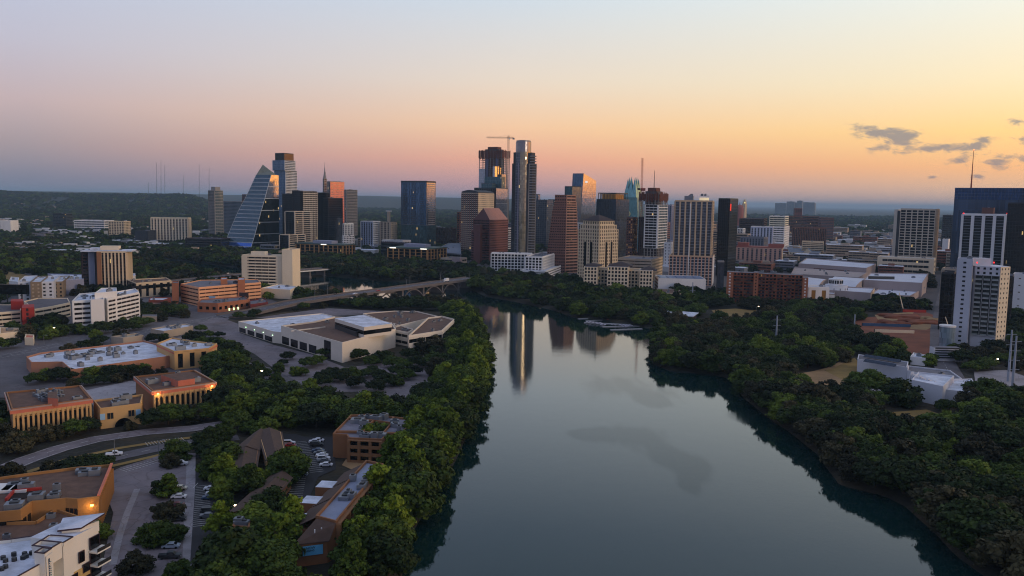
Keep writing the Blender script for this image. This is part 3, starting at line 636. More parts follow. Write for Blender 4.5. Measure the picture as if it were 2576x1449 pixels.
# dark glazed tower with bright flank
b=T('glazed_residential_tower','broad blue glass residential tower with pink-lit balcony flank standing alone mid skyline',1009,1073,1096,459,1500,front=GB(wall=dmetal,glass=blue,fh=3.4,bd=.9,seg=3,gap=9,pw=.4,pd=.3,bw=16,rail=.9,railm=dmetal),side=GB(wall=conc,glass=mirror,fh=3.4,bd=1.4,seg=1,gap=9,pw=.3,bw=20,pd=.3),core=grey,fin=False,ph=3)
b.piece('roof_frame').prism(off_poly(b.P,.6),b.h+.02,b.h+2.2,charc)
T('x','',1009.5,1073.5,1097,567,1488,b=b,front=st('curtain',glass=teal,fh=3.2,bw=2.4,line=dmetal),core=charc,fin=False,units=0,foot=False,par=False); b.finish()
T('dark_box_building','plain dark brown windowless box beside the broad blue glass tower',1096,1138,1147,575,1620,front=st('curtain',glass=bronze,fh=5,bw=3,line=dmetal),core=dbrown,cat='building')
T('civic_hall','low dark civic hall with flat white roof, before the broad blue glass tower',958,1040,1056,614,1340,front=st('bands',wall=charc,glass=black,fh=6),core=dbrown,roof=wroof,cat='hall')
b=low('curved_roof_hall','low hall under a stepped blue grey curved roof west of the tan balcony-grid tower',[(1086,634),(1160,640),(1158,612),(1128,612)],14,[st('bands',wall=metal,glass=dark,fh=5)],core=metal,roof=slate,cat='hall',units=2)
b=T('terraced_building','small stepped pale stone building with lit roof lamps by the bridge end',1109,1150,1174,652,1170,al=26,front=st('bands',wall=beige,glass=dark,fh=4.5,hf=.4),core=beige,fin=False,units=1)
b.finish()
T('pale_kiosk_tower','small square lilac stone block near the golden columned office',1137,1158,1163,648,1150,front=None,core=M('lilac_stone',(150,134,134),.9,.1,.1),par=False,units=0)
# tan gridded balcony tower
b=T('tan_grid_tower','tan tower of small repeated balconies with arched roof line, behind the copper-gabled tower',1161,1203,1243,487,1420,front=st('punch',wall=M('dusky_rose_wall',(120,88,78),.85,.12,.1),glass=dark,fh=3.4,bw=4,wf=.62,hf=.55,d=.9,wall2=beige),side=st('punch',wall=cream,glass=grey,fh=3.4,bw=4,wf=.5,hf=.5),core=beige,fin=False,units=0)
m=b.piece('arched_roof'); P=b.P; n=10
for i in range(n):
    t0,t1=i/n,(i+1)/n; z=lambda t: b.h+1+5*math.sin(math.pi*(.15+.85*t)*.9)
    a0,a1=P[0].lerp(P[1],t0),P[0].lerp(P[1],t1); c0,c1=P[3].lerp(P[2],t0),P[3].lerp(P[2],t1)
    m.loft([(*a0,b.h),(*a1,b.h),(*c1,b.h),(*c0,b.h)],[(*a0,z(t0)),(*a1,z(t1)),(*c1,z(t1)),(*c0,z(t0))],charc)
b.finish()
T('brown_block','narrow brown block glimpsed at the west side of the tan balcony-grid tower',1150,1157,1163,535,1560,front=st('bands',wall=brown,glass=dark,fh=4),core=brown)
# teal office tower in stages
b=T('teal_stepped_tower','teal glass office tower rising in offset boxes below the unfinished tower',1243,1272,1284,569,1640,front=st('curtain',glass=teal,fh=4,bw=3),side=st('curtain',glass=mirror,fh=4,bw=3),core=charc,fin=False,units=0)
T('x','',1193,1248,1277,474,1640,b=b,front=st('strips',wall=charc,glass=black,fh=4,bw=4,lines=0),side=st('curtain',glass=mirror,fh=14,bw=4,line=white),core=charc,fin=False,units=0)
T('x','',1211,1238,1247,463,1650,b=b,front=st('curtain',glass=teal,fh=4,bw=4),core=charc,fin=False,units=1,foot=False,z0=b.h)
T('x','',1219,1262,1271,446,1660,b=b,front=st('curtain',glass=teal,fh=7,bw=6),core=teal,fin=False,units=1,foot=False,z0=b.h-12)
b.finish()
# unfinished tower with orange formwork + tower crane
def unfinished(name,label,xl,xn,xr,yt,d,core_cols,crown_rows,lower,al=28,ant=None,mat=conc,bands=28):
    al=math.radians(al); e1=Vector((math.cos(al),-math.sin(al),0)); e2=Vector((math.sin(al),math.cos(al),0))
    Np=at(xn,yt,d); h=Np.z; w=colsolve(Np,xl,-e1); l=min(45,colsolve(Np,xr,e2)); P=box4(Np,e1,e2,w,l); c=sum(P,Vector((0,0)))/4
    b=Bld(name,label,'tower under construction',c); b.P=P; b.h=h; b.e1,b.e2=e1,e2
    n=int(h/3.9)
    for j in range(1,n+1):
        z=j*h/n; m=b.piece('floor_slab'); m.prism(off_poly(P,0),z-.35,z,mat)
    co_=b.part('columns')
    for i in range(7):
        for (A,B) in ((P[0],P[1]),(P[1],P[2])):
            q=A.lerp(B,i/6); q=q.lerp(c,.03); co_.box(q,e1,.6,e2,.6,0,h-.4,mat)
    m=b.piece('concrete_core'); m.box(c,e1,w*.3,e2,l*.3,0,h+4,M('core_concrete',(78,70,68),.9,.2,.1))
    m.box(c,e1,w*.22,e2,l*.22,h+4,h+9,rust)
    # formwork screens at the top
    z0_=at(xn,crown_rows,d).z
    fw=b.piece('formwork_screen')
    for (A,B) in ((P[0],P[1]),(P[1],P[2]),(P[3],P[0])):
        d_=(B-A).normalized(); nn=Vector((d_.y,-d_.x)); Ln=(B-A).length; k=max(2,int(Ln/3.5))
        for i in range(k):
            q=A+d_*(i+.5)*Ln/k+nn*1.2; fw.box(q,d_,Ln/k*.36,nn,.15,z0_+random.uniform(-2,2),h+random.uniform(-.5,3),rust)
    rd=random.Random(5)
    for i in range(16):
        q=P[0].lerp(P[1],rd.random()).lerp(P[3].lerp(P[2],rd.random()),rd.random()); b.part('rebar').tube((q.x,q.y,h),(q.x,q.y,h+rd.uniform(2,6)),.25,.2,rust,4)
    if ant: b.piece('antenna_mast').tube((c.x,c.y,h+8),(c.x,c.y,h+ant),.6,.3,dmetal,5)
    FOOT.append((P,3)); return b
b=unfinished('unfinished_tower','very tall unfinished tower with rust coloured formwork crown under the horizontal-jib crane',1205,1262,1283,379,1800,None,398,None)
h=b.h; z1=at(1262,450,1800).z; z2=at(1262,397,1800).z
facade(b,b.P[0].lerp(b.P[1],0.01),b.P[0].lerp(b.P[1],.28),z1-60,z1+22,st('curtain',glass=mirror,fh=3.9,bw=4,d=1)); 
facade(b,b.P[1].lerp(b.P[2],.05),b.P[1].lerp(b.P[2],.55),0,z1+10,st('curtain',glass=mirror,fh=3.9,bw=4))
A_=b.P[0].lerp(b.P[1],.3); B_=b.P[0].lerp(b.P[1],.95)
m=b.part('inner_walls'); m.box(b.P[0].lerp(b.P[1],.36)+b.e2.to_2d()*.8,b.e1,3.2,b.e2,1.2,0,h-2,M('blue_grey_panel',(96,96,116),.8,.1,.2)); m.box(b.P[0].lerp(b.P[1],.80)+b.e2.to_2d()*.8,b.e1,3,b.e2,1.2,0,h-8,M('blue_grey_panel'))
m.box(b.P[0].lerp(b.P[1],.58)+b.e2.to_2d()*3,b.e1,11,b.e2,1.2,0,h-4,rust)
m=b.piece('gold_glass_panel'); q=b.P[0].lerp(b.P[1],.82); dr_=Vector((.62,.78)); m.box(q-b.e2.to_2d()*6,dr_,7,Vector((.78,-.62)),3,z1-30,z1+26,mirror); m.box(q+dr_*13-b.e2.to_2d()*6,dr_,4.5,Vector((.78,-.62)),3,z1-30,z1+24,mirror)
b.finish()
def lattice(m,p,q,w,mat,n):
    p=Vector(p);q=Vector(q); d=(q-p).normalized(); u=d.orthogonal().normalized(); v=d.cross(u); cs=[(u+v)*w/2,(u-v)*w/2,(-u-v)*w/2,(-u+v)*w/2]
    for c in cs: m.tube(p+c,q+c,w*.09,w*.09,mat,4)
    for i in range(n):
        a=p.lerp(q,i/n); bb=p.lerp(q,(i+1)/n)
        for k in range(4): m.tube(a+cs[k],bb+cs[(k+1)%4],w*.06,w*.06,mat,3)
cranem=M('crane_steel',(196,170,140),.6,.2,.3); craner=M('crane_red',(150,70,50),.6,.2,.3)
D=1795; base=at(1274,690,D); top=at(1274,344,D); b=Bld('tower_crane','pale tower crane with long horizontal jib above the rust crowned unfinished tower','crane',(base.x,base.y))
m=b.piece('mast'); lattice(m,(base.x,base.y,0),(base.x,base.y,top.z+2),3.0,cranem,60)
je=at(1224,347,D); ce=at(1292,343,D); jz=top.z-2; je.z=jz+2; ce.z=jz
m=b.piece('jib'); lattice(m,(base.x,base.y,jz),(je.x,je.y,jz),2.2,cranem,22)
m=b.piece('counter_jib'); lattice(m,(base.x,base.y,jz),(ce.x,ce.y,jz),2.2,cranem,8); m=b.piece('counterweight'); m.box((ce.x,ce.y),(1,0),2.2,(0,1),1.5,jz-3.5,jz,conc)
m=b.piece('cab'); m.box((base.x+2.5,base.y-1),(1,0),1.3,(0,1),1.3,jz-3.5,jz-.5,white)
m=b.part('tie_bar'); m.tube((base.x,base.y,jz+6),(je.x*.5+base.x*.5,base.y,jz+1),.15,.15,cranem,4); m.tube((base.x,base.y,jz+6),(ce.x,ce.y,jz+1),.15,.15,cranem,4); m.tube((base.x,base.y,jz),(base.x,base.y,jz+6),.4,.3,cranem,4)
b.finish()
# slender tallest tower with rounded crown
def slender():
    d=1185; Nl=at(1343,628,d); L_=at(1286,628,d); cx=(Nl.x+L_.x)/2; R=(Nl.x-L_.x)/2*.98
    b=Bld('slender_tower','tallest slender glass tower with rounded metallic crown, reflecting a golden stripe','residential tower',(cx,d+R))
    zt=lambda y: at(1315,y,d+R*.5).z
    def ob(x0,x1,dd): return at(x0,628,dd).x, at(x1,628,dd).x
    def rr(x0,x1,y0,y1,c=6):
        return [(x0+c,y0),(x1-c,y0),(x1,y0+c),(x1,y1-c),(x1-c,y1),(x0+c,y1),(x0,y1-c),(x0,y0+c)]
    z0=0;z1=zt(412);z2=zt(384);z3=zt(357)
    xa,xb=ob(1285,1344.5,d); body=rr(xa,xb,d,d+2*R*.9,5); b.part('wall').prism(body,0,z1,charc,groof)
    xa2,xb2=ob(1288,1342,d); b2=rr(xa2,xb2,d+1,d+2*R*.9-2,5); b.part('wall').prism(b2,z1,z2,charc,groof)
    # bowed central glass bay and crown
    cc=cyl_poly(((xa+xb)/2-1,d+R*.9),R*.74,28,R*.99); 
    gm=b.piece('bowed_glass_bay'); sel_=[p for p in cc]
    gm.prism(sel_,0,z2+1,G_('gold_mirror_glass',(170,160,136),.6,.07,.7,.25,cell=(2.2,2.2,3.6),wob=.03))
    cr=b.piece('crown'); cr.prism(cyl_poly(((xa+xb)/2-1,d+R*.9),R*.70,28,R*.95),z2+1,z3,G_('crown_metal',(150,146,150),.6,.25,.5,.1)); cr.prism(cyl_poly(((xa+xb)/2-1,d+R*.9),R*.66,28,R*.9),z3,z3+2,metal)
    fl=int(z2/3.7)
    for j in range(1,fl):
        z=j*3.7; m=b.piece('balcony') if j<90 else b.part('balconies')
        m.box((xb-4.2,d+2),(1,0),4.6,(0,1),3,z-.2,z+.2,conc); m.box((xb-4.2,d-.95),(1,0),4.6,(0,1),.05,z+.2,z+1.1,metal)
        if j*3.7<z1: m.box((xa+3.6,d+2),(1,0),3.2,(0,1),2.4,z-.2,z+.2,charc)
    fg=b.part('mullions')
    for j in range(1,int(z2/3.7)): fg.prism(cyl_poly(((xa+xb)/2-1,d+R*.9),R*.745,28,R*.995),j*3.7-.12,j*3.7+.02,dmetal)
    facade(b,(xa+5,d),(xa+12,d),0,z2,st('curtain',glass=grey,fh=3.7,bw=3.5))
    b.part('pier').box((xb-9.5,d-.4),(1,0),.5,(0,1),.5,0,z1,conc); b.part('pier').box((xa+9,d-.8),(1,0),.6,(0,1),.7,0,z1,M('lilac_metal',(120,120,140),.5,.1,.2,metal=.3))
    facade(b,(xb,d+5),(xb,d+2*R*.9-5),0,z1,GB(wall=conc,glass=mirror,fh=3.7,bd=1.2))
    for i in range(9): m=b.piece('base_column'); m.box((xa+(xb-xa)*i/8,d-3),(1,0),.8,(0,1),.8,0,9,conc)
    b.part('base_slab').box(((xa+xb)/2,d-1),(1,0),(xb-xa)/2+3,(0,1),4,9,10.5,conc)
    FOOT.append((body,4)); b.finish()
slender()
T('striped_glass_tower','wide translucent grey glass tower with fine floor lines east of the tallest slender tower',1342,1376,1392,504,1700,front=st('curtain',glass=grey,fh=4,bw=5,line=conc),core=charc)
T('frosted_tower','pale frosted glass tower top showing beside the tallest slender tower',1344,1354,1359,490,1780,front=st('curtain',glass=mirror,fh=6,bw=5),core=charc,units=0)
b=T('angular_glass_tower','teal glass tower edge outlined by a bright V-shaped line',1379,1398,1406,503,1760,front=st('curtain',glass=teal,fh=5,bw=5,line=dmetal),core=charc,fin=False,units=1)
m=b.piece('light_outline'); v1,v2,v3=at(1379,560,1745),at(1382,580,1740),at(1395.5,506,1745); m.tube(v1,v2,.45,.45,E_('white_line',(240,255,235),1.2),4); m.tube(v2,v3,.45,.45,E_('white_line',(240,255,235),1.2),4); b.finish()
# copper gabled brown tower
b=T('copper_gabled_tower','maroon granite tower with sloping copper gable roof and curved banded west side',1191,1232,1278,553,1230,front=st('bands',wall=M('maroon_granite',(96,54,50),.6,.12,.1),glass=bronze,fh=3.6,hf=.5),side=st('punch',wall=M('maroon_granite_light',(138,86,76),.7,.12,.1),glass=bronze,fh=3.6,bw=3.4,wf=.55,hf=.5),core=M('maroon_granite'),fin=False,units=0,par=False)
P=b.P; h=b.h; zt=at(1240,524,1240).z; c=sum(P,Vector((0,0)))/4
m=b.piece('roof'); cop=M('copper_roof',(176,116,96),.45,.15,.2,metal=.3)
A,B,C_,D_=P[1],P[2],P[3],P[0]; a2,b2=P[1].lerp(P[0],.45),P[2].lerp(P[3],.45)
m.poly([(*A,h),(*B,h),(*b2.lerp(a2,.12),zt),(*a2.lerp(b2,.05),zt)],cop); m.poly([(*D_,h),(*A,h),(*a2.lerp(b2,.05),zt)],M('maroon_granite')); m.poly([(*b2.lerp(a2,.12),zt),(*B,h),(*C_,h)],M('maroon_granite')); m.poly([(*C_,h),(*D_,h),(*a2.lerp(b2,.05),zt),(*b2.lerp(a2,.12),zt)],cop)
m=b.piece('rounded_bay'); q=P[0].lerp(P[1],.42); R=(P[1]-P[0]).length*.44; hb=at(1205,579,1225).z
m.prism(cyl_poly(q-b.e2.to_2d()*1,R,24,R*.75,-math.radians(28)),0,hb,M('maroon_granite'))
for j in range(int(hb/3.6)): k=b.piece('window_band'); k.prism(cyl_poly(q-b.e2.to_2d()*1,R+.12,24,R*.75+.12,-math.radians(28)),j*3.6+1.0,j*3.6+2.6,bronze)
m=b.piece('shoulder'); T('x','',1192,1208,1214,565,1222,b=b,core=M('maroon_granite'),fin=False,units=0,par=False,foot=False)
b.finish()
# white arched-window hotel
arch=st('punch',wall=white,glass=black,fh=3.6,bw=4.1,wf=.74,hf=.72,d=.9)
b=T('white_grid_hotel','bright white hotel wing pair with grids of dark recessed windows by the north bank',1236,1336,1350,640,1060,al=6,front=arch,core=white,fin=False,roof=wroof,cat='hotel',l=16)
T('x','',1322,1364,1404,648,1020,al=14,b=b,front=arch,core=white,fin=False,roof=groof)
T('x','',1308,1372,1417,684,995,al=14,b=b,front=st('bands',wall=white,glass=dark,fh=3.2,hf=.4),core=white,fin=False,roof=wroof)
b.finish()
T('low_white_pavilion','small low white pavilion roof in the trees in front of the white grid hotel',1400,1430,1445,716,960,core=white,roof=wroof,cat='pavilion',units=1,par=False)
# brown ziggurat tower
def zig():
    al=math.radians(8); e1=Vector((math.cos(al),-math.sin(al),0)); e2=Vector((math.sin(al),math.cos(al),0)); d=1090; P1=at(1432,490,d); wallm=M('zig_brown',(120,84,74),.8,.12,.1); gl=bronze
    b=Bld('brown_stepped_tower','reddish brown tower leaning back in narrow steps beside the cream pyramid-roofed tower','office tower',(P1.x-15,P1.y+20))
    lv=[(700,1373,1454),(640,1377,1453.5),(600,1382,1453),(560,1387,1452),(530,1391,1451),(507,1396,1449),(490,1400,1444)]
    for i in range(len(lv)-1):
        z0=max(0,at(1420,lv[i][0],d).z); z1=at(1420,lv[i+1][0],d).z; k=max(1,round((z1-z0)/7.4))
        for s in range(k):
            t=(s+.0)/k; xl=lv[i][1]+(lv[i+1][1]-lv[i][1])*t; xr=lv[i][2]+(lv[i+1][2]-lv[i][2])*t
            za,zb=z0+(z1-z0)*s/k,z0+(z1-z0)*(s+1)/k; dd=d+ (za/ P1.z)*5
            Np=at(1425,500,dd); Np.z=zb; w=colsolve(Np,xl,-e1); l=30
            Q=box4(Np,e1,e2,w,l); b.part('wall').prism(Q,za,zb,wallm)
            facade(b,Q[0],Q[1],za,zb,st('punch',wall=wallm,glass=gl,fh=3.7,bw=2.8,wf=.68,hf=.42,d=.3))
            # zigzag east flank
            R0=Q[1]; w2=colsolve(Vector((*R0,zb)),xr,e1.lerp(e2,.5).normalized()); dq=e1.lerp(e2,.5).normalized().to_2d()
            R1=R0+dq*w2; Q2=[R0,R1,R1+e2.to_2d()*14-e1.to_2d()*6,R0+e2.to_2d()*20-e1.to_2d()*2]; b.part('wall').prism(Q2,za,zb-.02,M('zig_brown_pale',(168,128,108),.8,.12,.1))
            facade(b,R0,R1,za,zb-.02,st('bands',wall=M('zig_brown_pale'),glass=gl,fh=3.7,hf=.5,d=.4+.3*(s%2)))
    FOOT.append((Q,6)); b.finish()
zig()
# dark blue pair + orange lit prism
b=T('dark_blue_tower','dark blue faceted glass tower in front of the orange-lit slanted tower',1421,1440,1463,470,1560,al=40,front=st('curtain',glass=teal,fh=4,bw=3,line=dmetal),side=st('curtain',glass=blue,fh=4,bw=3,line=dmetal),core=charc,units=0)
def prismtower():
    d=1700; al=math.radians(35); e1=Vector((math.cos(al),-math.sin(al),0)); e2=Vector((math.sin(al),math.cos(al),0))
    Nt=at(1468,436,d); Nb=at(1455,640,d-10); w=colsolve(Nt,1441,-e1); l=colsolve(Nt,1500,e2); l=min(l,60)
    Rt=Nt+e2*l; Rt.z=at(1500,455,Rt.y).z; Lt=Nt-e1*w; Lt.z=Nt.z; K=Rt-e1*w; K.z=Rt.z
    fl=lambda p: Vector((p.x,p.y,0)); Nb0=fl(Nb)
    b=Bld('slanted_glass_tower','orange glowing mirrored tower with a slanted top, behind the dark blue faceted tower','office tower',(Nt.x,Nt.y))
    w_=b.part('wall'); w_.loft([fl(Lt)-e1*6,Nb0,fl(Rt),fl(K)],[Lt,Nt,Rt,K],charc,groof)
    m=b.piece('front_glass'); o=-e2*.15; m.poly([fl(Lt)-e1*6+o,Nb0+o,Nt+o,Lt+o],blue)
    m=b.piece('side_glass'); o=e1*.2+Vector((0,-.05,0)); m.poly([Nb0+o,fl(Rt)+o,Rt+o,Nt+o],mirror)
    for j in range(1,int(Rt.z/4.2)):
        t=j*4.2/Rt.z; p=Nb0.lerp(Nt,t*Rt.z/Nt.z)+o*1.5; q=fl(Rt).lerp(Rt,t)+o*1.5; b.part('mullions').tube(p,q,.12,.12,dmetal,3)
    s=Nt+(Rt-Nt)*.22+o*2; s.z=Nt.z-17; m=b.piece('sign'); m.box(s,e2,4.2,e1,.3,s.z-2,s.z+2,E_('white_sign',(235,235,235),.5))
    b.finish()
prismtower()
# dark glass slab with open roof frame
b=T('dark_glass_slab','dark reflective glass slab with an open golden roof frame behind the pyramid-roofed cream tower',1501,1550,1583,503,1270,al=30,front=st('curtain',glass=G_('slab_glass',(60,72,84),.4,.08,.6,.4,wob=.02),fh=4,bw=2.6,line=dmetal),side=st('curtain',glass=G_('slab_side_glass',(90,100,112),.5,.08,.6,.3,wob=.02),fh=4,bw=2.6,line=dmetal),core=charc,fin=False,units=2)
P=[p.lerp(sum(b.P,Vector((0,0)))/4,.1) for p in b.P]; zt=at(1550,485,1275).z; m=b.part('roof_frame')
for i in range(4):
    A,B=P[i],P[(i+1)%4]; d_=(B-A).normalized(); nn=Vector((d_.y,-d_.x)); Ln=(B-A).length; m.box((A+B)/2,d_,Ln/2,nn,.4,zt-1.4,zt,dmetal)
    for k in range(6): q=A.lerp(B,k/6); m.box(q,d_,.4,nn,.4,b.h,zt-1.42,dmetal)
b.piece('roof_screen').prism([p.lerp(sum(P,Vector((0,0)))/4,.25) for p in P],b.h,zt-2,M('gold_screen',(190,140,60),.5,.2,.2,metal=.3)); b.finish()
# folded crown tower
def folded():
    d=1480; b=None; bd=dict(k='curtain',glass=G_('sea_glass',(86,126,146),.5,.1,.6,.25,wob=.02),fh=4,bw=2.4,line=M('pale_blue_line',(120,150,165),.5,.1,.2))
    b=T('folded_crown_tower','pale teal glass tower with folded pointed owl-like crown and round clock opening',1560,1604,1621,546,d,al=34,front=bd,core=teal,fin=False,units=0,par=False)
    e1,e2=b.e1.to_2d(),b.e2.to_2d(); c=sum(b.P,Vector((0,0)))/4; w=(b.P[1]-b.P[0]).length; l=(b.P[2]-b.P[1]).length
    z=b.h; steps=[(1.0,546),(1.0,538),(.94,530),(.86,520),(.78,508),(.7,497),(.62,488)]
    mcr=b.piece('crown'); cg=G_('crown_teal_glass',(110,158,160),.45,.18,.6,.2,wob=.03)
    for i in range(len(steps)-1):
        f0,y0=steps[i]; f1,y1=steps[i+1]; z1=at(1590,y1,d).z; mcr.box(c,e1,w/2*f0*.96,e2,min(l,w)/2*f0*.96,z,z1,cg); z=z1
    ztop=at(1590,443,d).z; f=.66; hw=w/2*f; base=z
    # four gabled folds meeting in spikes
    for sx,sy in ((-1,-1),(1,-1),(1,1),(-1,1),(0,-1),(0,1),(1,0),(-1,0)):
        t=Vector((c.x,c.y))+e1*(hw*sx*.62)+e2*(hw*sy*.62); ap=(t.x,t.y,ztop-(0 if sx*sy==0 else 3))
        ww=hw*.48; q=[t-e1*ww-e2*ww,t+e1*ww-e2*ww,t+e1*ww+e2*ww,t-e1*ww+e2*ww]
        lo=[(p.x,p.y,base-6) for p in q]
        for k in range(4): mcr.poly([lo[k],lo[(k+1)%4],ap],cg)
    for sx in (-1,1):
        t=c+e1*(w*.36*sx); 
        lo=[t-e1*4-e2*4,t+e1*4-e2*4,t+e1*4+e2*4,t-e1*4+e2*4]
        for k in range(4): mcr.poly([(*lo[k],at(1590,525,d).z-1),(*lo[(k+1)%4],at(1590,525,d).z-1),(t.x,t.y,at(1590,508,d).z)],cg)
    # clock
    q=c-e2*(min(l,w)/2*.97+.6)+e1*(-2); zc=at(1578,538,d).z; u=Vector((e1.x,e1.y,0)); n=Vector((-e2.x,-e2.y,0)); m=b.piece('clock_ring')
    cen=Vector((q.x,q.y,zc)); m.tube(cen,cen+n*.6,5.2,5.2,M('pale_gold',(220,210,150),.5,.1,.2),20); m.tube(cen+n*.6,cen+n*.8,3.4,3.4,black,20); m.tube(cen+n*.8,cen+n*.9,1.6,1.6,E_('clock_light',(255,236,160),1.2),16)
    b.finish()
folded()
T('golden_window_block','narrow brown block with glowing golden windows west of the red crane mast',1577,1592,1604,549,1225,front=st('punch',wall=brown,glass=dark,mix=[dark,dark,E_('warm_window',(190,140,76),.1)],fh=3.8,bw=3.6,wf=.7,hf=.5),core=brown)
b=unfinished('banded_unfinished_tower','unfinished tower with dark glass and white floor bands, rusty steel top and thin mast',1609,1657,1680,488,1200,None,506,None,ant=34)
za=at(1650,625,1200).z; zb_=at(1650,515,1200).z
facade(b,b.P[0].lerp(b.P[1],.30),b.P[1],za,zb_,st('bands',wall=white,glass=black,fh=3.9,hf=.74,d=1.0,end=1.4)); facade(b,b.P[1],b.P[2],za,zb_,st('bands',wall=white,glass=teal,fh=3.9,hf=.74,d=1.0,end=1))
b.part('inner_walls').prism([p.lerp(sum(b.P,Vector((0,0)))/4,.12) for p in b.P],0,za,dbrown); facade(b,b.P[0],b.P[0].lerp(b.P[1],.28),0,at(1612,545,1200).z,st('strips',wall=dbrown,glass=black,fh=4,bw=3,d=.5))
b.finish()
D=1240; base=at(1609,650,D); top=at(1607,512-15,D); b=Bld('tower_crane','red luffing crane with steep raised jib beside the white-banded unfinished tower','crane',(base.x,base.y)); m=b.piece('mast'); lattice(m,(base.x,base.y,0),(base.x,base.y,top.z+12),3,craner,40)
m=b.piece('jib'); hd=at(1616,398,D); lattice(m,(base.x,base.y,top.z+14),(hd.x,hd.y,hd.z),2.0,M('crane_jib',(206,120,84),.6,.2,.3),22); m=b.piece('cab'); m.box((base.x+2,base.y),(1,0),3.2,(0,1),1.6,top.z+10,top.z+14,craner); m=b.piece('counterweight'); m.box((base.x-4,base.y),(1,0),2,(0,1),1.5,top.z+11,top.z+14,dmetal); b.finish()
T('lilac_tower','plain lilac grey tower behind the wide ribbed tower and white-banded unfinished tower',1677,1690,1700,516,1720,front=st('strips',wall=M('lilac_panel'),glass=grey,bw=5,fh=4),core=M('lilac_panel'))
T('classical_white_block','small classical white block wedged between unfinished tower and wide ribbed tower',1671,1688,1697,612,1150,front=st('punch',wall=white,glass=dark,fh=4.5,bw=5,wf=.3,hf=.4),core=white)
# cream tower with pyramid roof (rotated)
cw=st('punch',wall=cream,glass=dark,fh=3.7,bw=3.4,wf=.5,hf=.62,d=.6)
b=T('pyramid_roofed_tower','cream stone tower with stepped shoulders and dark pyramid roof',1456,1508,1555,578,925,al=44,front=cw,core=cream,fin=False,units=0,par=False)
def inset(f): 
    c=sum(b.P,Vector((0,0)))/4; return [p.lerp(c,f) for p in b.P]
zt=at(1508,556,928).z; zq=at(1508,566,928).z; P2=inset(.10); P3=inset(.22)
b.part('wall').prism(P2,b.h,zq,cream); facade(b,P2[0],P2[1],b.h,zq,cw); facade(b,P2[1],P2[2],b.h,zq,cw); b.part('wall').prism(P3,zq,zt,cream); facade(b,P3[0],P3[1],zq,zt,cw); facade(b,P3[1],P3[2],zq,zt,cw)
c=sum(b.P,Vector((0,0)))/4; P4=inset(.14); r=b.piece('roof'); ap=at(1508,533,928+20).z; md=[(*p.lerp(c,.5),zt+(ap-zt)*.38) for p in P4]
lo=[(*p,zt+.02) for p in P4]; r.loft(lo,md,M('dark_slate',(58,46,46),.8,.2,.2)); 
for i in range(4): r.poly([md[i],md[(i+1)%4],(c.x,c.y,ap-3)],M('dark_slate'))
r.tube((c.x,c.y,ap-4),(c.x,c.y,ap+2),.8,.2,dmetal)
for (A,B) in ((b.P[0],b.P[1]),(b.P[1],b.P[2])):
    d_=(B-A).normalized(); n=Vector((d_.y,-d_.x)); 
    for t in (.36,.64): m=b.piece('window_strip'); q=A.lerp(B,t)+n*.75; m.box(q,d_,1.5,n,.12,12,b.h-14,black)
b.finish()
# riverside cream hotel with three pyramid roofs
hw_=st('punch',wall=offw,glass=dark,fh=3.6,bw=3.6,wf=.62,hf=.66,d=.7)
b=T('riverside_hotel','long low cream riverside hotel with three dark pyramid roofs and window grids',1470,1640,1661,682,880,al=10,front=hw_,core=offw,fin=False,units=0,cat='hotel',l=22,roof=dbrown)
for (xa,xb,yt,dd) in ((1470,1502,672,876),(1529,1580,672,870),(1610,1641,681,872)):
    T('x','',xa,xb,xb+9,yt,dd-6,al=10,b=b,front=hw_,core=offw,fin=False,units=0,par=False,l=26,foot=False)
for (xa,xb,yt,ya,dd) in ((1472,1512,670,662,876),(1531,1590,671,658,870),(1612,1652,682,669,872)):
    e1=b.e1; e2=b.e2; Np=at(xb,yt,dd); w=colsolve(Np,xa,-e1); Q=box4(Np,e1,e2,w,24); c=sum(Q,Vector((0,0)))/4; ap=at((xa+xb)/2,ya,dd+12).z; r=b.piece('roof'); 
    r.prism(off_poly(Q,.6),Np.z+.02,Np.z+.5,M('dark_slate'))
    for i in range(4): r.poly([(*off_poly(Q,.6)[i],Np.z+.5),(*off_poly(Q,.6)[(i+1)%4],Np.z+.5),(c.x,c.y,ap)],M('dark_slate'))
b.finish()
b=T('beige_garage','broad beige parking garage with curved ramp behind the riverside hotel',1553,1640,1683,655,985,al=22,front=st('bands',wall=beige,glass=black,fh=3.4,hf=.3),side=st('punch',wall=cream,glass=dark,fh=3.4,bw=4,wf=.6,hf=.5),core=beige,cat='parking garage',units=2,l=60)
# wide ribbed tower
rib=M('tan_rib',(198,172,140),.8,.12,.1); rs=st('strips',wall=rib,glass=G_('ribbed_glass',(88,90,96),.3,.12,.6,.4,wob=.02,lit=.004),fh=3.3,bw=6.0,wf=.72,d=.8,cap=.6,wall2=metal)
b=T('wide_ribbed_tower','wide tan-ribbed glass apartment tower rising above the skylit garage podium',1698,1793,1816,507,955,al=16,front=rs,side=st('punch',wall=rib,glass=grey,fh=3.3,bw=4,wf=.66,hf=.7,d=.6),core=rib,fin=False,units=0)
for (xa,xb,yt) in ((1722,1744,493),(1760,1784,493)): T('x','',xa,xb,xb+3,yt,968,al=16,b=b,core=metal,fin=False,units=2,par=False,z0=b.h,foot=False,l=10)
for i in range(10):
    q=b.P[0].lerp(b.P[1],(i+.5)/10); m=b.piece('crown_light'); m.box(q-b.e2.to_2d()*.9,b.e1,.25,b.e2,.12,b.h-9,b.h-2,E_('crown_lamp',(255,226,160),.9))
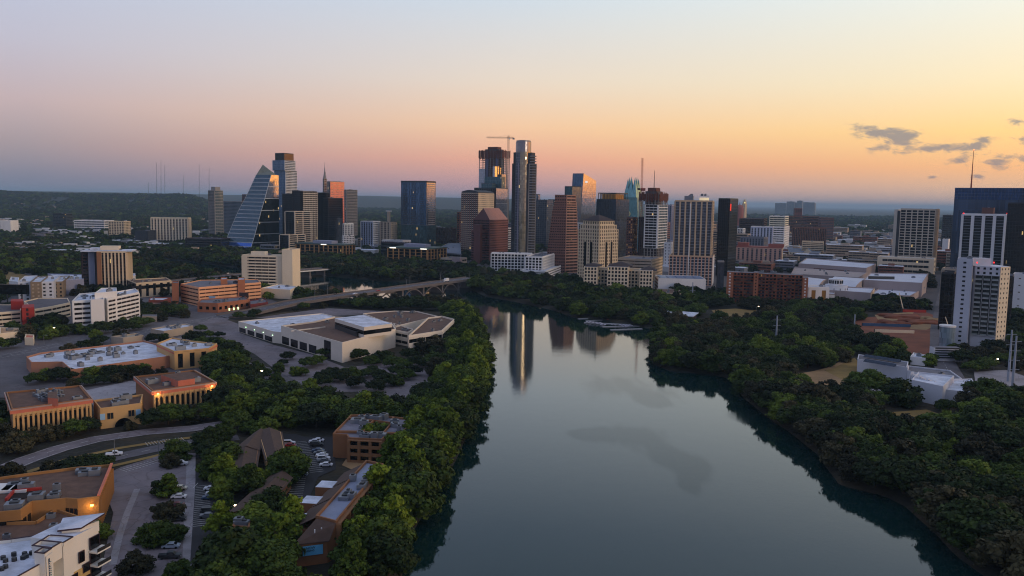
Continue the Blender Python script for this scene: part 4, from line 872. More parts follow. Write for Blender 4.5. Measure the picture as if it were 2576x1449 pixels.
T('x','',1684,1793,1812,647,944,al=16,b=b,front=st('strips',wall=M('pink_rib',(200,160,134),.8,.1,.1),glass=grey,fh=3.3,bw=4.2,wf=.7,d=.8,cap=.6,wall2=white),side=st('punch',wall=white,glass=dbrick,fh=3.4,bw=4,wf=.6,hf=.6),core=rib,fin=False,units=0)
m=b.piece('center_line'); q=b.P[0].lerp(b.P[1],.45); m.box(q-b.e2.to_2d()*1.3,b.e1,.45,b.e2,.4,0,at(1740,512,950).z,white)
b.finish()
b=T('brick_and_white_garage','low white garage podium with slatted skylight roof and brick banded east side',1657,1775,1797,705,862,al=4,front=None,side=st('bands',wall=white,glass=dbrick,fh=3.2,hf=.55,d=.3),core=white,roof=groof,cat='parking garage',fin=False,units=0,l=40)
for i in range(5):
    m=b.piece('skylight'); q=b.P[0].lerp(b.P[1],.12+.19*i).lerp(b.P[3].lerp(b.P[2],.12+.19*i),.45); m.box(q,b.e1,4,b.e2,15,b.h+.3,b.h+1.4,M('blue_roof_panel',(120,140,170),.4,.1,.2,metal=.2))
b.finish()
T('flat_tan_building','low flat tan building with gravel roof under the white garage podium',1665,1722,1727,741,800,al=2,front=st('bands',wall=beige,glass=offw,fh=5,hf=.3),core=beige,roof=gravel,l=40)
b=T('dark_green_tower','dark green glass tower with pale top and small red emblem, behind the wide ribbed tower',1808,1837,1857,501,1080,al=30,front=st('curtain',glass=black,fh=3.8,bw=2.6,line=dmetal),side=st('curtain',glass=G_('olive_glass',(70,78,74),.4,.1,.6,.3,wob=.015),fh=3.8,bw=2.2,line=dmetal),core=coppergreen,fin=False,units=1)
q=b.P[1]+b.e2.to_2d()*2; m=b.piece('emblem'); m.box(q+b.e1.to_2d()*.5,b.e2,1.4,b.e1,.3,b.h-15,b.h-6,E_('red_emblem',(225,50,30),1.0)); b.finish()
# orange brick slab
def brickslab():
    d=790; al=math.radians(17); b=Bld('orange_brick_apartments','long orange brick apartment slab with rows of recessed balconies on the north bank','apartment building',at(1930,760,d)[:2])
    secs=[(1829,1845,684,0,brick,None),(1845,1897,685,2.2,brick,1),(1897,1908,684,0,brick,None),(1908,2020,687,2.2,brick,1),(2020,2034,694,0,brick,None)]
    e1=Vector((math.cos(al),-math.sin(al),0)); e2=Vector((math.sin(al),math.cos(al),0)); P0=at(1829,684,d)
    for xa,xb,yt,rec,mt,bal in secs:
        s0=colsolve(P0,xa,e1); s1=colsolve(P0,xb,e1); A=P0+e1*s0+e2*rec; B=P0+e1*s1+e2*rec; z=at(xa,yt,d).z
        Q=[A.to_2d(),B.to_2d(),(B+e2*(16-rec)).to_2d(),(A+e2*(16-rec)).to_2d()]; b.part('wall').prism(Q,0,z,mt,groof); FOOT.append((Q,3))
        if bal:
            facade(b,A,B,0,z,st('punch',wall=M('deep_brick',(132,74,50),.9,.15,.2),glass=dark,mix=[dark,dark,black,M('curtained_window',(96,80,56),.6,.2,.4)],fh=3,bw=3.4,wf=.6,hf=.6,d=.2))
            nf=int(z/3); nb=int((s1-s0)/6.8)
            for i in range(nb):
                for j in range(1,nf):
                    q=A+e1*((i+.5)*(s1-s0)/nb); m=b.piece('balcony') if len(b.kids)<98 else b.part('balconies')
                    m.box(q.to_2d()-e2.to_2d()*1.0,e1,2.4,e2,1,j*3-.12,j*3+.1,dbrick); m.box(q.to_2d()-e2.to_2d()*1.95,e1,2.4,e2,.05,j*3+.1,j*3+1,dmetal)
        else: facade(b,A,B,0,z,st('punch',wall=mt,glass=white if xb-xa>13 else dark,fh=3,bw=4.5,wf=.28,hf=.5,d=.2))
    rooftop(b,[Vector((P0+e1*2+e2*4).to_2d()),Vector((P0+e1*60+e2*4).to_2d()),Vector((P0+e1*60+e2*12).to_2d()),Vector((P0+e1*2+e2*12).to_2d())],P0.z,6)
    b.finish()
brickslab()
T('narrow_grey_block','narrow grey block between the dark green tower and the brick slab',1806,1822,1829,660,900,al=12,front=st('curtain',glass=grey,fh=4,bw=3,line=dmetal),core=conc,units=1)
# blocks beyond the brick slab
pinkc=M('pinkish_concrete',(186,150,134),.85,.12,.08,streak=True)
b=T('pink_hotel','pinkish hotel slab with brick-red roof caps behind the orange brick apartments',1853,1968,1985,625,1230,al=20,front=st('strips',wall=pinkc,glass=grey,fh=3.4,bw=6.5,wf=.42,d=.8),side=st('punch',wall=cream,glass=dark,fh=3.4,bw=4,wf=.3,hf=.4),core=pinkc,fin=False,roof=gravel,units=3,cat='hotel',l=26)
b.piece('roof_cap').prism(off_poly(b.P,.5),b.h-.02,b.h+1.6,M('dull_red_cap',(150,84,72),.8,.15,.2))
m=b.piece('roof_tower'); q=b.P[0].lerp(b.P[1],.14)+b.e2.to_2d()*8; m.box(q,b.e1,8,b.e2,6,b.h+1.65,b.h+7,M('dull_red_cap')); m=b.piece('roof_tower'); q=b.P[0].lerp(b.P[1],.86)+b.e2.to_2d()*8; m.box(q,b.e1,11,b.e2,6,b.h+1.65,b.h+6,M('dull_red_cap')); b.finish()
T('white_frame_block','small white gridded block beside the dark green tower',1855,1869,1875,576,1560,front=st('punch',wall=white,glass=black,fh=4,bw=5,wf=.7,hf=.6),core=white)
T('dark_brown_block','dark brown office block behind the blue and white striped apartments',1860,1922,1930,552,1800,al=20,front=st('bands',wall=dbrown,glass=black,fh=4),core=dbrown)
T('striped_apartments','blue and white vertically striped apartment block behind the pinkish hotel',1889,1944,1954,572,1460,al=20,front=st('strips',wall=M('blue_white_wall',(176,184,204),.7,.1,.1),glass=grey,fh=3.5,bw=5,wf=.5),core=white,units=2)
b=T('white_banded_tower','stepped white tower with strong dark window bands and dish-topped roof',1926,1973,1986,572,1560,al=24,front=st('bands',wall=white,glass=dark,fh=4,hf=.45),side=st('punch',wall=white,glass=dark,fh=4.5,bw=6,wf=.6,hf=.5),core=white,fin=False,units=1)
T('x','',1936,1975,1984,545,1580,al=24,b=b,front=st('bands',wall=M('pale_cream',(220,214,190),.8,.1,.1),glass=dark,fh=4,hf=.45),core=white,fin=False,z0=b.h,foot=False); b.finish()  # upper tier in a warmer cream than the white below
T('brown_grid_slab','wide dark brown gridded office slab above the cream parking garage',1994,2079,2084,574,1760,al=18,front=st('strips',wall=brown,glass=dark,fh=3.8,bw=3.4,wf=.6),core=brown,l=30)
T('broad_brown_office','broad brown banded office far beyond the brown gridded slab',1984,2062,2080,546,2300,al=20,front=st('bands',wall=brown,glass=dark,fh=4.2),core=brown,l=40)
T('rose_offices','rose brown office block at the east end of the broad brown banded office',2066,2098,2106,549,2200,al=8,front=st('bands',wall=brown,glass=grey,fh=4.2),core=brown,l=30)
T('grey_office','low dark grey office on the far side of the white banded tower',1972,2000,2008,554,2500,al=8,front=st('bands',wall=charc,glass=dark,fh=4.2),core=charc,l=30)
T('brick_crown_block','brick coloured block standing highest among the far offices',2001,2018,2024,525,2900,al=8,front=st('bands',wall=dbrick,glass=dark,fh=4.2),core=dbrick,l=30)
T('cream_parking_garage','cream banded parking garage in front of the brown gridded slab',2018,2072,2081,610,1480,al=20,front=st('bands',wall=cream,glass=black,fh=3.2,hf=.4),core=cream,cat='parking garage',l=30,units=1)
b=low('slate_roofed_school','long cream stone school with blue slate roof and central gable',[(1986,634),(2063,638),(2070,624),(1972,620)],11,[st('punch',wall=offw,glass=dark,fh=3.6,bw=5,wf=.5,hf=.5)],core=offw,roof=slate,cat='school',units=0,par=False,fin=False)
P=b.P; m=b.piece('roof'); r0,r1=P[0].lerp(P[3],.5),P[1].lerp(P[2],.5); m.poly([(*P[0],11.02),(*P[1],11.02),(*r1,16),(*r0,16)],slate); m.poly([(*P[2],11.02),(*P[3],11.02),(*r0,16),(*r1,16)],slate); m.poly([(*P[3],11.02),(*P[0],11.02),(*r0,16)],offw); m.poly([(*P[1],11.02),(*P[2],11.02),(*r1,16)],offw)
m=b.piece('gable'); q=P[0].lerp(P[1],.6); d_=(P[1]-P[0]).normalized(); n=Vector((d_.y,-d_.x)); lo=[q-d_*7+n*1,q+d_*7+n*1,q+d_*7-n*7,q-d_*7-n*7]; m.prism(lo,0,12,offw); m.poly([(*lo[0],12),(*lo[1],12),(*(q+n*1),19)],offw); m.poly([(*lo[1],12),(*lo[2],12),(*(q-n*7),19),(*(q+n*1),19)],slate); m.poly([(*lo[3],12),(*lo[0],12),(*(q+n*1),19),(*(q-n*7),19)],slate)
b.finish()
# tower with clock on the far campus, domed capitol
b=T('campus_clock_tower','far pale stone clock tower with tapered top on the horizon',1867,1874,1879,512,3300,front=st('strips',wall=cream,glass=beige,fh=8,bw=6,wf=.4),core=cream,fin=False,units=0,par=False)
c=sum(b.P,Vector((0,0)))/4; m=b.piece('lantern'); m.box(c,b.e1,6,b.e2,6,b.h,b.h+9,cream); m.box(c,b.e1,3.5,b.e2,3.5,b.h+9,b.h+16,cream); m=b.piece('clock'); m.box((c.x,c.y-7),(1,0),2.5,(0,1),.4,b.h+1,b.h+6,E_('far_clock',(255,236,150),1)); b.finish()
b=Bld('domed_capitol','reddish granite dome peeping beside the dark green tower','building',at(1860,540,2700)[:2]); q=at(1860,540,2700); m=b.piece('drum'); m.prism(cyl_poly(q,13,16),0,at(1860,524,2700).z,M('red_granite',(150,90,80),.8,.1,.1)); z=at(1860,524,2700).z; m=b.piece('dome')
for i in range(6): a0,a1=i*15,(i+1)*15; m.tube((q.x,q.y,z+12*math.sin(math.radians(a0))),(q.x,q.y,z+12*math.sin(math.radians(a1))),12*math.cos(math.radians(a0)),12*math.cos(math.radians(a1))+.1,M('red_granite'),12)
m.tube((q.x,q.y,z+11),(q.x,q.y,z+20),1.5,.3,M('red_granite'),6); b.finish()
# ---------------- convention centre ----------------
cc_=M('mauve_concrete',(166,152,148),.9,.12,.06,streak=True); wr2=M('bright_roof',(198,202,214),.7,.12,.05)
b=Bld('convention_center','vast low mauve convention center of stepped wings under broad white roofs','convention center',px(2110,700)[:2])
def wing(pix,h,roof=wr2,core=cc_,styles=(),units=0):
    return low('x','',pix,h,styles,core=core,roof=roof,b=b,fin=False,units=units,ph=1)
wing([(2009,664),(2180,676),(2204,665),(2030,650)],13,styles=[st('bands',wall=cc_,glass=brown,fh=13,hf=.4,end=22)])
wing([(1990,690),(2160,700),(2185,684),(2000,672)],8,roof=cc_,units=8)
def vault(pix,h,rise,n=12):
    P=[px(x,y,h).to_2d() for x,y in pix]; w=b.part('wall'); w.prism(P,0,h,cc_,wr2); m=b.piece('vaulted_roof')
    for i in range(n):
        t0,t1=i/n,(i+1)/n; z=lambda t:h+.05+rise*math.sin(math.pi*t)**.8 if 0<t<1 else h+.05
        a0,a1=P[0].lerp(P[3],t0),P[0].lerp(P[3],t1); c0,c1=P[1].lerp(P[2],t0),P[1].lerp(P[2],t1)
        m.poly([(*a0,z(t0)),(*c0,z(t0)),(*c1,z(t1)),(*a1,z(t1))],wr2); 
    for S_ in ((0,3),(1,2)):
        pts=[(*P[S_[0]].lerp(P[S_[1]],i/n),h+.05+(rise*math.sin(math.pi*i/n)**.8 if 0<i<n else 0)) for i in range(n+1)]; m.poly(pts,cc_)
    for i in range(4): q=P[1].lerp(P[2],.15+.2*i); k=b.piece('window'); d_=(P[2]-P[1]).normalized(); nn=Vector((d_.y,-d_.x)); k.box(q+nn*.2,d_,1.8,nn,.15,h-7,h-2,cream)
    FOOT.append((P,3))
vault([(1975,718),(2058,722),(2085,706),(1990,694)],10,4); vault([(2086,717),(2152,722),(2190,704),(2104,698)],10.5,4)
wing([(1955,716),(1995,720),(2010,704),(1930,696)],8)
wing([(2072,731),(2190,739),(2200,726),(2085,722)],9.5,styles=[None,st('punch',wall=cream,glass=beige,fh=9,bw=9,wf=.5,hf=.8)])
wing([(2172,706),(2320,714),(2335,690),(2190,688)],14,units=3)
wing([(2186,742),(2290,746),(2330,724),(2210,728)],5.5,units=5)
wing([(2033,738),(2100,742),(2100,728),(2033,724)],8,styles=[st('bands',wall=white,glass=dark,fh=8,hf=.3)])
# lit glass entrance
for i in range(5): m=b.piece('lit_entrance'); q=px(2150+i*11,757); m.box((q.x,q.y),(1,0),1.6,(0,1),.6,0,4,E_('entrance_light',(255,214,130),1.4))
m=b.piece('dark_louver'); q=px(2215,734); m.box((q.x,q.y),(1,0),14,(0,1),1,0,17,charc)
b.finish()
b=Bld('round_white_tower','round white tower with windowed drum on top at the corner of the convention center','tower',px(2108,752)[:2]); q=px(2112,756); R=10.5
h1=hgt(718,756,2110); h2=hgt(703,756,2110); m=b.part('wall'); m.prism(cyl_poly((q.x,q.y+R),R,20),0,h1,white,wroof); m=b.piece('drum'); m.prism(cyl_poly((q.x-1,q.y+R),R*.62,16),h1,h2,white,wroof)
for i in range(9): a=math.pi*(1.05+.9*i/8); b.win('drum_window',dark,(q.x-1+math.cos(a)*R*.62,q.y+R+math.sin(a)*R*.62,(h1+h2)/2),(-math.sin(a),math.cos(a)),1.5,3.2,.15)
for j in range(2):
    for i in range(5): a=math.pi*(1.15+.7*i/4); b.win('window',dark,(q.x+math.cos(a)*R,q.y+R+math.sin(a)*R,h1-4-4*j),(-math.sin(a),math.cos(a)),.6,2,.15)
FOOT.append((cyl_poly((q.x,q.y+R),R,12),2)); b.finish()
b=T('white_gallery_wing','white stone wing with tall gridded golden window next to the round white tower',2034,2086,2094,725,790,al=2,front=st('punch',wall=white,glass=M('amber_pane',(150,110,50),.3,.2,.3),fh=12,bw=11,wf=.4,hf=.7),core=white,roof=wroof,units=1,l=20)
# big gridded hotel on the east
hg=st('punch',wall=M('greige',(190,178,160),.85,.1,.08),glass=black,fh=3.9,bw=7.4,wf=.82,hf=.74,d=.9)
b=T('gridded_hotel_tower','tall beige hotel tower with dark window grid and blank west strip',2266,2354,2369,529,1190,al=36,front=hg,side=st('punch',wall=M('greige'),glass=cream,fh=3.9,bw=6,wf=.6,hf=.5),core=M('greige'),fin=False,units=5,l=32,cat='hotel',ph=2)
T('x','',2250,2259,2262,529,1240,al=36,b=b,core=M('greige_pale',(206,196,180),.85,.1,.1),fin=False,units=0,l=30); T('x','',2258,2266,2268,530,1236,al=36,b=b,core=charc,fin=False,units=0,l=26,par=False,foot=False)
T('x','',2208,2350,2362,653,1150,al=30,b=b,front=st('bands',wall=offw,glass=dark,fh=7,hf=.45,end=6),core=offw,roof=wroof,fin=False,units=3,l=30)
b.finish()
b=T('blue_glass_giant','huge blue glass tower block with tall red-tipped antenna at the east edge',2403,2600,2640,473,1120,al=33,front=st('curtain',glass=G_('giant_glass',(62,80,104),.45,.12,.6,.45,cell=(3,3,30),wob=.03,lit=0),fh=4,bw=3,line=dmetal),core=charc,fin=False,units=0,l=40,par=False)
facade(b,b.P[0],b.P[1],b.h-16,b.h,st('curtain',glass=G_('giant_crown_glass',(70,110,170),.5,.1,.6,.35),fh=4,bw=4,d=1)); q=at(2443,470,1160); m=b.piece('antenna'); zt=at(2447,378,1160).z; m.tube((q.x,q.y,b.h),(q.x,q.y,(b.h*2+zt)/3),1.1,.8,craner,6); m.tube((q.x,q.y,(b.h*2+zt)/3),(q.x,q.y,zt),.7,.25,craner,6); m=b.piece('beacon'); m.tube((q.x,q.y,zt),(q.x,q.y,zt+1.5),.8,.8,E_('beacon',(255,150,90),2),8); b.finish()
T('dark_edge_tower','dark weathered glass tower cut by the east edge in front of the blue giant',2536,2640,2660,513,900,al=33,front=st('curtain',glass=black,fh=4,bw=3,line=dmetal),core=charc,l=30)
b=T('white_pillared_hotel','black hotel tower with bold white vertical pillars behind the white curved tower',2421,2531,2538,541,1040,al=36,front=st('strips',wall=white,glass=black,fh=3.5,bw=11,wf=.7,d=1.2,wall2=metal),core=white,fin=False,units=3,l=28,cat='hotel')
T('x','',2470,2500,2503,525,1052,al=34,b=b,core=brown,fin=False,units=1,z0=b.h,l=14,foot=False)
for x_ in (2424,2534): q=at(x_,538,1040); m=b.piece('warning_light'); m.tube(q,q+Vector((0,0,1.2)),.7,.7,E_('red_lamp',(255,40,40),3),6)
b.finish()
T('slim_white_block','slim white block with blue lit sign between gridded hotel and blue giant',2371,2386,2389,603,1500,al=34,front=None,core=white,units=1,l=20)
T('dark_far_block','dark residential block behind the slim white block',2372,2398,2404,543,1700,al=34,front=st('bands',wall=charc,glass=dark,fh=4),core=charc,l=30)
# curved white tower on the east bank
def milago():
    b=Bld('white_curved_tower','white curved-fronted residential tower with mid balconies and small square windows','apartment tower',px(2450,880)[:2]); wt=M('cool_white_stucco',(190,194,204),.8,.08,.06,streak=True)
    b=T('x','',2409,2447,2452,656,548,al=30,b=b,front=st('punch',wall=wt,glass=dark,fh=3.1,bw=7,wf=.2,hf=.4,d=.25),core=wt,fin=False,units=1,l=16)
    P0=b.P[1]; h=at(2480,668,560).z
    b.e1=Vector((1,0,0)); A=at(2452,700,556).to_2d(); Bq=at(2515,700,548).to_2d(); Cq=at(2539,700,553).to_2d()
    b.part('wall').prism([A,Bq,Cq,Cq+Vector((0,16)),A+Vector((0,16))],0,h,wt,wroof); FOOT.append(([A,Bq,Cq,Cq+Vector((0,16)),A+Vector((0,16))],3))
    facade(b,A,Bq,8,h-6,st('balcony',wall=M('pale_slab',(170,172,176),.8,.1,.2),glass=G_('apartment_glass',(60,66,66),.2,.15,.5,.6,lit=.003),fh=3.1,bd=1.6,bw=5.5,pw=.3,seg=3,gap=1.2,pd=.2,railm=G_('railing_glass',(150,160,160),.2,.2,.5,.1)))
    facade(b,Bq,Cq,0,h,st('punch',wall=offw,glass=dark,fh=3.1,bw=4.2,wf=.3,hf=.4,d=.25))
    facade(b,A,Bq,h-6,h,st('punch',wall=wt,glass=dark,fh=3,bw=4,wf=.4,hf=.5,d=.25))
    m=b.piece('penthouse'); m.box(A.lerp(Bq,.35)+Vector((0,7)),(1,0),6,(0,1),4,h,h+5,wt); 
    m=b.piece('round_podium'); q=px(2392,880); m.prism(cyl_poly((q.x,q.y+6),4.8,18),0,hgt(824,880,2390),G_('podium_glass',(150,168,178),.4,.1,.5,.3)); m.prism(cyl_poly((q.x,q.y+6),5.1,18),hgt(824,880,2390),hgt(822,880,2390)+.5,white)
    for xx in (2458,2500): q=at(xx,662,552); m=b.piece('warning_light'); m.tube(q,q+Vector((0,0,.8)),.4,.4,E_('red_lamp'),6)
    b.finish()
milago()
T('dark_slab_building','plain near-black slab building west of the white curved tower',2369,2401,2404,689,625,al=32,front=st('curtain',glass=black,fh=3.2,bw=3,line=charc),core=charc,l=20,units=1)
T('dark_slab_building','plain near-black slab building east of the white curved tower',2527,2548,2552,698,640,al=33,front=st('curtain',glass=black,fh=3.2,bw=3,line=charc),core=charc,l=20,units=1)
T('white_edge_building','plain white mid-rise at the east edge beyond the near-black slab',2549,2620,2640,695,760,al=34,front=st('punch',wall=white,glass=M('curtained_window'),fh=7,bw=9,wf=.15,hf=.15,d=.1),core=white,l=20)
T('low_beige_block','low beige block with lit flat canopy north of the near-black slab',2369,2415,2425,680,760,al=34,front=st('bands',wall=beige,glass=dark,fh=4),core=beige,l=20,units=2)
# cultural center by the east bank
b=Bld('cultural_center','white cultural center with tall banded block, curved ribbed wing and long low wing','museum',px(2330,960)[:2]); wt=M('museum_white',(206,208,214),.8,.08,.08)
low('x','',[(2157,905),(2282,926),(2285,912),(2160,893)],7,core=wt,roof=groof,b=b,fin=False,units=0,ph=.5)
for (a,c) in (((2174,897),(2264,911)),((2174,909),(2252,922))):
    m=b.piece('solar_panels'); A=px(*a,7.6).to_2d(); B=px(*c,7.6).to_2d(); d_=(B-A).normalized(); n=Vector((d_.y,-d_.x)); m.loft([(*(A+n*1.2),7.6),(*(B+n*1.2),7.6),(*(B-n*1.2),7.6),(*(A-n*1.2),7.6)],[(*(A+n*1.2),7.7),(*(B+n*1.2),7.7),(*(B-n*1.2),8.9),(*(A-n*1.2),8.9)],G_('solar_panel',(26,40,66),.2,.2,.6,.3))
low('x','',[(2282,934),(2370,958),(2420,955),(2390,934),(2285,922)],6,core=wt,roof=groof,b=b,fin=False,units=1,ph=.6)
b2=T('x','',2350,2418,2421,876,497,al=3,b=b,core=wt,fin=False,units=0,l=6,par=False)
for j in range(5): m=b.piece('band'); q=b.P[0].lerp(b.P[1],.5); z=b.h*(.24+.17*j); m.box(q-b.e2.to_2d()*.05,b.e1,(b.P[1]-b.P[0]).length/2-.8,b.e2,.2,z,z+.8,charc)
T('x','',2410,2441,2443,931,475,al=3,b=b,core=wt,fin=False,units=0,l=6,par=False)
# ribbed curved wing
cur=[(2291,990,944),(2310,998,946),(2330,1003,950),(2346,1006,955),(2360,1008,963)]
gp=[px(x,y).to_2d() for x,y,_ in cur]; 
for i in range(16):
    t=i/15*(len(gp)-1); k=min(int(t),len(gp)-2); f=t-k; q=gp[k].lerp(gp[k+1],f); h=hgt(944+8*f+ (cur[k][2]-944)*.6,1000,2320); d_=(gp[k+1]-gp[k]).normalized(); n=Vector((d_.y,-d_.x)); m=b.piece('rib'); m.loft([(*(q-d_*.25+n*3),0),(*(q+d_*.25+n*3),0),(*(q+d_*.25-n*1),0),(*(q-d_*.25-n*1),0)],[(*(q-d_*.25+n*.6),h),(*(q+d_*.25+n*.6),h),(*(q+d_*.25-n*1),h),(*(q-d_*.25-n*1),h)],wt)
low('x','',[(2293,958),(2372,975),(2400,948),(2310,938)],9,core=wt,roof=wroof,b=b,fin=False,units=0,ph=.6)
low('x','',[(2375,982),(2440,990),(2458,975),(2444,955),(2380,958)],6,core=wt,roof=wroof,b=b,fin=False,units=0,ph=.6)
b.finish()
low('flat_white_outbuilding','small flat white outbuilding with parapet behind the cultural center',[(2290,900),(2328,904),(2330,896),(2298,890)],4,core=white,roof=wroof,units=1)
# ---------------- bridges ----------------
def bridge(name,label,pix,z,w,piers,arch=False,deckm=M('bridge_concrete',(116,108,104),.9,.25,.1),thick=1.3,rail=1.1,col=asph):
    P=[px(x,y,zz).to_2d() for (x,y),zz in zip(pix,z)]; b=Bld(name,label,'bridge',P[len(P)//2]); dk=b.piece('deck'); rd=b.piece('road_surface')
    nrm=[]
    for i in range(len(P)):
        d=(P[min(i+1,len(P)-1)]-P[max(0,i-1)]).normalized(); nrm.append(Vector((d.y,-d.x)))
    for s_,nm in ((1,'railing'),(-1,'railing')):
        m=b.piece(nm)
        for i in range(len(P)-1):
            a,c=P[i]+nrm[i]*s_*w/2,P[i+1]+nrm[i+1]*s_*w/2; n=nrm[i]*.15
            m.loft([(*(a-n),z[i]),(*(c-n),z[i+1]),(*(c+n),z[i+1]),(*(a+n),z[i])],[(*(a-n),z[i]+rail),(*(c-n),z[i+1]+rail),(*(c+n),z[i+1]+rail),(*(a+n),z[i]+rail)],M('bridge_parapet',(112,104,100),.9,.2,.2))
    for i in range(len(P)-1):
        a,c=P[i],P[i+1]; n0,n1=nrm[i]*w/2,nrm[i+1]*w/2
        dk.loft([(*(a+n0),z[i]-thick),(*(c+n1),z[i+1]-thick),(*(c-n1),z[i+1]-thick),(*(a-n0),z[i]-thick)],[(*(a+n0),z[i]),(*(c+n1),z[i+1]),(*(c-n1),z[i+1]),(*(a-n0),z[i])],deckm)
        k=.9; rd.poly([(*(a+n0*k),z[i]+.05),(*(c+n1*k),z[i+1]+.05),(*(c-n1*k),z[i+1]+.05),(*(a-n0*k),z[i]+.05)],col)
        for off in (-.45,0,.45):
            d=(c-a); Ln=d.length; d/=Ln; s=0
            while s<Ln-3: q=a+d*s+nrm[i]*w/2*off; zz=z[i]+(z[i+1]-z[i])*s/Ln+.07; z2=z[i]+(z[i+1]-z[i])*(s+3)/Ln+.07; rd.poly([(*(q+nrm[i]*.12),zz),(*(q+d*3+nrm[i]*.12),z2),(*(q+d*3-nrm[i]*.12),z2),(*(q-nrm[i]*.12),zz)],paintw); s+=9
    L_=[0]
    for i in range(len(P)-1): L_.append(L_[-1]+(P[i+1]-P[i]).length)
    def along(s):
        for i in range(len(P)-1):
            if s<=L_[i+1]+1e-6: f=(s-L_[i])/(L_[i+1]-L_[i]); return P[i].lerp(P[i+1],f),nrm[i],z[i]+(z[i+1]-z[i])*f,(P[i+1]-P[i]).normalized()
        return P[-1],nrm[-1],z[-1],(P[-1]-P[-2]).normalized()
    ss=[t*L_[-1] for t in piers]
    for k,s in enumerate(ss):
        q,n,zz,d=along(s); m=b.piece('pier'); m.box(q,n,w/2-1.5,d,1.0,-7,zz-thick,M('bridge_concrete')); m.box(q,n,w/2-1,d,1.8,-7,0,M('bridge_concrete'))
    if arch:
        for s0,s1 in zip(ss,ss[1:]):
            for sd in (-1,1):
                m=b.piece('arch_rib'); K=10
                for i in range(K):
                    t0,t1=i/K,(i+1)/K; pts=[]
                    for t in (t0,t1): q,n,zz,d=along(s0+(s1-s0)*t); pts.append((q+n*sd*(w/2-2),zz-thick-.3-(zz+.5)*(abs(2*t-1)**2.2)))
                    (q0,z0_),(q1,z1_)=pts; nn=nrm[0]*.5; m.loft([(*(q0-nn),z0_-1),(*(q1-nn),z1_-1),(*(q1+nn),z1_-1),(*(q0+nn),z0_-1)],[(*(q0-nn),z0_),(*(q1-nn),z1_),(*(q1+nn),z1_),(*(q0+nn),z0_)],M('bridge_concrete'))
    b.finish(); LOT.append([tuple(p_+n_*w*.55) for p_,n_ in zip(P,nrm)]+[tuple(p_-n_*w*.55) for p_,n_ in reversed(list(zip(P,nrm)))]); return P,nrm,along,L_
BR=bridge('arched_road_bridge','long concrete road bridge on open arches crossing the lake to downtown',[(560,797),(640,783),(730,762),(807,750),(956,731),(1066,716),(1190,699)],[.3,2.2,5.2,7,8,8.3,8],18,[.36,.47,.58,.68,.78,.87,.95],arch=True)
bridge('flat_road_bridge','lower flat pale road bridge west of the arched road bridge',[(400,716),(432,708),(574,694),(700,684),(823,675)],[.5,5,8,8,7],16,[.3,.45,.6,.72,.84,.95],deckm=white)
bridge('railway_bridge','distant dark low bridge through trees at the west edge',[(-40,624),(60,620),(180,619),(290,620)],[7,8,8,5],9,[.2,.4,.6,.8],deckm=dbrown)
bridge('far_flyover','pale far flyover amid the western suburbs',[(110,545),(170,543),(240,540),(330,547)],[8,10,10,6],14,[.2,.4,.6,.8])
# ---------------- south bank, upper rows ----------------
b=T('balcony_apartment_tower','tall tan apartment tower with blank blue-grey stair core and cream balcony fins',244,317,318.5,632,785,al=-14,front=st('strips',wall=cream,glass=dark,fh=3,bw=3.3,wf=.6,d=1.3,wall2=brown),left=GB(wall=dbrown,glass=dark,fh=3,bd=1.3,bw=6),core=brown,fin=False,units=3,par=False,l=22)
e1=b.e1.to_2d(); e2=b.e2.to_2d(); P=b.P; m=b.piece('stair_core'); q=P[0]-e1*2.2; 
T('x','',221,237,239,628,786,al=-14,b=b,core=M('blue_grey_stucco',(142,148,168),.85,.1,.08),fin=False,units=0,par=False,foot=False,l=16)
T('x','',206,221,223,632,789,al=-14,b=b,front=GB(wall=dbrown,glass=dark,fh=3,bd=1.0,bw=8),core=dbrown,fin=False,units=0,par=False,foot=False,l=16)
m=b.piece('stucco_strip'); q=P[0]+e1*1.8; m.box(q-e2*.9,e1,1.9,e2,.9,0,b.h,M('tan_strip',(150,104,70),.9,.1,.1))
ro=b.piece('roof_slab'); hh=at(280,633,785).z; c=(P[0]+P[1]+P[2]+P[3])/4-e1*6; ro.box(c+e1*1.5,e1,22,e2,12,hh,hh+1.2,wroof); mm=b.piece('machine_room'); mm.box(c+e1*3,e1,8,e2,5,hh+1.42,hh+5,offw); mm.box(c-e1*9,e1,5,e2,4,hh+1.42,hh+3.4,wroof); b.finish(); 
T('vertical_striped_slab','broad white block with dark vertical stripes beyond the west trees',379,472,476,549,1600,al=-4,front=st('strips',wall=offw,glass=dark,fh=3.2,bw=5.6,wf=.5,d=.7),core=offw,l=20)
b=T('white_waterside_building','pale lilac waterside building with a row of small windows across the far inlet',317,368,369,624,1330,al=-3,front=st('punch',wall=M('lilac_panel'),glass=dark,fh=12,bw=5,wf=.25,hf=.14),core=M('lilac_panel'),l=18,units=0)
T('dark_riverside_offices','dark brown terraced offices at the foot of the sail-shaped tower',466,556,564,602,1420,al=4,front=st('bands',wall=charc,glass=black,fh=4.5,hf=.6),core=dbrown,roof=slate,units=4,l=40)
T('dark_apartments','small dark mid-rise beside the vertical striped slab',340,372,380,582,1560,al=4,front=st('punch',wall=charc,glass=grey,fh=3.4,bw=5),core=charc,l=30)
T('grey_low_office','low white office row far west with lit parking lamps',273,312,322,558,1900,al=2,front=st('punch',wall=cream,glass=dark,fh=3.6,bw=6),core=cream,l=30)
T('long_white_warehouse','long flat white warehouse beyond the west trees',186,262,270,556,2100,al=2,front=st('bands',wall=white,glass=grey,fh=5),core=white,roof=wroof,l=50)
T('dark_glass_office','dark square glass office above the pale far flyover',133,166,170,538,2250,al=2,front=st('bands',wall=charc,glass=dark,fh=4),core=charc,l=30)
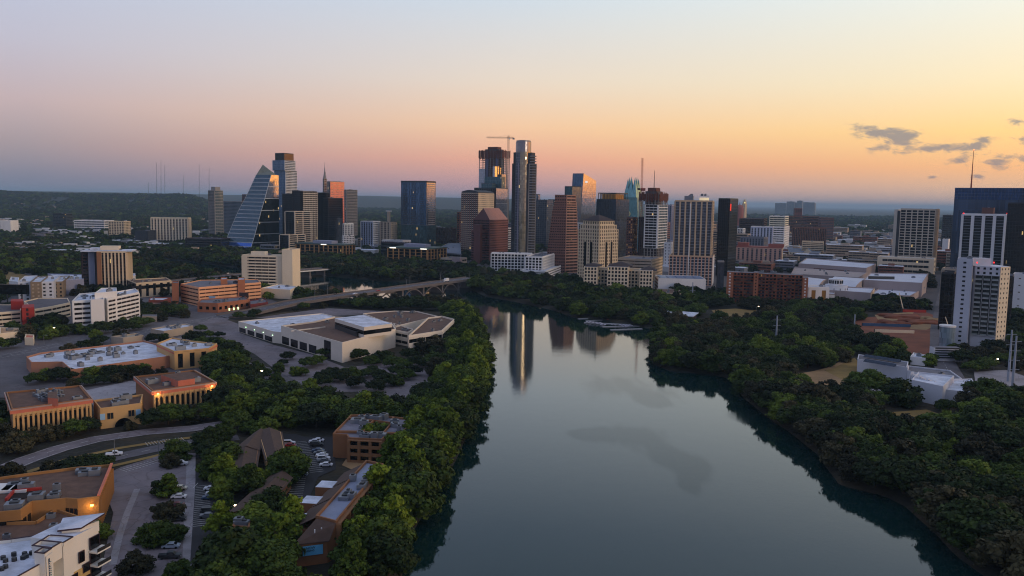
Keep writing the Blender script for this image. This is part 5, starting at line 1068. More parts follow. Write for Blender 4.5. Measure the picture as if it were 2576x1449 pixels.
T('white_domed_hall','small white hall in the far west trees',0,26,32,556,1950,al=2,front=None,core=white,roof=wroof,l=30,units=1)
# terraced townhouse blocks
b=low('striped_mid_rise','mid-rise of alternating white and tan bays with flat white roofs',[(23,708),(45,711),(48,700),(28,698)],10,core=white,roof=wroof,fin=False,units=1)
for (xa,xb,yt,yb,mt,gl) in ((45,76,711,758,M('light_white_bay',(200,204,212),.8,.08,.08),dark),(76,103,712,760,M('tan_bay',(132,116,96),.9,.1,.1),beige),(103,134,711,757,M('light_white_bay'),dark),(134,158,711,750,M('tan_bay'),dark)):
    h=hgt(yt,yb,xa); low('x','',[(xa,yt),(xb,yt-1),(xb+18,yt-16),(xa+18,yt-15)],h,[st('punch',wall=mt,glass=gl,fh=3.3,bw=5,wf=.4,hf=.45)],core=mt,roof=wroof,b=b,fin=False,units=1)
low('x','',[(158,706),(211,704),(212,692),(120,690)],13,core=M('lilac_panel'),roof=wroof,b=b,fin=False,units=3); b.finish()
m=Bld('dark_billboard','dark horizontal billboard standing by the striped mid-rise','billboard',px(38,775)[:2]); q=px(38,770); k=m.piece('panel'); k.box((q.x,q.y),(1,0),12,(0,1),.5,10,18,black); [m.piece('post').box((q.x+dx,q.y),(1,0),.4,(0,1),.4,0,10,dmetal) for dx in (-6,6)]; m.finish()
# red stair parking garage
gs=st('bands',wall=offw,glass=black,fh=3.1,hf=.42,end=.5)
b=low('curved_parking_garage','cream parking garage with a bright red stair tower and sloping decks',[(86,780),(130,773),(176,763),(170,752),(95,752),(60,760)],hgt(780,815,86),[gs,gs],core=offw,roof=asph,cat='parking garage',fin=False,units=0)
low('x','',[(55,775),(86,773),(86,765),(57,766)],hgt(775,824,60),core=redp,roof=redp,b=b,fin=False,units=0,par=False)
low('x','',[(-20,790),(52,784),(54,768),(-20,768)],9,[gs],core=offw,roof=asph,b=b,fin=False,units=0)
low('x','',[(27,758),(59,758),(58,752),(28,752)],15,core=redp,roof=redp,b=b,fin=False,units=0,par=False); 
for i in range(4): m=b.piece('window'); q=px(70,822); m.box((q.x,q.y-.8),(1,0),1.4,(0,1),.1,2+i*3,4+i*3,dbrown)
b.finish()
# white banded hotel
hb_=st('bands',wall=white,glass=G_('hotel_dark_glass',(40,34,36),0,.12,.5,.5),fh=3.1,hf=.48,end=1.2)
h=hgt(754,828,269)
b=low('white_banded_hotel','white hotel of two wings with dark horizontal window bands and a lit emblem',[(269,754),(350,737),(340,728),(251,743)],h,[hb_],core=white,roof=wroof,cat='hotel',fin=False,units=5)
q=px(269,828); facade(b,px(251,755,h),px(269,754,h),0,h,None)
low('x','',[(181,760),(231,757),(252,746),(238,738),(200,741)],h-.6,[hb_],core=white,roof=wroof,b=b,fin=False,units=3)
low('x','',[(228,757),(262,755),(255,742),(230,744)],h+.4,core=white,roof=wroof,b=b,fin=False,units=0)
low('x','',[(238,740),(294,735),(293,726),(255,727)],h+4,core=white,roof=wroof,b=b,fin=False,units=2)
m=b.piece('lit_emblem'); q=px(259,762,h-3); m.box((q.x,q.y-1.2),(1,0),1.2,(0,1),.2,h-6.5,h-2.5,E_('green_sign',(190,235,120),1.2)); b.finish()
# cream pillared office
h=hgt(714,750,343)
b=low('pillared_office','cream office with broad pillars and dark top windows behind the peach garage',[(342,714),(431,707),(418,700),(320,705)],h,[st('strips',wall=cream,glass=dark,fh=9,bw=7,wf=.42,d=.7,lines=0,cap=.8),None,None,st('bands',wall=dbrown,glass=dark,fh=4)],core=cream,roof=gravel,fin=False,units=3)
for i in range(5): q=b.P[0].lerp(b.P[1],(i+.5)/5); d_=(b.P[1]-b.P[0]).normalized(); n=Vector((d_.y,-d_.x)); m=b.piece('top_window'); m.box(q+n*.75,d_,5.6,n,.1,h-5,h-2,dark)
b.finish()
low('white_storage_block','plain white storage block between the tan apartment tower and pillared office',[(318,696),(341,695),(340,689),(319,690)],12,core=white,roof=wroof,units=0)
low('small_brick_building','two-tone brick building with white flat roof beside the cream pillared office',[(374,757),(411,757),(431,750),(378,750)],7,[st('bands',wall=dbrick,glass=white,fh=3.5,hf=.15)],core=dbrick,roof=wroof,units=1)
# peach garage
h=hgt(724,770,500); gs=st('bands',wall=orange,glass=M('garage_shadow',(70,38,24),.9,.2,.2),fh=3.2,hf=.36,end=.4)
b=low('peach_parking_garage','large peach concrete parking garage with brick stair tower and roof sheds',[(500,725),(656,712),(648,704),(505,706),(455,716)],h,[gs,None,None,None,gs],core=orange,roof=groof,cat='parking garage',fin=False,units=3)
low('x','',[(432,714),(449,714),(450,709),(434,709)],hgt(714,766,440),core=brick,roof=groof,b=b,fin=False,units=0)
low('x','',[(555,705),(572,704),(571,699),(556,700)],h+4,core=brick,roof=wroof,b=b,fin=False,units=0); low('x','',[(598,706),(616,705),(615,700),(599,700)],h+4,core=brick,roof=wroof,b=b,fin=False,units=0); b.finish()
# shops
sg=st('punch',wall=brick,glass=black,fh=7,bw=6,wf=.5,hf=.35)
b=low('brick_shop_row','two-storey orange brick shop row with white canopy and roof machinery',[(497,763),(547,765),(627,755),(615,747),(505,755)],7,[sg,sg],core=brick,roof=groof,fin=False,units=7,cat='shop')
for i in range(3): q=b.P[1].lerp(b.P[2],.35+.14*i); m=b.piece('lit_shopfront'); m.box(q+Vector((0,-.7)),(1,0),1.1,(0,1),.1,.6,2.6,E_('shop_light',(225,255,190),1.5))
m=b.piece('ground_shade'); b.finish()
low('maroon_shop','single-storey maroon shop at the end of the brick shop row',[(629,768),(674,762),(668,753),(628,757)],5,[st('bands',wall=redp and M('maroon_wall',(112,44,44),.85,.15,.1),glass=M('maroon_wall'),fh=5)],core=M('maroon_wall'),roof=groof,units=2,cat='shop')
for nm,lb,x0,x1,y0,y1,mt in (('billboard','pale blue billboard standing on the brick shop row',517,543,745,760,M('pale_blue_board',(150,190,220),.6,.1,.3)),('billboard','dark brown billboard facing away above the brick shop row',601,626,736,750,dbrown)):
    yy=px(x0,768)[1]; A=at(x0,y0,yy); B=at(x1,y1,yy); b=Bld(nm,lb,'billboard',((A.x+B.x)/2,yy)); m=b.piece('panel'); m.box(((A.x+B.x)/2,yy),(.98,-.2),(B.x-A.x)/2,(.2,.98),.3,B.z,A.z,mt)
    for t in (.25,.75): k=b.piece('post'); k.box((A.x+(B.x-A.x)*t,yy+.3),(1,0),.25,(0,1),.25,6,B.z,dmetal)
    b.finish()
# cream banded hotel by the water
b=T('cream_lakeside_hotel','cream lakeside hotel with ribbon windows and blank stair end wall',608,709,711,646,833,al=6,front=st('bands',wall=offw,glass=G_('hotel_dark_glass'),fh=3,hf=.52,end=6),core=offw,roof=wroof,cat='hotel',fin=False,units=1,l=18)
T('x','',709,735,737,631,828,al=6,b=b,core=offw,fin=False,units=0,l=22); T('x','',631,666,668,636,840,al=6,b=b,core=offw,fin=False,units=0,l=8,z0=b.h-8,foot=False)
P_=[px(657,726,9).to_2d(),px(745,726,9).to_2d(),px(750,718,9).to_2d(),px(680,716,9).to_2d()]
low('x','',[(655,727),(730,731),(748,722),(700,716)],8,core=offw,roof=wroof,b=b,fin=False,units=2); b.finish()
low('entry_canopy','small flat entry canopy beside the white banded hotel',[(357,795),(395,796),(395,791),(358,791)],4,core=beige,roof=groof,cat='canopy',units=0,par=False)
low('white_roofed_diner','low white-roofed building in the trees beside the approach road',[(379,830),(412,836),(486,822),(470,817),(440,819)],4,core=beige,roof=wroof,units=4)
low('flat_roofed_restaurant','small flat-roofed building behind the long white-roofed store',[(280,849),(310,853),(361,846),(345,841)],4,core=beige,roof=M('tan_flat_roof',(170,160,140),.9,.2,.1),units=2)
low('red_roofed_house','small red-roofed house by the west road',[(62,852),(84,853),(86,845),(65,843)],4,core=offw,roof=redtrim,cat='house',units=0)
low('tan_roofed_house','long tan-roofed house at the west edge beside the red-roofed house',[(0,842),(50,836),(48,828),(0,826)],5,core=offw,roof=M('tan_tile_roof',(190,150,110),.9,.15,.2),cat='house',units=1)
# long white roofed store
b=low('long_store','long low store under a patchy white roof, with one raised golden bay',[(179,934),(427,899),(394,868),(361,860),(300,868),(101,891),(66,901),(78,915),(156,914)],5.5,[None]*9,core=redtrim and M('store_wall',(176,124,96),.9,.12,.1),roof=wroof,cat='store',fin=False,units=30,ph=.9)
h=hgt(886,930,438)
low('x','',[(438,887),(526,879),(546,867),(480,860),(433,852),(394,867)],h,[st('strips',wall=gold,glass=dark,fh=9,bw=5.5,wf=.42,d=.5,lines=0,cap=.8),gold and None],core=gold,roof=wroof,b=b,fin=False,units=12)
m=b.piece('roof_band'); m.prism(off_poly(b.P,.25),h-.9,h-.05,redtrim); b.finish()
# arcade office twins
def arcade(b,A,B,h,n,wall=gold):
    A=Vector(A[:2]);B=Vector(B[:2]); d_=(B-A); Ln=d_.length; d_/=Ln; nn=Vector((d_.y,-d_.x)); bw=Ln/n; W_=b.part('arcade_piers')
    for i in range(n+1): W_.box(A+d_*min(max(i*bw,.4),Ln-.4)+nn*.5,d_,.38,nn,.5,0,h-1.2,wall)
    W_.box((A+B)/2+nn*.45,d_,Ln/2,nn,.4,h-2.2,h-1.2,wall)
    for i in range(n):
        c=A+d_*(i+.5)*bw; r=bw/2-.38; m=b.piece('arched_window'); pts=[c-d_*r+nn*.1,c+d_*r+nn*.1]; o=[(*pts[0],.6),(*pts[1],.6)]
        for k in range(9): a=math.pi*k/8; q=c+d_*(math.cos(a)*r)+nn*.1; o.append((*q,h-3.3+math.sin(a)*r))
        m.poly(o,dark)
        # spandrel filling round the arch head
        for s_ in (-1,1):
            pts=[(*(c+d_*(s_*r)+nn*.5),h-2.2)]+[(*(c+d_*(s_*r*math.cos(math.pi/2*k/5))+nn*.5),h-3.3+math.sin(math.pi/2*k/5)*r) for k in range(6)]
            W_.poly(pts,wall)
def officeblock(name,label,roofpix,h,n,pent,seed):
    b=low(name,label,roofpix,h,[],core=M('ochre_wall',(150,104,66),.9,.12,.1),roof=gravel,cat='office building',fin=False,units=9,par=True,ph=.7,unitm=metal)
    P=b.P; arcade(b,P[0],P[1],h,n); m=b.piece('cornice'); m.prism([Vector(q) for q in off_poly(P,1.1)],h-1.2,h+.02,redtrim,gravel)
    m=b.part('roof_edge'); 
    for i in range(4): A,B=[Vector(q) for q in (off_poly(P,.9)[i],off_poly(P,.9)[(i+1)%4])]; d_=(B-A).normalized(); m.box((A+B)/2,d_,(B-A).length/2,Vector((d_.y,-d_.x)),.2,h+.03,h+.5,M('pale_coping',(176,150,136),.8,.1,.2))
    Q=[px(x,y,h+3).to_2d() for x,y in pent]; m=b.piece('penthouse'); m.prism(Q,h,h+3,redtrim,gravel)
    r=random.Random(seed); c=sum(P,Vector((0,0)))/4
    for i in range(14):
        q=P[0].lerp(P[1],.3+.4*r.random()).lerp(P[3].lerp(P[2],.3+.4*r.random()),.4+.3*r.random()); k=b.piece('roof_duct'); k.tube((q.x,q.y,h),(q.x,q.y,h+r.uniform(1,2.4)),.5,.5,metal,8); k.box(q+Vector((r.uniform(-1,1),.8)),(1,0),r.uniform(.4,1.6),(0,1),.5,h+.01,h+r.uniform(.5,1.3),metal)
    return b
h=hgt(1030,1104,32)
b=officeblock('arcaded_office_block','ochre arcaded office block with roof machinery bunched behind a small coral hut',[(30,1033),(228,1006),(201,973),(16,990)],h,16,[(120,1000),(146,1003),(142,985),(121,986)],3); b.finish()
h=hgt(985,1049,384)
b=officeblock('arcaded_office_block','ochre arcaded office block with two glowing cornice lamps and large coral penthouse',[(384,986),(540,964),(488,934),(341,950)],h,12,[(448,958),(490,952),(478,934),(405,943)],4)
for t in (.06,.93):
    q=b.P[0].lerp(b.P[1],t); d_=(b.P[1]-b.P[0]).normalized(); n=Vector((d_.y,-d_.x)); q=q+n*1.6; m=b.piece('wall_lamp'); m.box(q,d_,.35,n,.2,h-.9,h-.5,E_('amber_lamp',(255,190,90),6))
    ld=bpy.data.lights.new('wall_lamp_light','POINT'); ld.energy=260; ld.color=(1,.6,.22); ld.shadow_soft_size=.3; lo=link('wall_lamp_light',ld,b.o); lo.location=Vector((*(q+n*.8),h-1.2))-b.loc
b.finish()
h=hgt(1031,1080,253)
b=low('arched_gatehouse','low ochre link building with one wide dark archway between the arcaded office blocks',[(252,1032),(354,1019),(360,996),(235,1011)],h,[],core=gold,roof=gravel,fin=False,units=5)
A,B=b.P[0],b.P[1]; d_=(B-A).normalized(); n=Vector((d_.y,-d_.x)); Ln=(B-A).length; c=A.lerp(B,.56); m=b.piece('archway'); r=Ln*.22
m.poly([(*(c-d_*r+n*.08),0),(*(c+d_*r+n*.08),0)]+[(*(c+d_*math.cos(math.pi*k/14)*r+n*.08),math.sin(math.pi*k/14)*min(r,4.6)) for k in range(15)],black)
for t,w,mt in ((.05,.9,M('pale_blue_board')),(.20,.5,dark),(.28,.5,dark),(.72,.5,dark),(.80,.5,dark),(.93,.9,M('pale_blue_board'))): k=b.piece('window'); k.box(A.lerp(B,t)+n*.1,d_,w,n,.08,h-4,h-1.6,mt)
b.finish()
# ---------------- exhibition building ----------------
b=Bld('exhibition_complex','sprawling cream windowless complex with white and brown gravel roofs beside the lake','building',px(850,880)[:2]); cw_=M('warm_white_wall',(226,214,196),.85,.08,.06)
def ex(pix,h,roof,styles=(),units=0,ph=.6,core=None): return low('x','',pix,h,styles,core=core or cw_,roof=roof,b=b,fin=False,units=units,ph=ph)
h1=hgt(835,862,688)
ex([(600,810),(688,836),(708,838),(850,808),(842,798),(810,790)],h1,wroof,units=4)
A,B=b.P[0],b.P[1]; d_=(B-A).normalized(); n=Vector((d_.y,-d_.x))
for i in range(4): q=A.lerp(B,.12+.25*i); m=b.piece('loading_bay'); m.box(q+n*.1,d_,5.2,n,.1,.4,3.4,black); m=b.piece('wall_lamp'); m.box(q+n*.2+d_*6,d_,.3,n,.15,4.6,5,E_('green_lamp',(190,255,190),3))
h2=hgt(865,913,861)
ex([(707,823),(861,866),(995,831),(985,815),(916,803),(842,800),(790,812)],h2,gravel,units=4,ph=1.0)
A,B=b.P[0],b.P[1]; d_=(B-A).normalized(); n=Vector((d_.y,-d_.x))
for i in range(4): q=A.lerp(B,.08+.155*i); m=b.piece('loading_bay'); m.box(q+n*.1,d_,4.6,n,.1,.5,5.2,black)
m=b.piece('entrance_recess'); q=A.lerp(B,.78); m.box(q+n*.1,d_,3.8,n,.1,0,h2-.3,black)
m=b.piece('roof_divider'); A2,B2=px(733,832,h2+.6),px(818,822,h2+.6); m.loft([(A2.x,A2.y,h2),(B2.x,B2.y,h2),(B2.x,B2.y+.6,h2),(A2.x,A2.y+.6,h2)],[(A2.x,A2.y,h2+.7),(B2.x,B2.y,h2+.7),(B2.x,B2.y+.6,h2+.7),(A2.x,A2.y+.6,h2+.7)],cw_)
ex([(842,818),(897,838),(908,834),(853,814)],h2+2.2,slate,core=charc)
h3=h2+6.5
Q=[(842,801),(916,823),(986,814),(913,792)]
b.part('wall').prism([px(x,y,h3).to_2d() for x,y in Q],h2,h2+1.8,cw_); m=b.piece('window_band'); m.prism([Vector(q_) for q_ in off_poly([px(x,y,h3).to_2d() for x,y in Q],-.4)],h2+1.82,h3-2.2,black); m=b.piece('upper_roof'); m.prism([px(x,y,h3).to_2d() for x,y in Q],h3-2.18,h3,cw_,wroof)
bs=st('bands',wall=cw_,glass=black,fh=4.6,hf=.42,end=.3)
ex([(996,822),(1101,797),(1050,785),(993,783.5),(913,790)],9,gravel,units=9)
ex([(995,832),(1027,838),(1040,830),(990,815)],8.5,gravel,[bs],units=1)
h4=hgt(847,892,1027)
ex([(1027,848),(1112,835),(1143,806),(1112,798),(1077,802)],h4,gravel,[bs,bs],units=3,ph=1.0)
b.finish()
# ---------------- waterside apartments ----------------
aw=M('ochre_brick',(140,96,62),.9,.15,.2); apt=st('balcony',wall=M('tan_wood',(140,100,66),.9,.12,.2),glass=black,fh=2.7,bd=1.1,bw=4.5,pw=1.0,seg=1,gap=.1)
h=8
pr_=M('patchy_grey_roof',(126,124,136),.9,.5,.12)
b=low('courtyard_apartments','flat-roofed apartment block with a tree-filled courtyard opening toward the lake',[(837,1096),(872,1098),(877,1106),(961,1110),(968,1103),(1008,1102),(1014,1094),(962,1093),(915,1090),(843,1089)],h,[None,None,apt,None,None,None],core=aw,roof=pr_,fin=False,units=7,cat='apartment building')
low('x','',[(962.5,1092.5),(1014,1093.5),(1041,1057),(990,1053),(984,1068)],h-.05,[None,apt],core=aw,roof=pr_,b=b,fin=False,units=4); low('x','',[(940,1061.5),(984,1067.5),(990,1052.5),(930,1046),(882,1048),(876,1054.5)],h-.08,[],core=aw,roof=pr_,b=b,fin=False,units=5); low('x','',[(843,1088.5),(915,1089.5),(940,1062),(876,1055)],h-.03,[],core=aw,roof=pr_,b=b,fin=False,units=3)
for xx,yy in ((1003,1127),(962,1135)): q=px(xx,yy); m=b.piece('wall_lamp'); m.tube((q.x,q.y-.5,3.5),(q.x,q.y-.5,4),.22,.22,E_('orange_lamp',(255,150,60),8),6)
b.finish()
h=9
b=low('long_waterside_apartments','long narrow apartment row under a bright grey flat roof running along the lake trees',[(846,1318),(965,1172),(921,1163),(794,1304)],h,[apt,None,None,None],core=aw,roof=M('bluish_membrane_roof',(138,146,168),.85,.25,.1),fin=False,units=8,cat='apartment building')
A,B=b.P[3],b.P[2]; m=b.piece('pitched_roof'); d_=(B-A).normalized(); n=Vector((d_.y,-d_.x)); 
for k in range(3):
    a,c=A.lerp(B,k/3+.01),A.lerp(B,(k+1)/3-.01); m.poly([(*(a-n*.2),h),(*(a-n*7),h-3.5),(*(c-n*7),h-3.5),(*(c-n*.2),h)],shingle); m.prism([a-n*.3,a-n*6.5,c-n*6.5,c-n*.3],0,h-3.6,aw)
for k in range(3):
    q=A.lerp(B,.16+.28*k)-n*11; e=b.piece('entry_wing'); e.prism([q-d_*3,q+d_*3,q+d_*3+n*6,q-d_*3+n*6],0,6,aw,wroof)
b.finish()
def gable(b,pix,he,hr,wall=aw,roofm=shingle,name='wall'):
    P=[px(x,y,he).to_2d() for x,y in pix]; b.part('wall').prism(P,0,he,wall); a,c=P[0].lerp(P[1],.5),P[3].lerp(P[2],.5); m=b.piece('roof'); d_=(c-a).normalized()*.6; a2,c2=a-d_,c+d_
    o=lambda p,q: (p+(p-q).normalized()*.7)
    m.poly([(*(o(P[0],P[1])-d_),he-.3),(*a2,hr),(*c2,hr),(*(o(P[3],P[2])+d_),he-.3)],roofm); m.poly([(*(o(P[1],P[0])-d_),he-.3),(*(o(P[2],P[3])+d_),he-.3),(*c2,hr),(*a2,hr)],roofm)
    b.part('gable_wall').poly([(*P[0],he),(*P[1],he),(*a,hr-.1)],wall); b.part('gable_wall').poly([(*P[2],he),(*P[3],he),(*c,hr-.1)],wall); FOOT.append((P,1.5)); return P
b=Bld('banner_gabled_apartments','brown shingled gabled block bearing a blue leasing banner','apartment building',px(800,1400)[:2])
a0,a1,a2,a3=px(745,1369,6),px(823,1359,6),px(845,1318,9),px(796,1306,9)
P=[v.to_2d() for v in (a0,a1,a2,a3)]; b.part('wall').loft([(p.x,p.y,0) for p in P],[(P[0].x,P[0].y,5.9),(P[1].x,P[1].y,5.9),(P[2].x,P[2].y,8.9),(P[3].x,P[3].y,8.9)],aw)
Qe=off_poly(P,.8); m=b.piece('roof'); m.loft([(*Qe[0],5.85),(*Qe[1],5.85),(*P[2],8.95),(*P[3],8.95)],[(*Qe[0],6.1),(*Qe[1],6.1),(*P[2],9.2),(*P[3],9.2)],shingle)
for t_,w_ in ((.45,.3),(.6,.5)): q=P[0].lerp(P[1],t_).lerp(P[3].lerp(P[2],t_),w_); k=b.piece('roof_vent'); k.tube((q.x,q.y,7),(q.x,q.y,8.6),.18,.18,white,6)
FOOT.append((P,1.5)); FOOT.append(([px(x_,y_).to_2d() for x_,y_ in ((722,1500),(850,1500),(856,1395),(735,1395))],0))
A,B=P[0],P[1]; d_=(B-A).normalized(); n=Vector((d_.y,-d_.x)); m=b.piece('banner'); q=A.lerp(B,.53)+n*.2; L_=2.5; m.box(q,d_,L_,n,.06,2.7,5.2,M('sky_blue_banner',(96,176,214),.6,.2,.3))
b.finish()
def text(s,loc,ang,size,mat,parent,name,ext=.03):
    cu=bpy.data.curves.new(name,'FONT'); cu.body=s; cu.size=size; cu.extrude=ext; cu.materials.append(mat); cu.align_x='CENTER'; cu.align_y='CENTER'
    o=bpy.data.objects.new(name,cu); COL.objects.link(o); bpy.context.view_layer.update()
    me=bpy.data.meshes.new_from_object(o.evaluated_get(bpy.context.evaluated_depsgraph_get())); bpy.data.objects.remove(o); bpy.data.curves.remove(cu)
    o=link(name,me,parent); o.location=Vector(loc)-BB; o.rotation_euler=(math.pi/2,0,ang); return o
ang=math.atan2(d_.y,d_.x); blk=M('ink_black',(16,20,26),.7,0)
BB=b.loc; bo=[c for c in b.o.children if c.name.startswith('banner')][0]
text('\u2190NOW',(*(q+n*.12-d_*.95),4.65),ang,.85,blk,bo,'banner_lettering'); text('LEASING',(*(q+n*.12-d_*.95),3.95),ang,.68,blk,bo,'banner_lettering')
# brown shingled group
b=Bld('shingled_apartments','brown shingled apartment complex of hipped roofs and a bare orange gable wall','apartment building',px(680,1200)[:2])
gable(b,[(672,1158),(721,1162),(706,1086),(650,1084)],4.6,6.0,gold); gable(b,[(574,1190),(640,1190),(650,1130),(585,1128)],4,5.4); gable(b,[(590,1130),(650,1130),(668,1088),(645,1086)],4.2,5.6)
b.finish()
b=Bld('shingled_apartments','brown shingled apartment row stepping down behind the leafy car park','apartment building',px(640,1270)[:2])
gable(b,[(640,1230),(690,1250),(732,1200),(690,1190)],3.8,5.2); gable(b,[(575,1290),(628,1300),(680,1245),(640,1232)],3.8,5.2); low('x','',[(585,1330),(628,1332),(630,1310),(590,1308)],6,core=aw,roof=groof,b=b,fin=False,units=4); b.finish()
# brown roofed courtyard offices with orange walls
h=6.5; h=hgt(1262,1300,250)*1.0
ow=M('amber_wall',(162,116,66),.9,.12,.1)
b=low('amber_walled_offices','amber-walled office block under a brown gravel roof with sunken red-lined courtyard',[(-60,1300),(52,1290),(80,1268),(165,1260),(195,1262),(248,1255),(281,1174),(200,1180),(80,1195),(-60,1215)],8,[],core=ow,roof=gravel,fin=False,units=14)
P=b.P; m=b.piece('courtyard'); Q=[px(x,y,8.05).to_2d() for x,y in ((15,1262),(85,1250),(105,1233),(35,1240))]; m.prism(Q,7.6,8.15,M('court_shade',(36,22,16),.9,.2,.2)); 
for (A_,B_) in ((2,3),(3,0)): A,B=Q[A_],Q[B_]; d_=(B-A).normalized(); m=b.piece('courtyard_edge'); m.box((A+B)/2,d_,(B-A).length/2,Vector((d_.y,-d_.x)),.3,8.16,9.0,redp)
A,B=P[5],P[6]; d_=(B-A).normalized(); n=Vector((d_.y,-d_.x)); m=b.piece('roof_edge'); m.box((A+B)/2,d_,(B-A).length/2,n,.35,8.81,9.2,redtrim); k=b.part('wall_fins')
for i in range(18): k.box(A.lerp(B,(i+.5)/18)+n*.3,d_,.15,n,.3,0,7.6,ow)
for i in range(3): q=px(10+i*22,1225,8.8); m=b.piece('skylight'); m.box((q.x,q.y),(.97,.2),2.2,(-.2,.97),3.2,8.1,8.9,white)
m=b.piece('wall_lamp'); q=px(230,1262,6.6); q2=P[4].lerp(P[5],.72)+Vector((0,-.6)); m.box(q2,(1,0),.4,(0,1),.2,6.4,6.8,E_('amber_lamp'));
ld=bpy.data.lights.new('wall_lamp_light','POINT'); ld.energy=220; ld.color=(1,.6,.2); ld.shadow_soft_size=.3; lo=link('wall_lamp_light',ld,b.o); lo.location=Vector((q2.x,q2.y-1,6.2))-b.loc
for (ia,ib,ts) in ((3,4,(.15,.5,.85)),(1,2,(.3,.7)),(0,1,(.55,.8,.93))):
    A,B=P[ia],P[ib]; d_=(B-A).normalized(); n=Vector((d_.y,-d_.x)); Ln=(B-A).length
    for t_ in ts: m=b.piece('window'); m.box(A.lerp(B,t_)+n*.1,d_,min(3,Ln*.12),n,.08,2,6,dark)
b.finish()
low('sunken_brown_roof','lower brown gravel roofed annex between the amber walls and modern white building',[(-60,1372),(150,1352),(215,1310),(140,1285),(90,1318),(-60,1322)],5,[],core=ow,roof=gravel,units=3,cat='building')
# modern white building in the corner
b=Bld('modern_white_building','angular white modern building with slanted roof plane, stone side and vertical lettering','building',px(150,1500)[:2]); wm2=M('bright_stucco',(226,222,212),.8,.08,.08); ptr=M('dark_coping',(58,36,44),.7,.1,.2); stone=M('yellow_limestone',(206,172,110),.9,.3,.8)
HT=15.0
def blk_(pix,h,core=wm2,roof=wroof,z0=0,ph=.9,cop=True):
    P=[px(x,y,h).to_2d() for x,y in pix]; b.blk+=1; b.part('wall').prism(P,z0,h-ph,core,roof); m=b.piece('parapet'); k=b.piece('coping',m)
    for i in range(len(P)):
        A,B=P[i],P[(i+1)%len(P)]; d_=(B-A); l=d_.length; d_/=l; n=Vector((d_.y,-d_.x)); m.box((A+B)/2-n*.12,d_,l/2-.01,n,.12,h-ph+.002+.001*(i%2),h-.1,core)
        k.box((A+B)/2-n*.12,d_,l/2,n,.2,h-.1+.001*(i%2),h+.05,ptr)
    return P
blk_([(-80,1500),(41,1452),(102,1418),(114,1396),(160,1363),(168,1335),(29,1355),(-80,1367)],HT-1.6)
blk_([(125,1346),(182,1350),(158,1364),(105,1359)],HT+.3); blk_([(80,1372),(130,1378),(155,1363),(102,1358)],HT+.6,z0=HT-3)
P3=blk_([(86,1389),(112,1392),(130,1379),(107,1376)],HT+1.0)
E0,E1=px(160,1363,HT).to_2d(),px(247,1319,HT).to_2d(); d_=(E1-E0).normalized(); n=Vector((d_.y,-d_.x)); Ln=(E1-E0).length
b.blk+=1; b.part('wall').prism([E0,E1,E1-n*9,E0-n*9],0,HT-.02,wm2,wroof)
sp_=b.piece('stone_facing'); sp_.box(E0.lerp(E1,.36)+n*.12,d_,Ln*.34,n,.12,0,HT-8.2,stone)
def wnd(t,w_,z0_,z1_,nm='window'):
    m=b.piece(nm); m.box(E0.lerp(E1,t)+n*.32,d_,w_,n,.06,z0_,z1_,black); f=b.piece('window_frame',m)
    for zz in (z0_-.12,z1_): f.box(E0.lerp(E1,t)+n*.36,d_,w_+.12,n,.08,zz,zz+.12,ptr)
    for sg in (-1,1): f.box(E0.lerp(E1,t)+d_*sg*(w_+.06)+n*.36,d_,.06,n,.08,z0_,z1_,ptr)
wnd(.45,.75,HT-6.6,HT-4.2); wnd(.57,.95,HT-9.4,HT-7.6); wnd(.57,.95,HT-12.4,HT-10.6); wnd(.22,.95,HT-9.6,HT-8.6); wnd(.3,.95,HT-12.6,HT-10.8)
for k_ in range(3): wnd(.84,Ln*.14,HT-4.9-3.3*k_,HT-2.2-3.3*k_,'window_wall')
for z in (HT-5.6,HT-8.9,HT-12.2): m=b.piece('balcony'); m.box(E0.lerp(E1,.88)+n*1.3,d_,Ln*.2,n,1.25,z,z+.35,wm2); r_=b.piece('railing',m); r_.box(E0.lerp(E1,.88)+n*2.5,d_,Ln*.2,n,.04,z+.36,z+1.2,dmetal)
m=b.piece('slanted_roof'); q=[px(144,1334,HT+1.0),px(204,1327,HT+1.2),px(264,1290,HT+2.6),px(158,1303,HT+1.0)]; m.loft([(p.x,p.y,p.z-.4) for p in q],[tuple(p) for p in q],ptr,wroof)
m=b.piece('clerestory'); q2=[p.to_2d().lerp(sum((v.to_2d() for v in q),Vector((0,0)))/4,.22) for p in q]; m.prism(q2,HT-1.5,HT+.9,wm2)
A,B=P3[1],P3[2]; d_=(B-A).normalized(); n=Vector((d_.y,-d_.x)); mid=A.lerp(B,.5)+n*.2; m=b.piece('sign_panel'); m.box(mid,d_,(B-A).length*.44,n,.06,0,HT+.2,wm2); k=b.piece('sign_stripe',m); k.box(mid-d_*.30+n*.1,d_,.22,n,.04,2,HT-.6,M('navy_sign',(30,60,90),.7,0))
SGN=(mid.copy(),n.copy(),d_.copy())
for cx,cy in ((8,1394),(14,1401),(35,1385),(36,1398),(62,1384),(66,1390),(58,1394),(80,1382),(4,1422),(14,1416)):
    q=px(cx,cy+12,HT-2.4); m=b.piece('condenser_unit'); m.tube((q.x,q.y,HT-2.85),(q.x,q.y,HT-1.7),.55,.55,dmetal,10)
b.finish()
BB=b.loc; mid,n,d_=SGN; sp=[c for c in b.o.children if c.name.startswith('sign_panel')][0]
m=MB(); r_=random.Random(3)
for k in range(22):
    z=HT-1.6-k*.5; c_=mid+n*.16
    m.box(c_-d_*.30,d_,.13,n,.02,z,z+r_.uniform(.12,.3),white)
    m.box(c_+d_*.22,d_,r_.uniform(.08,.14),n,.02,z,z+r_.uniform(.1,.32),M('faded_teal_lettering',(96,140,150),.7,0))
link('sign_lettering',m.mesh('sign_lettering',b.loc),sp)
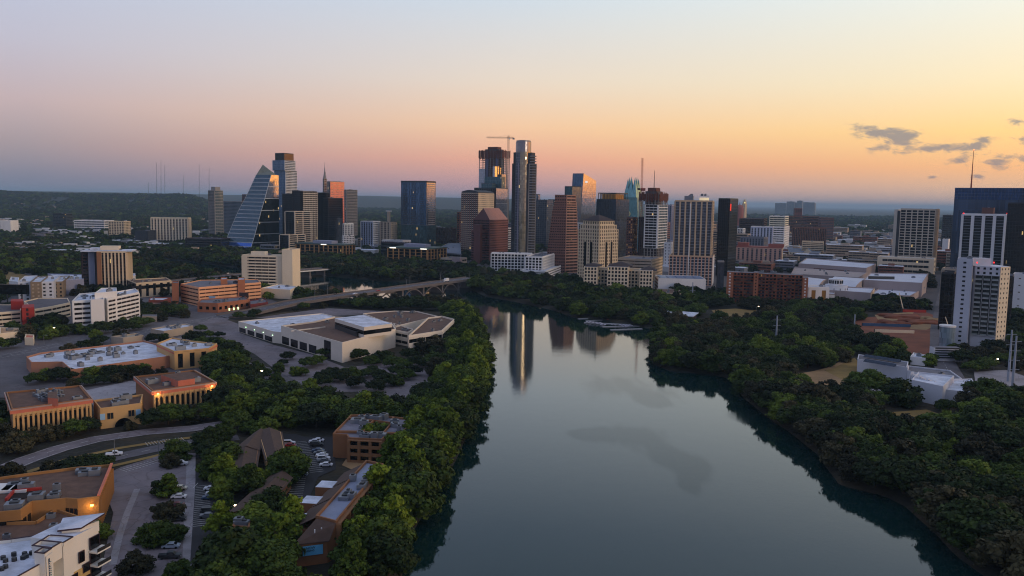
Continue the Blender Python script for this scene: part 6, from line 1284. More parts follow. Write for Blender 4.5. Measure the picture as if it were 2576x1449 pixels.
# boathouse
b=low('boathouse','long low boathouse with thin white roof and warm lamps on the north bank',[(1659,788),(1740,797),(1752,788),(1665,781)],6,[],core=dbrown,roof=wroof,cat='boathouse',fin=False,units=0,ph=.3)
b.piece('roof_plane').prism([Vector(q) for q in off_poly(b.P,2)],6.05,6.5,wroof)
for xx,yy in ((1670,789),(1683,788),(1706,793),(1734,796),(1702,812),(1712,812),(1731,812)): q=px(xx,yy,3.2); m=b.piece('lamp'); m.tube((q.x,q.y-2,3),(q.x,q.y-2,3.7),.4,.4,E_('boathouse_lamp',(255,225,160),5),6)
b.finish()
# docks and kayaks
dm=M('dock_boards',(150,148,146),.9,.2,.3); ZW=-1.6
def dock(lbl,x0,y0,x1,y1,w):
    A,B=px(x0,y0,ZW).to_2d(),px(x1,y1,ZW).to_2d(); d_=(B-A).normalized(); m=MB(); m.box((A+B)/2,d_,(B-A).length/2,Vector((d_.y,-d_.x)),w/2,ZW-.3,ZW+.45,dm); o=link('dock',m.mesh('dock',Vector((*A,0))),None,(*A,0)); tag(o,lbl,'dock','boat docks')
for lbl,x0,y0,x1,y1,w in (('pale floating dock farthest up the shore',1455,803,1540,799,2.5),('floating dock with red canoes',1475,808,1560,803,2.5),('floating dock under stacked white kayaks',1470,812,1590,818,4),('longest pale floating dock',1516,823,1610,821,3),('pale floating dock set furthest out on the water',1536,831,1615,828,3),('narrow gangway dock slanting to the island shore',1704,831,1732,842,1.8)): dock(lbl,x0,y0,x1,y1,w)
kc={'white':M('kayak_white',(214,210,222),.5,.05,.5),'red':M('kayak_red',(190,60,36),.5,.1,.5),'blue':M('kayak_blue',(40,90,130),.5,.1,.5),'green':M('kayak_green',(120,200,120),.5,.1,.5),'yellow':M('kayak_yellow',(210,160,60),.5,.1,.5)}
def kayak(c):
    hl=MB(); k=8; rings=[]
    for i in range(k+1):
        t=-1+2*i/k; w=.42*(1-abs(t)**2.2)+.02; z=.1+.18*t*t; rings.append([(t*2.2,-w,z+.12),(t*2.2,-w*.5,z-.1),(t*2.2,w*.5,z-.1),(t*2.2,w,z+.12),(t*2.2,0,z+.2)])
    for a,b_ in zip(rings,rings[1:]):
        for j in range(5): hl.poly([a[j],a[(j+1)%5],b_[(j+1)%5],b_[j]],kc[c])
    ck=MB(); ck.box((0,0),(1,0),.5,(0,1),.24,.25,.36,black); return hl.mesh('hull'),ck.mesh('cockpit')
km={c:kayak(c) for c in kc}; rk=random.Random(4)
for i in range(46):
    if i<30: x_=1480+rk.random()*105; y_=812+(x_-1480)*.085+rk.uniform(-3,3); c='white'; g='white kayaks stacked along the docks'; lb='white kayak lying among the stacked white boats on the dock'
    elif i<40: x_=1500+rk.random()*75; y_=800+rk.uniform(-1,5); c='red'; g='red canoes'; lb='rusty red canoe drawn up on the upper docks'
    else: x_=1478+rk.random()*60; y_=799+rk.uniform(-2,3); c=('blue','green','yellow')[i%3]; g=c+' kayaks'; lb=c+' kayak beside the red canoes on the upper docks'
    q=px(x_,y_,ZW+.6); r=link('kayak',None,None,(q.x,q.y,ZW+.5+rk.choice((0,0,.45)))); r.rotation_euler=(0,0,rk.uniform(-.3,.3)); tag(r,lb,'kayak',g); link('hull',km[c][0],r); link('cockpit',km[c][1],r)
# ---------------- masts, poles, pylons ----------------
for x0,yt,yb,dd,lb in ((394,410,484,6800,'thinnest radio mast of the western ridge, westmost of the cluster'),(405,402,484,6800,'tall hair-thin radio mast second in the ridge cluster'),(414.5,416,484,6500,'thickest radio mast in the western ridge cluster'),(461,440,486,7200,'faint short radio mast alone on the ridge'),(501,413,486,6600,'tall radio mast between the lone faint one and the slim tower'),(526,421,486,6600,'radio mast rising right behind the slim grey green tower'),(373,458,482,7000,'shortest radio mast on the western ridge')):
    p0=at(x0,yb,dd); p1=at(x0,yt,dd); m=MB(); m.tube((p0.x,p0.y,p0.z-30),tuple(p1),1.6,1.0,dmetal,4); tag(link('radio_mast',m.mesh('radio_mast',p0),None,p0),lb,'radio mast','radio masts on the ridge')
pm_=M('galvanised_steel',(140,150,164),.6,.15,.2)
def pylon(lb,x,yb,yt,arms,r0=.8):
    q=px(x,yb); h=at(x,yt,q.y).z; b=Bld('transmission_pole',lb,'power pole',q[:2],'steel transmission poles'); m=b.piece('pole'); m.tube((q.x,q.y,0),(q.x,q.y,h),r0,r0*.5,pm_,8)
    for t in arms: k=b.piece('crossarm'); k.tube((q.x-2.6,q.y,h*t+.4),(q.x+2.6,q.y,h*t+.4),.14,.14,pm_,4); k.tube((q.x-2.5,q.y,h*t-.6),(q.x-2.5,q.y,h*t+.4),.1,.1,charc,4); k.tube((q.x+2.5,q.y,h*t-.6),(q.x+2.5,q.y,h*t+.4),.1,.1,charc,4)
    b.finish()
pylon('steel transmission pole standing amid the dark bank trees',1952,862,794,(.82,.62,.45)); pylon('steel transmission pole in front of the white garage podium',1741,768,710,(.8,.62,.45)); pylon('thick steel pole at the edge of the red construction site',2147,858,791,()); pylon('thickest steel pole with many arms on the east plaza',2545,1002,845,(.9,.75,.6,.45)); pylon('steel pole behind the many-armed one on the east plaza',2536,960,830,(.9,.7))
def lamp(lb,x,yb,yt,lit=False,g='street lamps'):
    q=px(x,yb); h=at(x,yt,q.y).z; b=Bld('street_lamp',lb,'street lamp',q[:2],g); m=b.piece('post'); m.tube((q.x,q.y,0),(q.x,q.y,h),.16,.1,metal,5); m=b.piece('arm'); m.tube((q.x,q.y,h),(q.x+1.6,q.y,h+.5),.09,.09,metal,4)
    m=b.piece('lamp_head',m); m.box((q.x+1.8,q.y),(1,0),.45,(0,1),.2,h+.35,h+.6,E_('lit_lamp',(255,228,180),14) if lit else metal); b.finish()
for i,(x,yb,yt,l_) in enumerate(((501,842,818,0),(322,852,828,0),(111,868,845,0),(130,848,826,1),(646,1010,976,0),(573,895,868,0),(688,1000,972,0),(616,882,868,0),(289,1160,1105,0),(400,1150,1110,0),(430,1238,1205,0),(735,1168,1150,1),(578,1290,1275,1),(619,1449,1434,1),(650,955,935,1),(1902,790,772,1),(1690,775,763,1),(2240,995,960,0),(2560,1010,975,0),(2500,930,905,1))):
    near=('near the white banded hotel','beside the approach road','by the west road','at the red garage corner','in the tree shaded lot','at the exhibition loading bays','among the exhibition lot trees','by the exhibition entrance sign','along the frontage road','beside the parked cars lot','in the large lot median','at the curving drive','glowing beside the shingled row','glowing among bottom trees','shining over the shaded car park','glowing on the vacant lot','glowing near the flat tan building','on the museum terrace','on the east plaza','glowing below the white curved tower')[i]
    lamp(('lit ' if l_ else 'unlit ')+'thin street lamp '+near,x,yb,yt,bool(l_))
for i in range(9): # bridge lamps
    q,n,zz,d=BR[2](BR[3][-1]*(.25+.085*i)); sdn=-1 if i%2 else 1; q=q+n*9*sdn; b=Bld('bridge_lamp','slender curved lamp post on the parapet of the arched road bridge','street lamp',q,'lamp posts along the arched bridge'); m=b.piece('post'); m.tube((q.x,q.y,zz-1),(q.x,q.y,zz+9),.16,.1,metal,5); m=b.piece('arm'); m.tube((q.x,q.y,zz+9),(q.x-n.x*2*sdn,q.y-n.y*2*sdn,zz+9.5),.09,.09,metal,4); b.finish()
# ---------------- vehicles ----------------
PAINT={'white':(214,216,220),'silver':(150,162,176),'black':(26,28,32),'maroon':(96,26,28),'red':(150,34,30),'blue':(52,74,104),'grey':(92,96,102),'cream':(196,190,170)}
def carmesh(col,suv,pickup=False):
    pm=M('car_paint_'+col,PAINT[col],.35,0,.3,spec=.6); prof=[(-2.2,.35),(-2.25,.75),(-2.1,.95),(-1.3,1.02),(-.6,1.48),(.7,1.5),(1.5,1.0),(2.15,.85),(2.25,.55),(2.2,.35)]
    if suv: prof=[(-2.3,.4),(-2.35,.95),(-2.25,1.1),(-2.1,1.7),(.5,1.75),(1.2,1.15),(2.2,1.0),(2.35,.6),(2.3,.4)]
    if pickup: prof=[(-2.8,.5),(-2.8,1.15),(-.7,1.15),(-.6,1.8),(.8,1.8),(1.4,1.2),(2.6,1.1),(2.7,.6),(2.7,.5)]
    m=MB(); n=len(prof); w=.9
    inner=lambda z: w if z<1.1 else w-.18
    Lf=[(x,-inner(z),z) for x,z in prof]; Rf=[(x,inner(z),z) for x,z in prof]; m.poly(Lf,pm); m.poly(Rf[::-1],pm)
    for i in range(n): j=(i+1)%n; m.poly([Lf[j],Lf[i],Rf[i],Rf[j]],pm)
    g=MB(); zt=1.44 if not suv else 1.66; zt=1.72 if pickup else zt; x0,x1=(-.95,1.2) if not suv else (-1.95,.95)
    if pickup: x0,x1=-.45,1.15
    for s in (-1,1): g.poly([(x0,s*.915,1.08),(x1,s*.915,1.08),(x1-.45,s*.76,zt-.06),(x0+.3,s*.76,zt-.06)],black)
    g.poly([(x1+.32,-.72,1.08),(x1+.32,.72,1.08),(x1-.36,.66,zt-.02),(x1-.36,-.66,zt-.02)],black)
    wh=MB(); wh.tube((0,-.1,0),(0,.1,0),.33,.33,M('tyre',(20,20,20),.9,0),10)
    hl=MB(); hl.box((0,0),(1,0),.06,(0,1),.18,-.07,.07,M('headlight_glass',(210,214,220),.2,0)); return m.mesh('body'),g.mesh('windows'),wh.mesh('wheel'),hl.mesh('headlight')
CM={}
def car(x,y,ang,col,kind,lb,g,z=0.12,lights=False,cat='car'):
    key=(col,kind)
    if key not in CM: CM[key]=carmesh(col,kind=='suv',kind=='pickup')
    me=CM[key]; q=px(x,y,z); r=link('parked_car' if z<1 else 'moving_car',None,None,(q.x,q.y,z)); r.rotation_euler=(0,0,ang); tag(r,lb,cat,g); link('body',me[0],r); link('windows',me[1],r)
    wx=1.45 if kind!='pickup' else 1.8
    for sx in (-1,1):
        for sy in (-1,1): link('wheel',me[2],r,(sx*wx,sy*.86,.33))
        link('headlight',me[3],r,(2.27 if kind!='pickup' else 2.66,sx*.6,.72))
    return r
G1='cars parked in the large lot'
for x,y,c,k,lb in ((455,1170,'white','suv','white SUV parked highest in the large lot row'),(452,1232,'cream','sedan','cream car half hidden under the large lot tree'),(450,1253,'white','sedan','white car next to the maroon one in the large lot'),(446,1275,'maroon','sedan','maroon car in the large lot row'),(445,1297,'black','sedan','black car just below the maroon car'),(447,1310,'black','suv','black SUV partly under the round median tree'),(430,1378,'silver','sedan','silver blue sedan alone above the dark pickup'),(428,1404,'black','pickup','dark pickup truck lowest in the large lot')): car(x,y,.15,c,k,lb,G1,cat='pickup truck' if k=='pickup' else 'car')
car(288,1146,.35,'white','pickup','white pickup driving along the street past the hedge','vehicles on the street',cat='pickup truck')
G2='cars parked in the dark apartment lot'
for x,y,c,k,lb in ((531,1233,'white','sedan','white sedan upper of the bright pair in the dark lot'),(536,1245,'white','sedan','white sedan lower of the bright pair in the dark lot'),(527,1256,'blue','sedan','dark blue car next to the bright pair'),(526,1290,'black','suv','black car partly under trees in the dark lot'),(522,1302,'grey','sedan','dark grey car lowest in the dark lot row')): car(x,y,.1,c,k,lb,G2)
G3='cars parked along the curving apartment drive'
for i,(x,y,c,k,lb) in enumerate(((727,1118,'white','suv','white SUV on the inner side of the curving drive'),(729,1124,'red','sedan','red car tucked behind the white SUV'),(743,1154,'white','sedan','white car in shade below the drive bend'),(757,1197,'silver','suv','silver car at the lower inner side of the drive'),(800,1111,'white','sedan','white car at the top of the drive row'),(792,1114,'white','sedan','second white car topping the drive row'),(797,1122,'black','suv','black car under the topmost white cars'),(800,1137,'blue','sedan','blue car among the striped empty bays'),(804,1143,'grey','sedan','dark grey car mid row by the drive'),(810,1149,'white','sedan','white car mid row by the drive'),(814,1157,'white','suv','white SUV near the row end by the drive'),(815,1163,'grey','sedan','grey car squeezed beside the row-end SUV'),(820,1173,'white','sedan','white car ending the drive row'),(716,1278,'black','sedan','black car in the lined lot beside the long apartments'),(860,1304,'silver','sedan','silver car by the banner block'))): car(x,y,.1 if i<14 else .5,c,k,lb,G3)
G4='cars parked in the tree shaded lot'
for i,(x,y,c,k,lb) in enumerate(((562,934,'black','suv','black SUV at the entrance of the tree shaded lot'),(592,942,'white','sedan','white car alone near the shaded lot entrance'),(640,931,'black','sedan','black car first in the upper shaded row'),(650,934,'grey','sedan','grey car second in the upper shaded row'),(662,939,'maroon','sedan','maroon car in the upper shaded row'),(672,945,'blue','sedan','teal blue car in the upper shaded row'),(690,951,'red','sedan','bright red car ending the upper shaded row'),(612,945,'grey','suv','grey SUV first of the middle shaded row'),(622,950,'silver','sedan','silver car in the middle shaded row'),(631,955,'white','sedan','white car in the middle shaded row'),(634,960,'blue','sedan','blue car in the middle shaded row'),(631,970,'black','sedan','black car first in the lowest shaded row'),(641,975,'white','suv','white car in the lowest shaded row'),(650,981,'silver','sedan','silver car in the lowest shaded row'),(658,985,'black','sedan','black car near the lowest row end'),(665,971,'grey','suv','grey SUV under the shaded lot crown'),(672,975,'grey','sedan','dark grey car behind the shaded lot crown'))): car(x,y,.05,c,k,lb,G4)
G5='vehicles crossing the arched bridge'
ba=math.atan2(BR[0][4].y-BR[0][3].y,BR[0][4].x-BR[0][3].x)
car(893,741,ba,'white','sedan','white car on the south half of the arched bridge',G5,z=7.7); car(951,733,ba,'red','sedan','pale red car mid way over the arched bridge',G5,z=8.1)
b=Bld('box_truck','white box truck nearing the north end of the arched bridge','truck',px(1122,709,8.2)[:2],G5); q=px(1122,709,8.2); e=Vector((math.cos(ba),math.sin(ba))); f=Vector((-e.y,e.x)); m=b.piece('cargo_box'); m.box(q.to_2d()+e*1,e,2.6,f,1.2,9.2,12,white); m=b.piece('cab'); m.box(q.to_2d()-e*2.8,e,1,f,1.1,8.9,10.8,white); m.box(q.to_2d()-e*3.82,e,.04,f,.9,9.9,10.6,black)
for s in (-1,1):
    for t in (-2.6,2.4): k=b.piece('wheel'); c_=q.to_2d()+e*t+f*s*1.15; k.tube((*(c_-f*.15),8.75),(*(c_+f*.15),8.75),.45,.45,M('tyre'),10)
b.finish()
for x,y,c,k,lb in ((2238,1003,'white','sedan','white car beside the museum terrace'),(2290,1010,'grey','sedan','grey car by the museum trees'),(2536,1085,'silver','suv','silver van on the east plaza'),(2243,1012,'white','suv','white SUV west of the cultural center'),(2390,742,'red','sedan','car with glowing tail lights on the east street')): car(x,y-10 if y>1005 else y,.3,c,k,lb,'cars on the east bank')
# construction site things
q=px(2392,852)
b=Bld('mobile_crane','small white mobile crane with raised boom on the red construction site','crane',px(2390,852)[:2]); b0=px(2392,852); e=at(2378,797,b0.y+4); 
m=b.piece('base'); m.box((b0.x,b0.y),(1,0),3,(0,1),1.3,.8,2.4,white); m=b.piece('boom'); m.tube((b0.x,b0.y,2.4),(e.x,e.y,e.z),.5,.3,offw,5)
for dx in (-2,0,2): k=b.piece('wheel'); k.tube((b0.x+dx,b0.y-1.4,.55),(b0.x+dx,b0.y-1.1,.55),.55,.55,M('tyre'),10)
b.o.location=b.loc; b.finish()
b=Bld('tall_boom_crane','tall thin white lattice boom at the north side of the construction site','crane',px(2280,778)[:2]); a=px(2272,783); t=at(2262,736,a.y); m=b.piece('boom'); m.tube((a.x,a.y,1),tuple(t),.6,.3,offw,5); m=b.piece('base'); m.box((a.x,a.y),(1,0),4,(0,1),2,.3,2.6,dmetal); b.finish()
for x,y,w,c,lb in ((2230,822,18,'blue','long blue site fence across the red dirt'),(2110,838,16,'red','red stack of site barriers by the bank trees'),(2250,838,14,'offw','pale long site screen in the red dirt'),(2300,786,10,'red','red site machinery row by the east street')):
    q=px(x,y); m=MB(); m.box((q.x,q.y),(.99,-.1),w,(.1,.99),.3,0,2.4,{'blue':M('blue_hoarding',(50,84,120),.8,.2,.3),'red':redp,'offw':offw}[c]); 
    for k in range(8): m.box((q.x-w+k*w/4,q.y+.5-(k*w/4-w)*.1),(1,0),.12,(0,1),.4,0,2.5,dmetal)
    tag(link('site_hoarding',m.mesh('site_hoarding',Vector((q.x,q.y,0))),None,(q.x,q.y,0)),lb,'hoarding')
# dirt mounds
for x,y,r in ((2260,798,16),(2240,815,12),(2310,812,14),(2340,806,9)):
    q=px(x,y); V_=[];n=24
    bm=bmesh.new(); bmesh.ops.create_icosphere(bm,subdivisions=4,radius=1)
    for v_ in bm.verts: k=1+.25*math.sin(v_.co.x*5+x)+.15*math.sin(v_.co.y*9+y); v_.co=Vector((v_.co.x*r*k,v_.co.y*r*.8*k,v_.co.z*2.6*k))
    me=bpy.data.meshes.new('dirt_mound'); bm.to_mesh(me); bm.free(); me.materials.append(dirt if r>10 else tand); tag(link('dirt_mound',me,None,(q.x,q.y,0)),f'{ {16:"broadest red dirt mound at the back of the site",12:"low red dirt mound in the middle of the site",14:"reddish mound beside the pale sand heap",9:"pale sand heap beside the east street"}[r]}','dirt mound')
# small docks building / pool
m=MB(); q=px(928,1155); m.box((q.x,q.y),(.95,.3),4,(-.3,.95),2.5,.35,.45,M('pool_water',(40,170,190),.1,0)); o=link('swimming_pool',m.mesh('swimming_pool')); tag(o,'small turquoise pool on the tan terrace of the lakeside apartments','swimming pool')
for i,(x,y) in enumerate(((882,1320),(900,1312),(990,1185))): 
    q=px(x,y); b=Bld('patio_umbrella',('white patio umbrella beside the waterside apartments','tan patio umbrella closer to the roof end','pale umbrella on the pool terrace')[i],'umbrella',q[:2]); m=b.piece('pole'); m.tube((q.x,q.y,0),(q.x,q.y,2.4),.05,.05,metal,5); m=b.piece('canopy'); m.tube((q.x,q.y,2.2),(q.x,q.y,3.0),1.6,.05,white if i!=1 else cream,8); b.finish()
# ---------------- trees ----------------
def leafmat(name,c0,c1,c2):
    m,t,p=newmat(name); p.inputs['Roughness'].default_value=.75; p.inputs['Specular IOR Level'].default_value=.25
    tc_=t.nodes.new('ShaderNodeTexCoord'); oi=t.nodes.new('ShaderNodeObjectInfo')
    n=noise(t,tc_.outputs['Object'],5.5,4,.65)
    f=math_node(t,'ADD',math_node(t,'MULTIPLY',n,.75),math_node(t,'MULTIPLY',oi.outputs['Random'],.5))
    t.links.new(ramp(t,f,[(.3,c0),(.6,c1),(.85,c2)]),p.inputs['Base Color'])
    return m
LM=[leafmat('oak_leaves',(16,27,8),(31,48,12),(66,86,22)),leafmat('cypress_leaves',(30,47,7),(58,80,12),(104,122,26)),leafmat('elm_leaves',(22,37,8),(44,64,12),(90,108,28)),leafmat('dusky_leaves',(28,30,16),(44,46,26),(72,68,42))]
bark=M('bark',(70,58,48),.95,.3,2)
def crownmesh(seed,shape,n,lobes,mat,leaf=.55):
    """Leaf faces spread over many small boughs inside an uneven envelope; unit height 1, foot at z=0."""
    r=np.random.default_rng(seed); C=[];R=[]
    for i in range(lobes):
        if shape=='oak': a=r.uniform(0,6.283); rr=math.sqrt(r.uniform(0,1))*.48; z=.30+.52*r.uniform(0,1)**.8*(1-.6*(rr/.5)**2); s=r.uniform(.06,.16)
        elif shape=='cone': t=r.uniform(0,1); z=.16+.78*t; rr=(.34*(1-t)**.6+.03)*math.sqrt(r.uniform(.1,1)); a=r.uniform(0,6.283); s=r.uniform(.045,.11)*(1.15-.45*t)
        else: a=r.uniform(0,6.283); rr=math.sqrt(r.uniform(0,1))*.40; z=.10+.72*r.uniform(0,1)*(1-.5*(rr/.4)**2); s=r.uniform(.05,.16)
        C.append((math.cos(a)*rr,math.sin(a)*rr,z)); R.append(s)
    C=np.array(C); R=np.array(R); w=R**2/np.sum(R**2); k=r.choice(lobes,n,p=w)
    d=r.normal(size=(n,3)); d/=np.linalg.norm(d,axis=1)[:,None]; d[:,2]=np.abs(d[:,2])*np.where(r.uniform(size=n)<.75,1,-1)
    P=C[k]+d*R[k][:,None]*r.uniform(.72,1.05,n)[:,None]*np.array([1.1,1.1,.8])
    o_=r.uniform(size=n)<.24; P[o_]+=d[o_]*r.uniform(.005,.06,o_.sum())[:,None]
    nn=d+r.normal(scale=.45,size=(n,3)); nn/=np.linalg.norm(nn,axis=1)[:,None]
    u=np.cross(nn,r.normal(size=(n,3))); u/=np.linalg.norm(u,axis=1)[:,None]; v=np.cross(nn,u)
    s=(leaf*r.uniform(.6,1.3,n)/12)[:,None]
    q=np.stack([P-u*s-v*s*.6,P+u*s-v*s*.6,P+u*s*.7+v*s,P-u*s*.7+v*s],1).reshape(-1,3)
    return q,np.arange(n*4).reshape(-1,4)
def trunkmb(shape,seed):
    m=MB(); r=random.Random(seed); zt={'oak':.34,'cone':.5,'round':.3}[shape]
    lean=Vector((r.uniform(-.03,.03),r.uniform(-.03,.03),zt)); m.tube((0,0,-.02),tuple(lean),.028,.017,bark,6)
    for i in range(5):
        a=r.uniform(0,6.28); z=zt*r.uniform(.6,1); m.tube((lean.x*z/zt,lean.y*z/zt,z),(math.cos(a)*.22,math.sin(a)*.22,z+r.uniform(.15,.3)),.013,.004,bark,4)
    return m
KIND={'oak':('oak',0,64,6200),'elm':('round',2,56,6000),'cypress':('cone',1,68,6200),'dusk':('round',3,50,4200)}
CR={};CRL={};TR={}
for kn,(shp,li,lobes,n) in KIND.items():
    CR[kn]=[];TR[kn]=[];CRL[kn]=[]
    for v in range(4):
        q,f=crownmesh(hash((shp,li,v))%9999 if False else li*10+v,shp,n,lobes,LM[li],.36); CR[kn].append(np_mesh('crown',q,f,[LM[li]])); TR[kn].append(trunkmb(shp,v).mesh('trunk'))
    for v in range(3):
        q,f=crownmesh(100+li*10+v,shp,420,16,LM[li],1.5); CRL[kn].append(np_mesh('crown_far',q,f,[LM[li]]))
PLACED=[]; grid={}
def blocked(x,y,mg=0):
    for P,m_ in FOOTB:
        if P[0]-mg<x<P[2]+mg and P[1]-mg<y<P[3]+mg and inside(x,y,m_): return True
    return False
def bbox(poly): xs_=[p[0] for p in poly]; ys_=[p[1] for p in poly]; return (min(xs_),min(ys_),max(xs_),max(ys_))
FOOTB=[]
for P,mg in FOOT:
    q=[tuple(v) for v in off_poly([Vector((p[0],p[1])) for p in P],mg+1.5)]; FOOTB.append((bbox(q),q))
LOTB=[(bbox(q),q) for q in LOT]
rt=random.Random(77)
def near_ok(x,y,r):
    gx,gy=int(x//12),int(y//12)
    for i in (-1,0,1):
        for j in (-1,0,1):
            for (a,b,rr) in grid.get((gx+i,gy+j),()):
                if (a-x)**2+(b-y)**2<(min(r,rr))**2: return False
    return True
rwpts=[(p.x,p.y) for p in RW]; rwb=bbox(rwpts)
def rivd(x,y): return float(sdist(np.array([x]),np.array([y]),rwpts)[0])
def put(x,y,h,kn,lb,g,r=5,lots=True,force=False,riv=True):
    if not force:
        if not near_ok(x,y,r): return False
        for bb,q in FOOTB:
            if bb[0]<x<bb[2] and bb[1]<y<bb[3] and inside(x,y,q): return False
        if lots:
            for bb,q in LOTB:
                if bb[0]-1<x<bb[2]+1 and bb[1]-1<y<bb[3]+1 and inside(x,y,q): return False
        if riv and rwb[0]<x<rwb[2] and rwb[1]<y<rwb[3] and inside(x,y,rwpts): return False
    grid.setdefault((int(x//12),int(y//12)),[]).append((x,y,r)); PLACED.append((x,y,h,kn,lb,g)); return True
def fill(pix,sp,kinds,hr,lb,g,prob=1,lots=True):
    hr=(hr[0]*.72,hr[1]*1.12)
    P=[px(x,y).to_2d() for x,y in pix]; bb=bbox(P); A=(bb[2]-bb[0])*(bb[3]-bb[1]); n=int(A/sp/sp*2.4)
    P=[tuple(p) for p in P]
    for _ in range(n):
        x,y=rt.uniform(bb[0],bb[2]),rt.uniform(bb[1],bb[3])
        if not inside(x,y,P) or rt.random()>prob: continue
        put(x,y,rt.uniform(*hr),rt.choice(kinds),lb,g,sp,lots)
def row(pix,sp,kinds,hr,lb,g,jit=1.5,off=0,lots=True,riv=True):
    P=[px(x,y).to_2d() for x,y in pix]; s=0
    for a,b in zip(P,P[1:]):
        d=(b-a); Ln=d.length; d/=Ln; n=Vector((d.y,-d.x))
        while s<Ln: q=a+d*s+n*(off+rt.uniform(-jit,jit)); put(q.x,q.y,rt.uniform(*hr),rt.choice(kinds),lb,g,sp*.6,lots,riv=riv); s+=sp*rt.uniform(.8,1.2)
        s-=Ln
q_=[px(x_,y_).to_2d() for x_,y_ in ((2150,940),(2300,960),(2380,985),(2460,995),(2470,1030),(2300,1025),(2140,985))]; FOOTB.append((bbox(q_),[tuple(v) for v in q_]))
q_=[px(x_,y_).to_2d() for x_,y_ in ((2195,1035),(2330,1025),(2420,1060),(2350,1105),(2220,1090))]; FOOTB.append((bbox(q_),[tuple(v) for v in q_]))
q_=[px(x_,y_).to_2d() for x_,y_ in ((1985,935),(2070,925),(2140,950),(2120,1010),(2030,990))]; FOOTB.append((bbox(q_),[tuple(v) for v in q_]))
# lake bank rows, south side
SB=[(985,1470),(1005,1352),(1057,1264),(1121,1162),(1168,1072),(1200,987),(1213,905),(1203,845),(1178,790)]
row(SB,6.5,['cypress','cypress','elm'],(11,16),'','south bank lake trees',1.2,-2.5); row(SB,8,['cypress','cypress','elm'],(10,15),'','south bank lake trees',1.5,-9); row(SB,9,['elm','cypress','oak'],(9,13),'','south bank lake trees',2,-16)
row([(1178,790),(1145,770),(1060,770),(960,769),(880,764),(790,752)],7,['oak','dusk'],(9,13),'','bridge side trees',2,-4); row([(1170,800),(1140,780),(1060,778),(960,776),(880,770),(800,762)],8,['oak','elm'],(8,12),'','bridge side trees',2,-5)
# individual parking-lot trees (picture position of the trunk foot)
for x,y,h,k in ((1020,955,8,'oak'),(1040,945,8,'oak'),(1000,970,7,'elm'),(920,950,7,'oak'),(938,945,7,'oak'),(695,960,7,'elm'),(760,945,6,'oak'),(668,945,6,'elm'),(708,985,7,'elm'),(724,905,7,'oak'),(701,935,7,'elm'),(742,945,7,'elm'),(773,925,8,'oak'),(800,918,8,'oak'),(817,898,8,'oak'),(806,880,6,'oak'),(845,900,9,'oak'),(905,905,9,'oak'),(933,920,8,'oak'),(963,912,10,'oak'),(990,925,9,'oak'),(1014,930,8,'oak'),(1030,905,9,'oak'),(1046,920,8,'oak'),(1075,925,8,'oak'),(857,960,9,'oak'),(880,955,9,'oak'),(895,975,8,'oak'),(835,950,8,'oak'),(815,960,8,'oak'),(955,958,8,'oak'),(975,970,9,'oak'),(945,985,8,'oak'),(1000,945,8,'oak'),(810,975,9,'oak'),(780,985,9,'elm'),(712,920,5,'oak'),(648,935,8,'elm'),(604,908,9,'elm'),(545,1200,9,'elm'),(430,1175,7,'dusk'),(445,1155,10,'elm'),(425,1250,9,'cypress'),(405,1246,7,'elm'),(432,1305,7,'dusk'),(408,1300,6,'dusk'),(398,1368,9,'elm'),(435,1362,7,'elm'),(372,1365,7,'elm'),(130,1200,8,'dusk'),(345,1440,8,'dusk'),(450,1460,7,'elm'),(610,1222,9,'elm'),(640,1232,9,'cypress'),(658,1222,8,'elm'),(588,1228,9,'elm'),(566,1190,9,'oak'),(572,1150,8,'elm'),(650,1300,9,'elm'),(640,1130,6,'elm'),(700,1240,7,'elm'),(555,1350,12,'cypress'),(560,1250,9,'elm'),(530,1200,10,'elm'),(885,1090,9,'cypress'),(862,1085,9,'cypress'),(612,905,8,'elm'),(350,895,8,'dusk'),(175,890,9,'dusk'),(252,865,8,'oak'),(228,840,9,'elm'),(240,850,8,'elm'),(302,852,10,'dusk'),(505,835,7,'oak'),(515,868,6,'oak')):
    q=px(x,y); put(q.x,q.y,h*.84,k,'','parking lot trees',4,force=True)
for cx_t,cy_t,hh_t,kt_ in ((945,1077,11.5,'elm'),(930,1082,10.5,'cypress'),(958,1074,10.5,'elm')):
    q=px(cx_t,cy_t,8); put(q.x,q.y,hh_t,kt_,'','courtyard trees',3,force=True)
# hedge-like crowns in front of the arcades and store
row([(20,1130),(100,1112),(180,1098),(232,1085)],5,['dusk','oak'],(6,8),'','trees along the arcaded offices',1,0); row([(15,1110),(10,1050)],6,['oak','elm'],(7,10),'','trees along the arcaded offices',2)
row([(392,1075),(430,1068),(500,1058),(560,1048)],5,['dusk','oak'],(8,10),'','trees along the arcaded offices',1,0); row([(255,1095),(300,1090),(350,1078)],6,['dusk'],(4,6),'','trees along the arcaded offices',1)
row([(90,965),(130,955),(190,960),(250,955),(320,945),(420,925)],6.5,['elm','oak'],(6,8.5),'','trees in front of the long store',1.5); row([(185,975),(260,965),(340,955),(420,938)],6.5,['oak','dusk'],(5,7),'','trees in front of the long store',1.5)
row([(0,900),(60,890),(140,868)],7,['elm','oak'],(7,10),'','west road trees',2.5); row([(0,880),(60,870),(120,850),(200,838)],8,['oak','elm'],(7,9),'','west road trees',2)
row([(215,880),(300,870),(380,862),(470,850),(560,850)],7,['oak','elm'],(5,7),'','trees behind the long store',1.5)
row([(470,860),(540,880),(590,905),(640,935),(670,985),(640,1010)],7,['elm','oak'],(8,11),'','trees around the shaded lot',3); row([(540,905),(560,960),(590,1000)],7,['elm','oak'],(8,11),'','trees around the shaded lot',3)
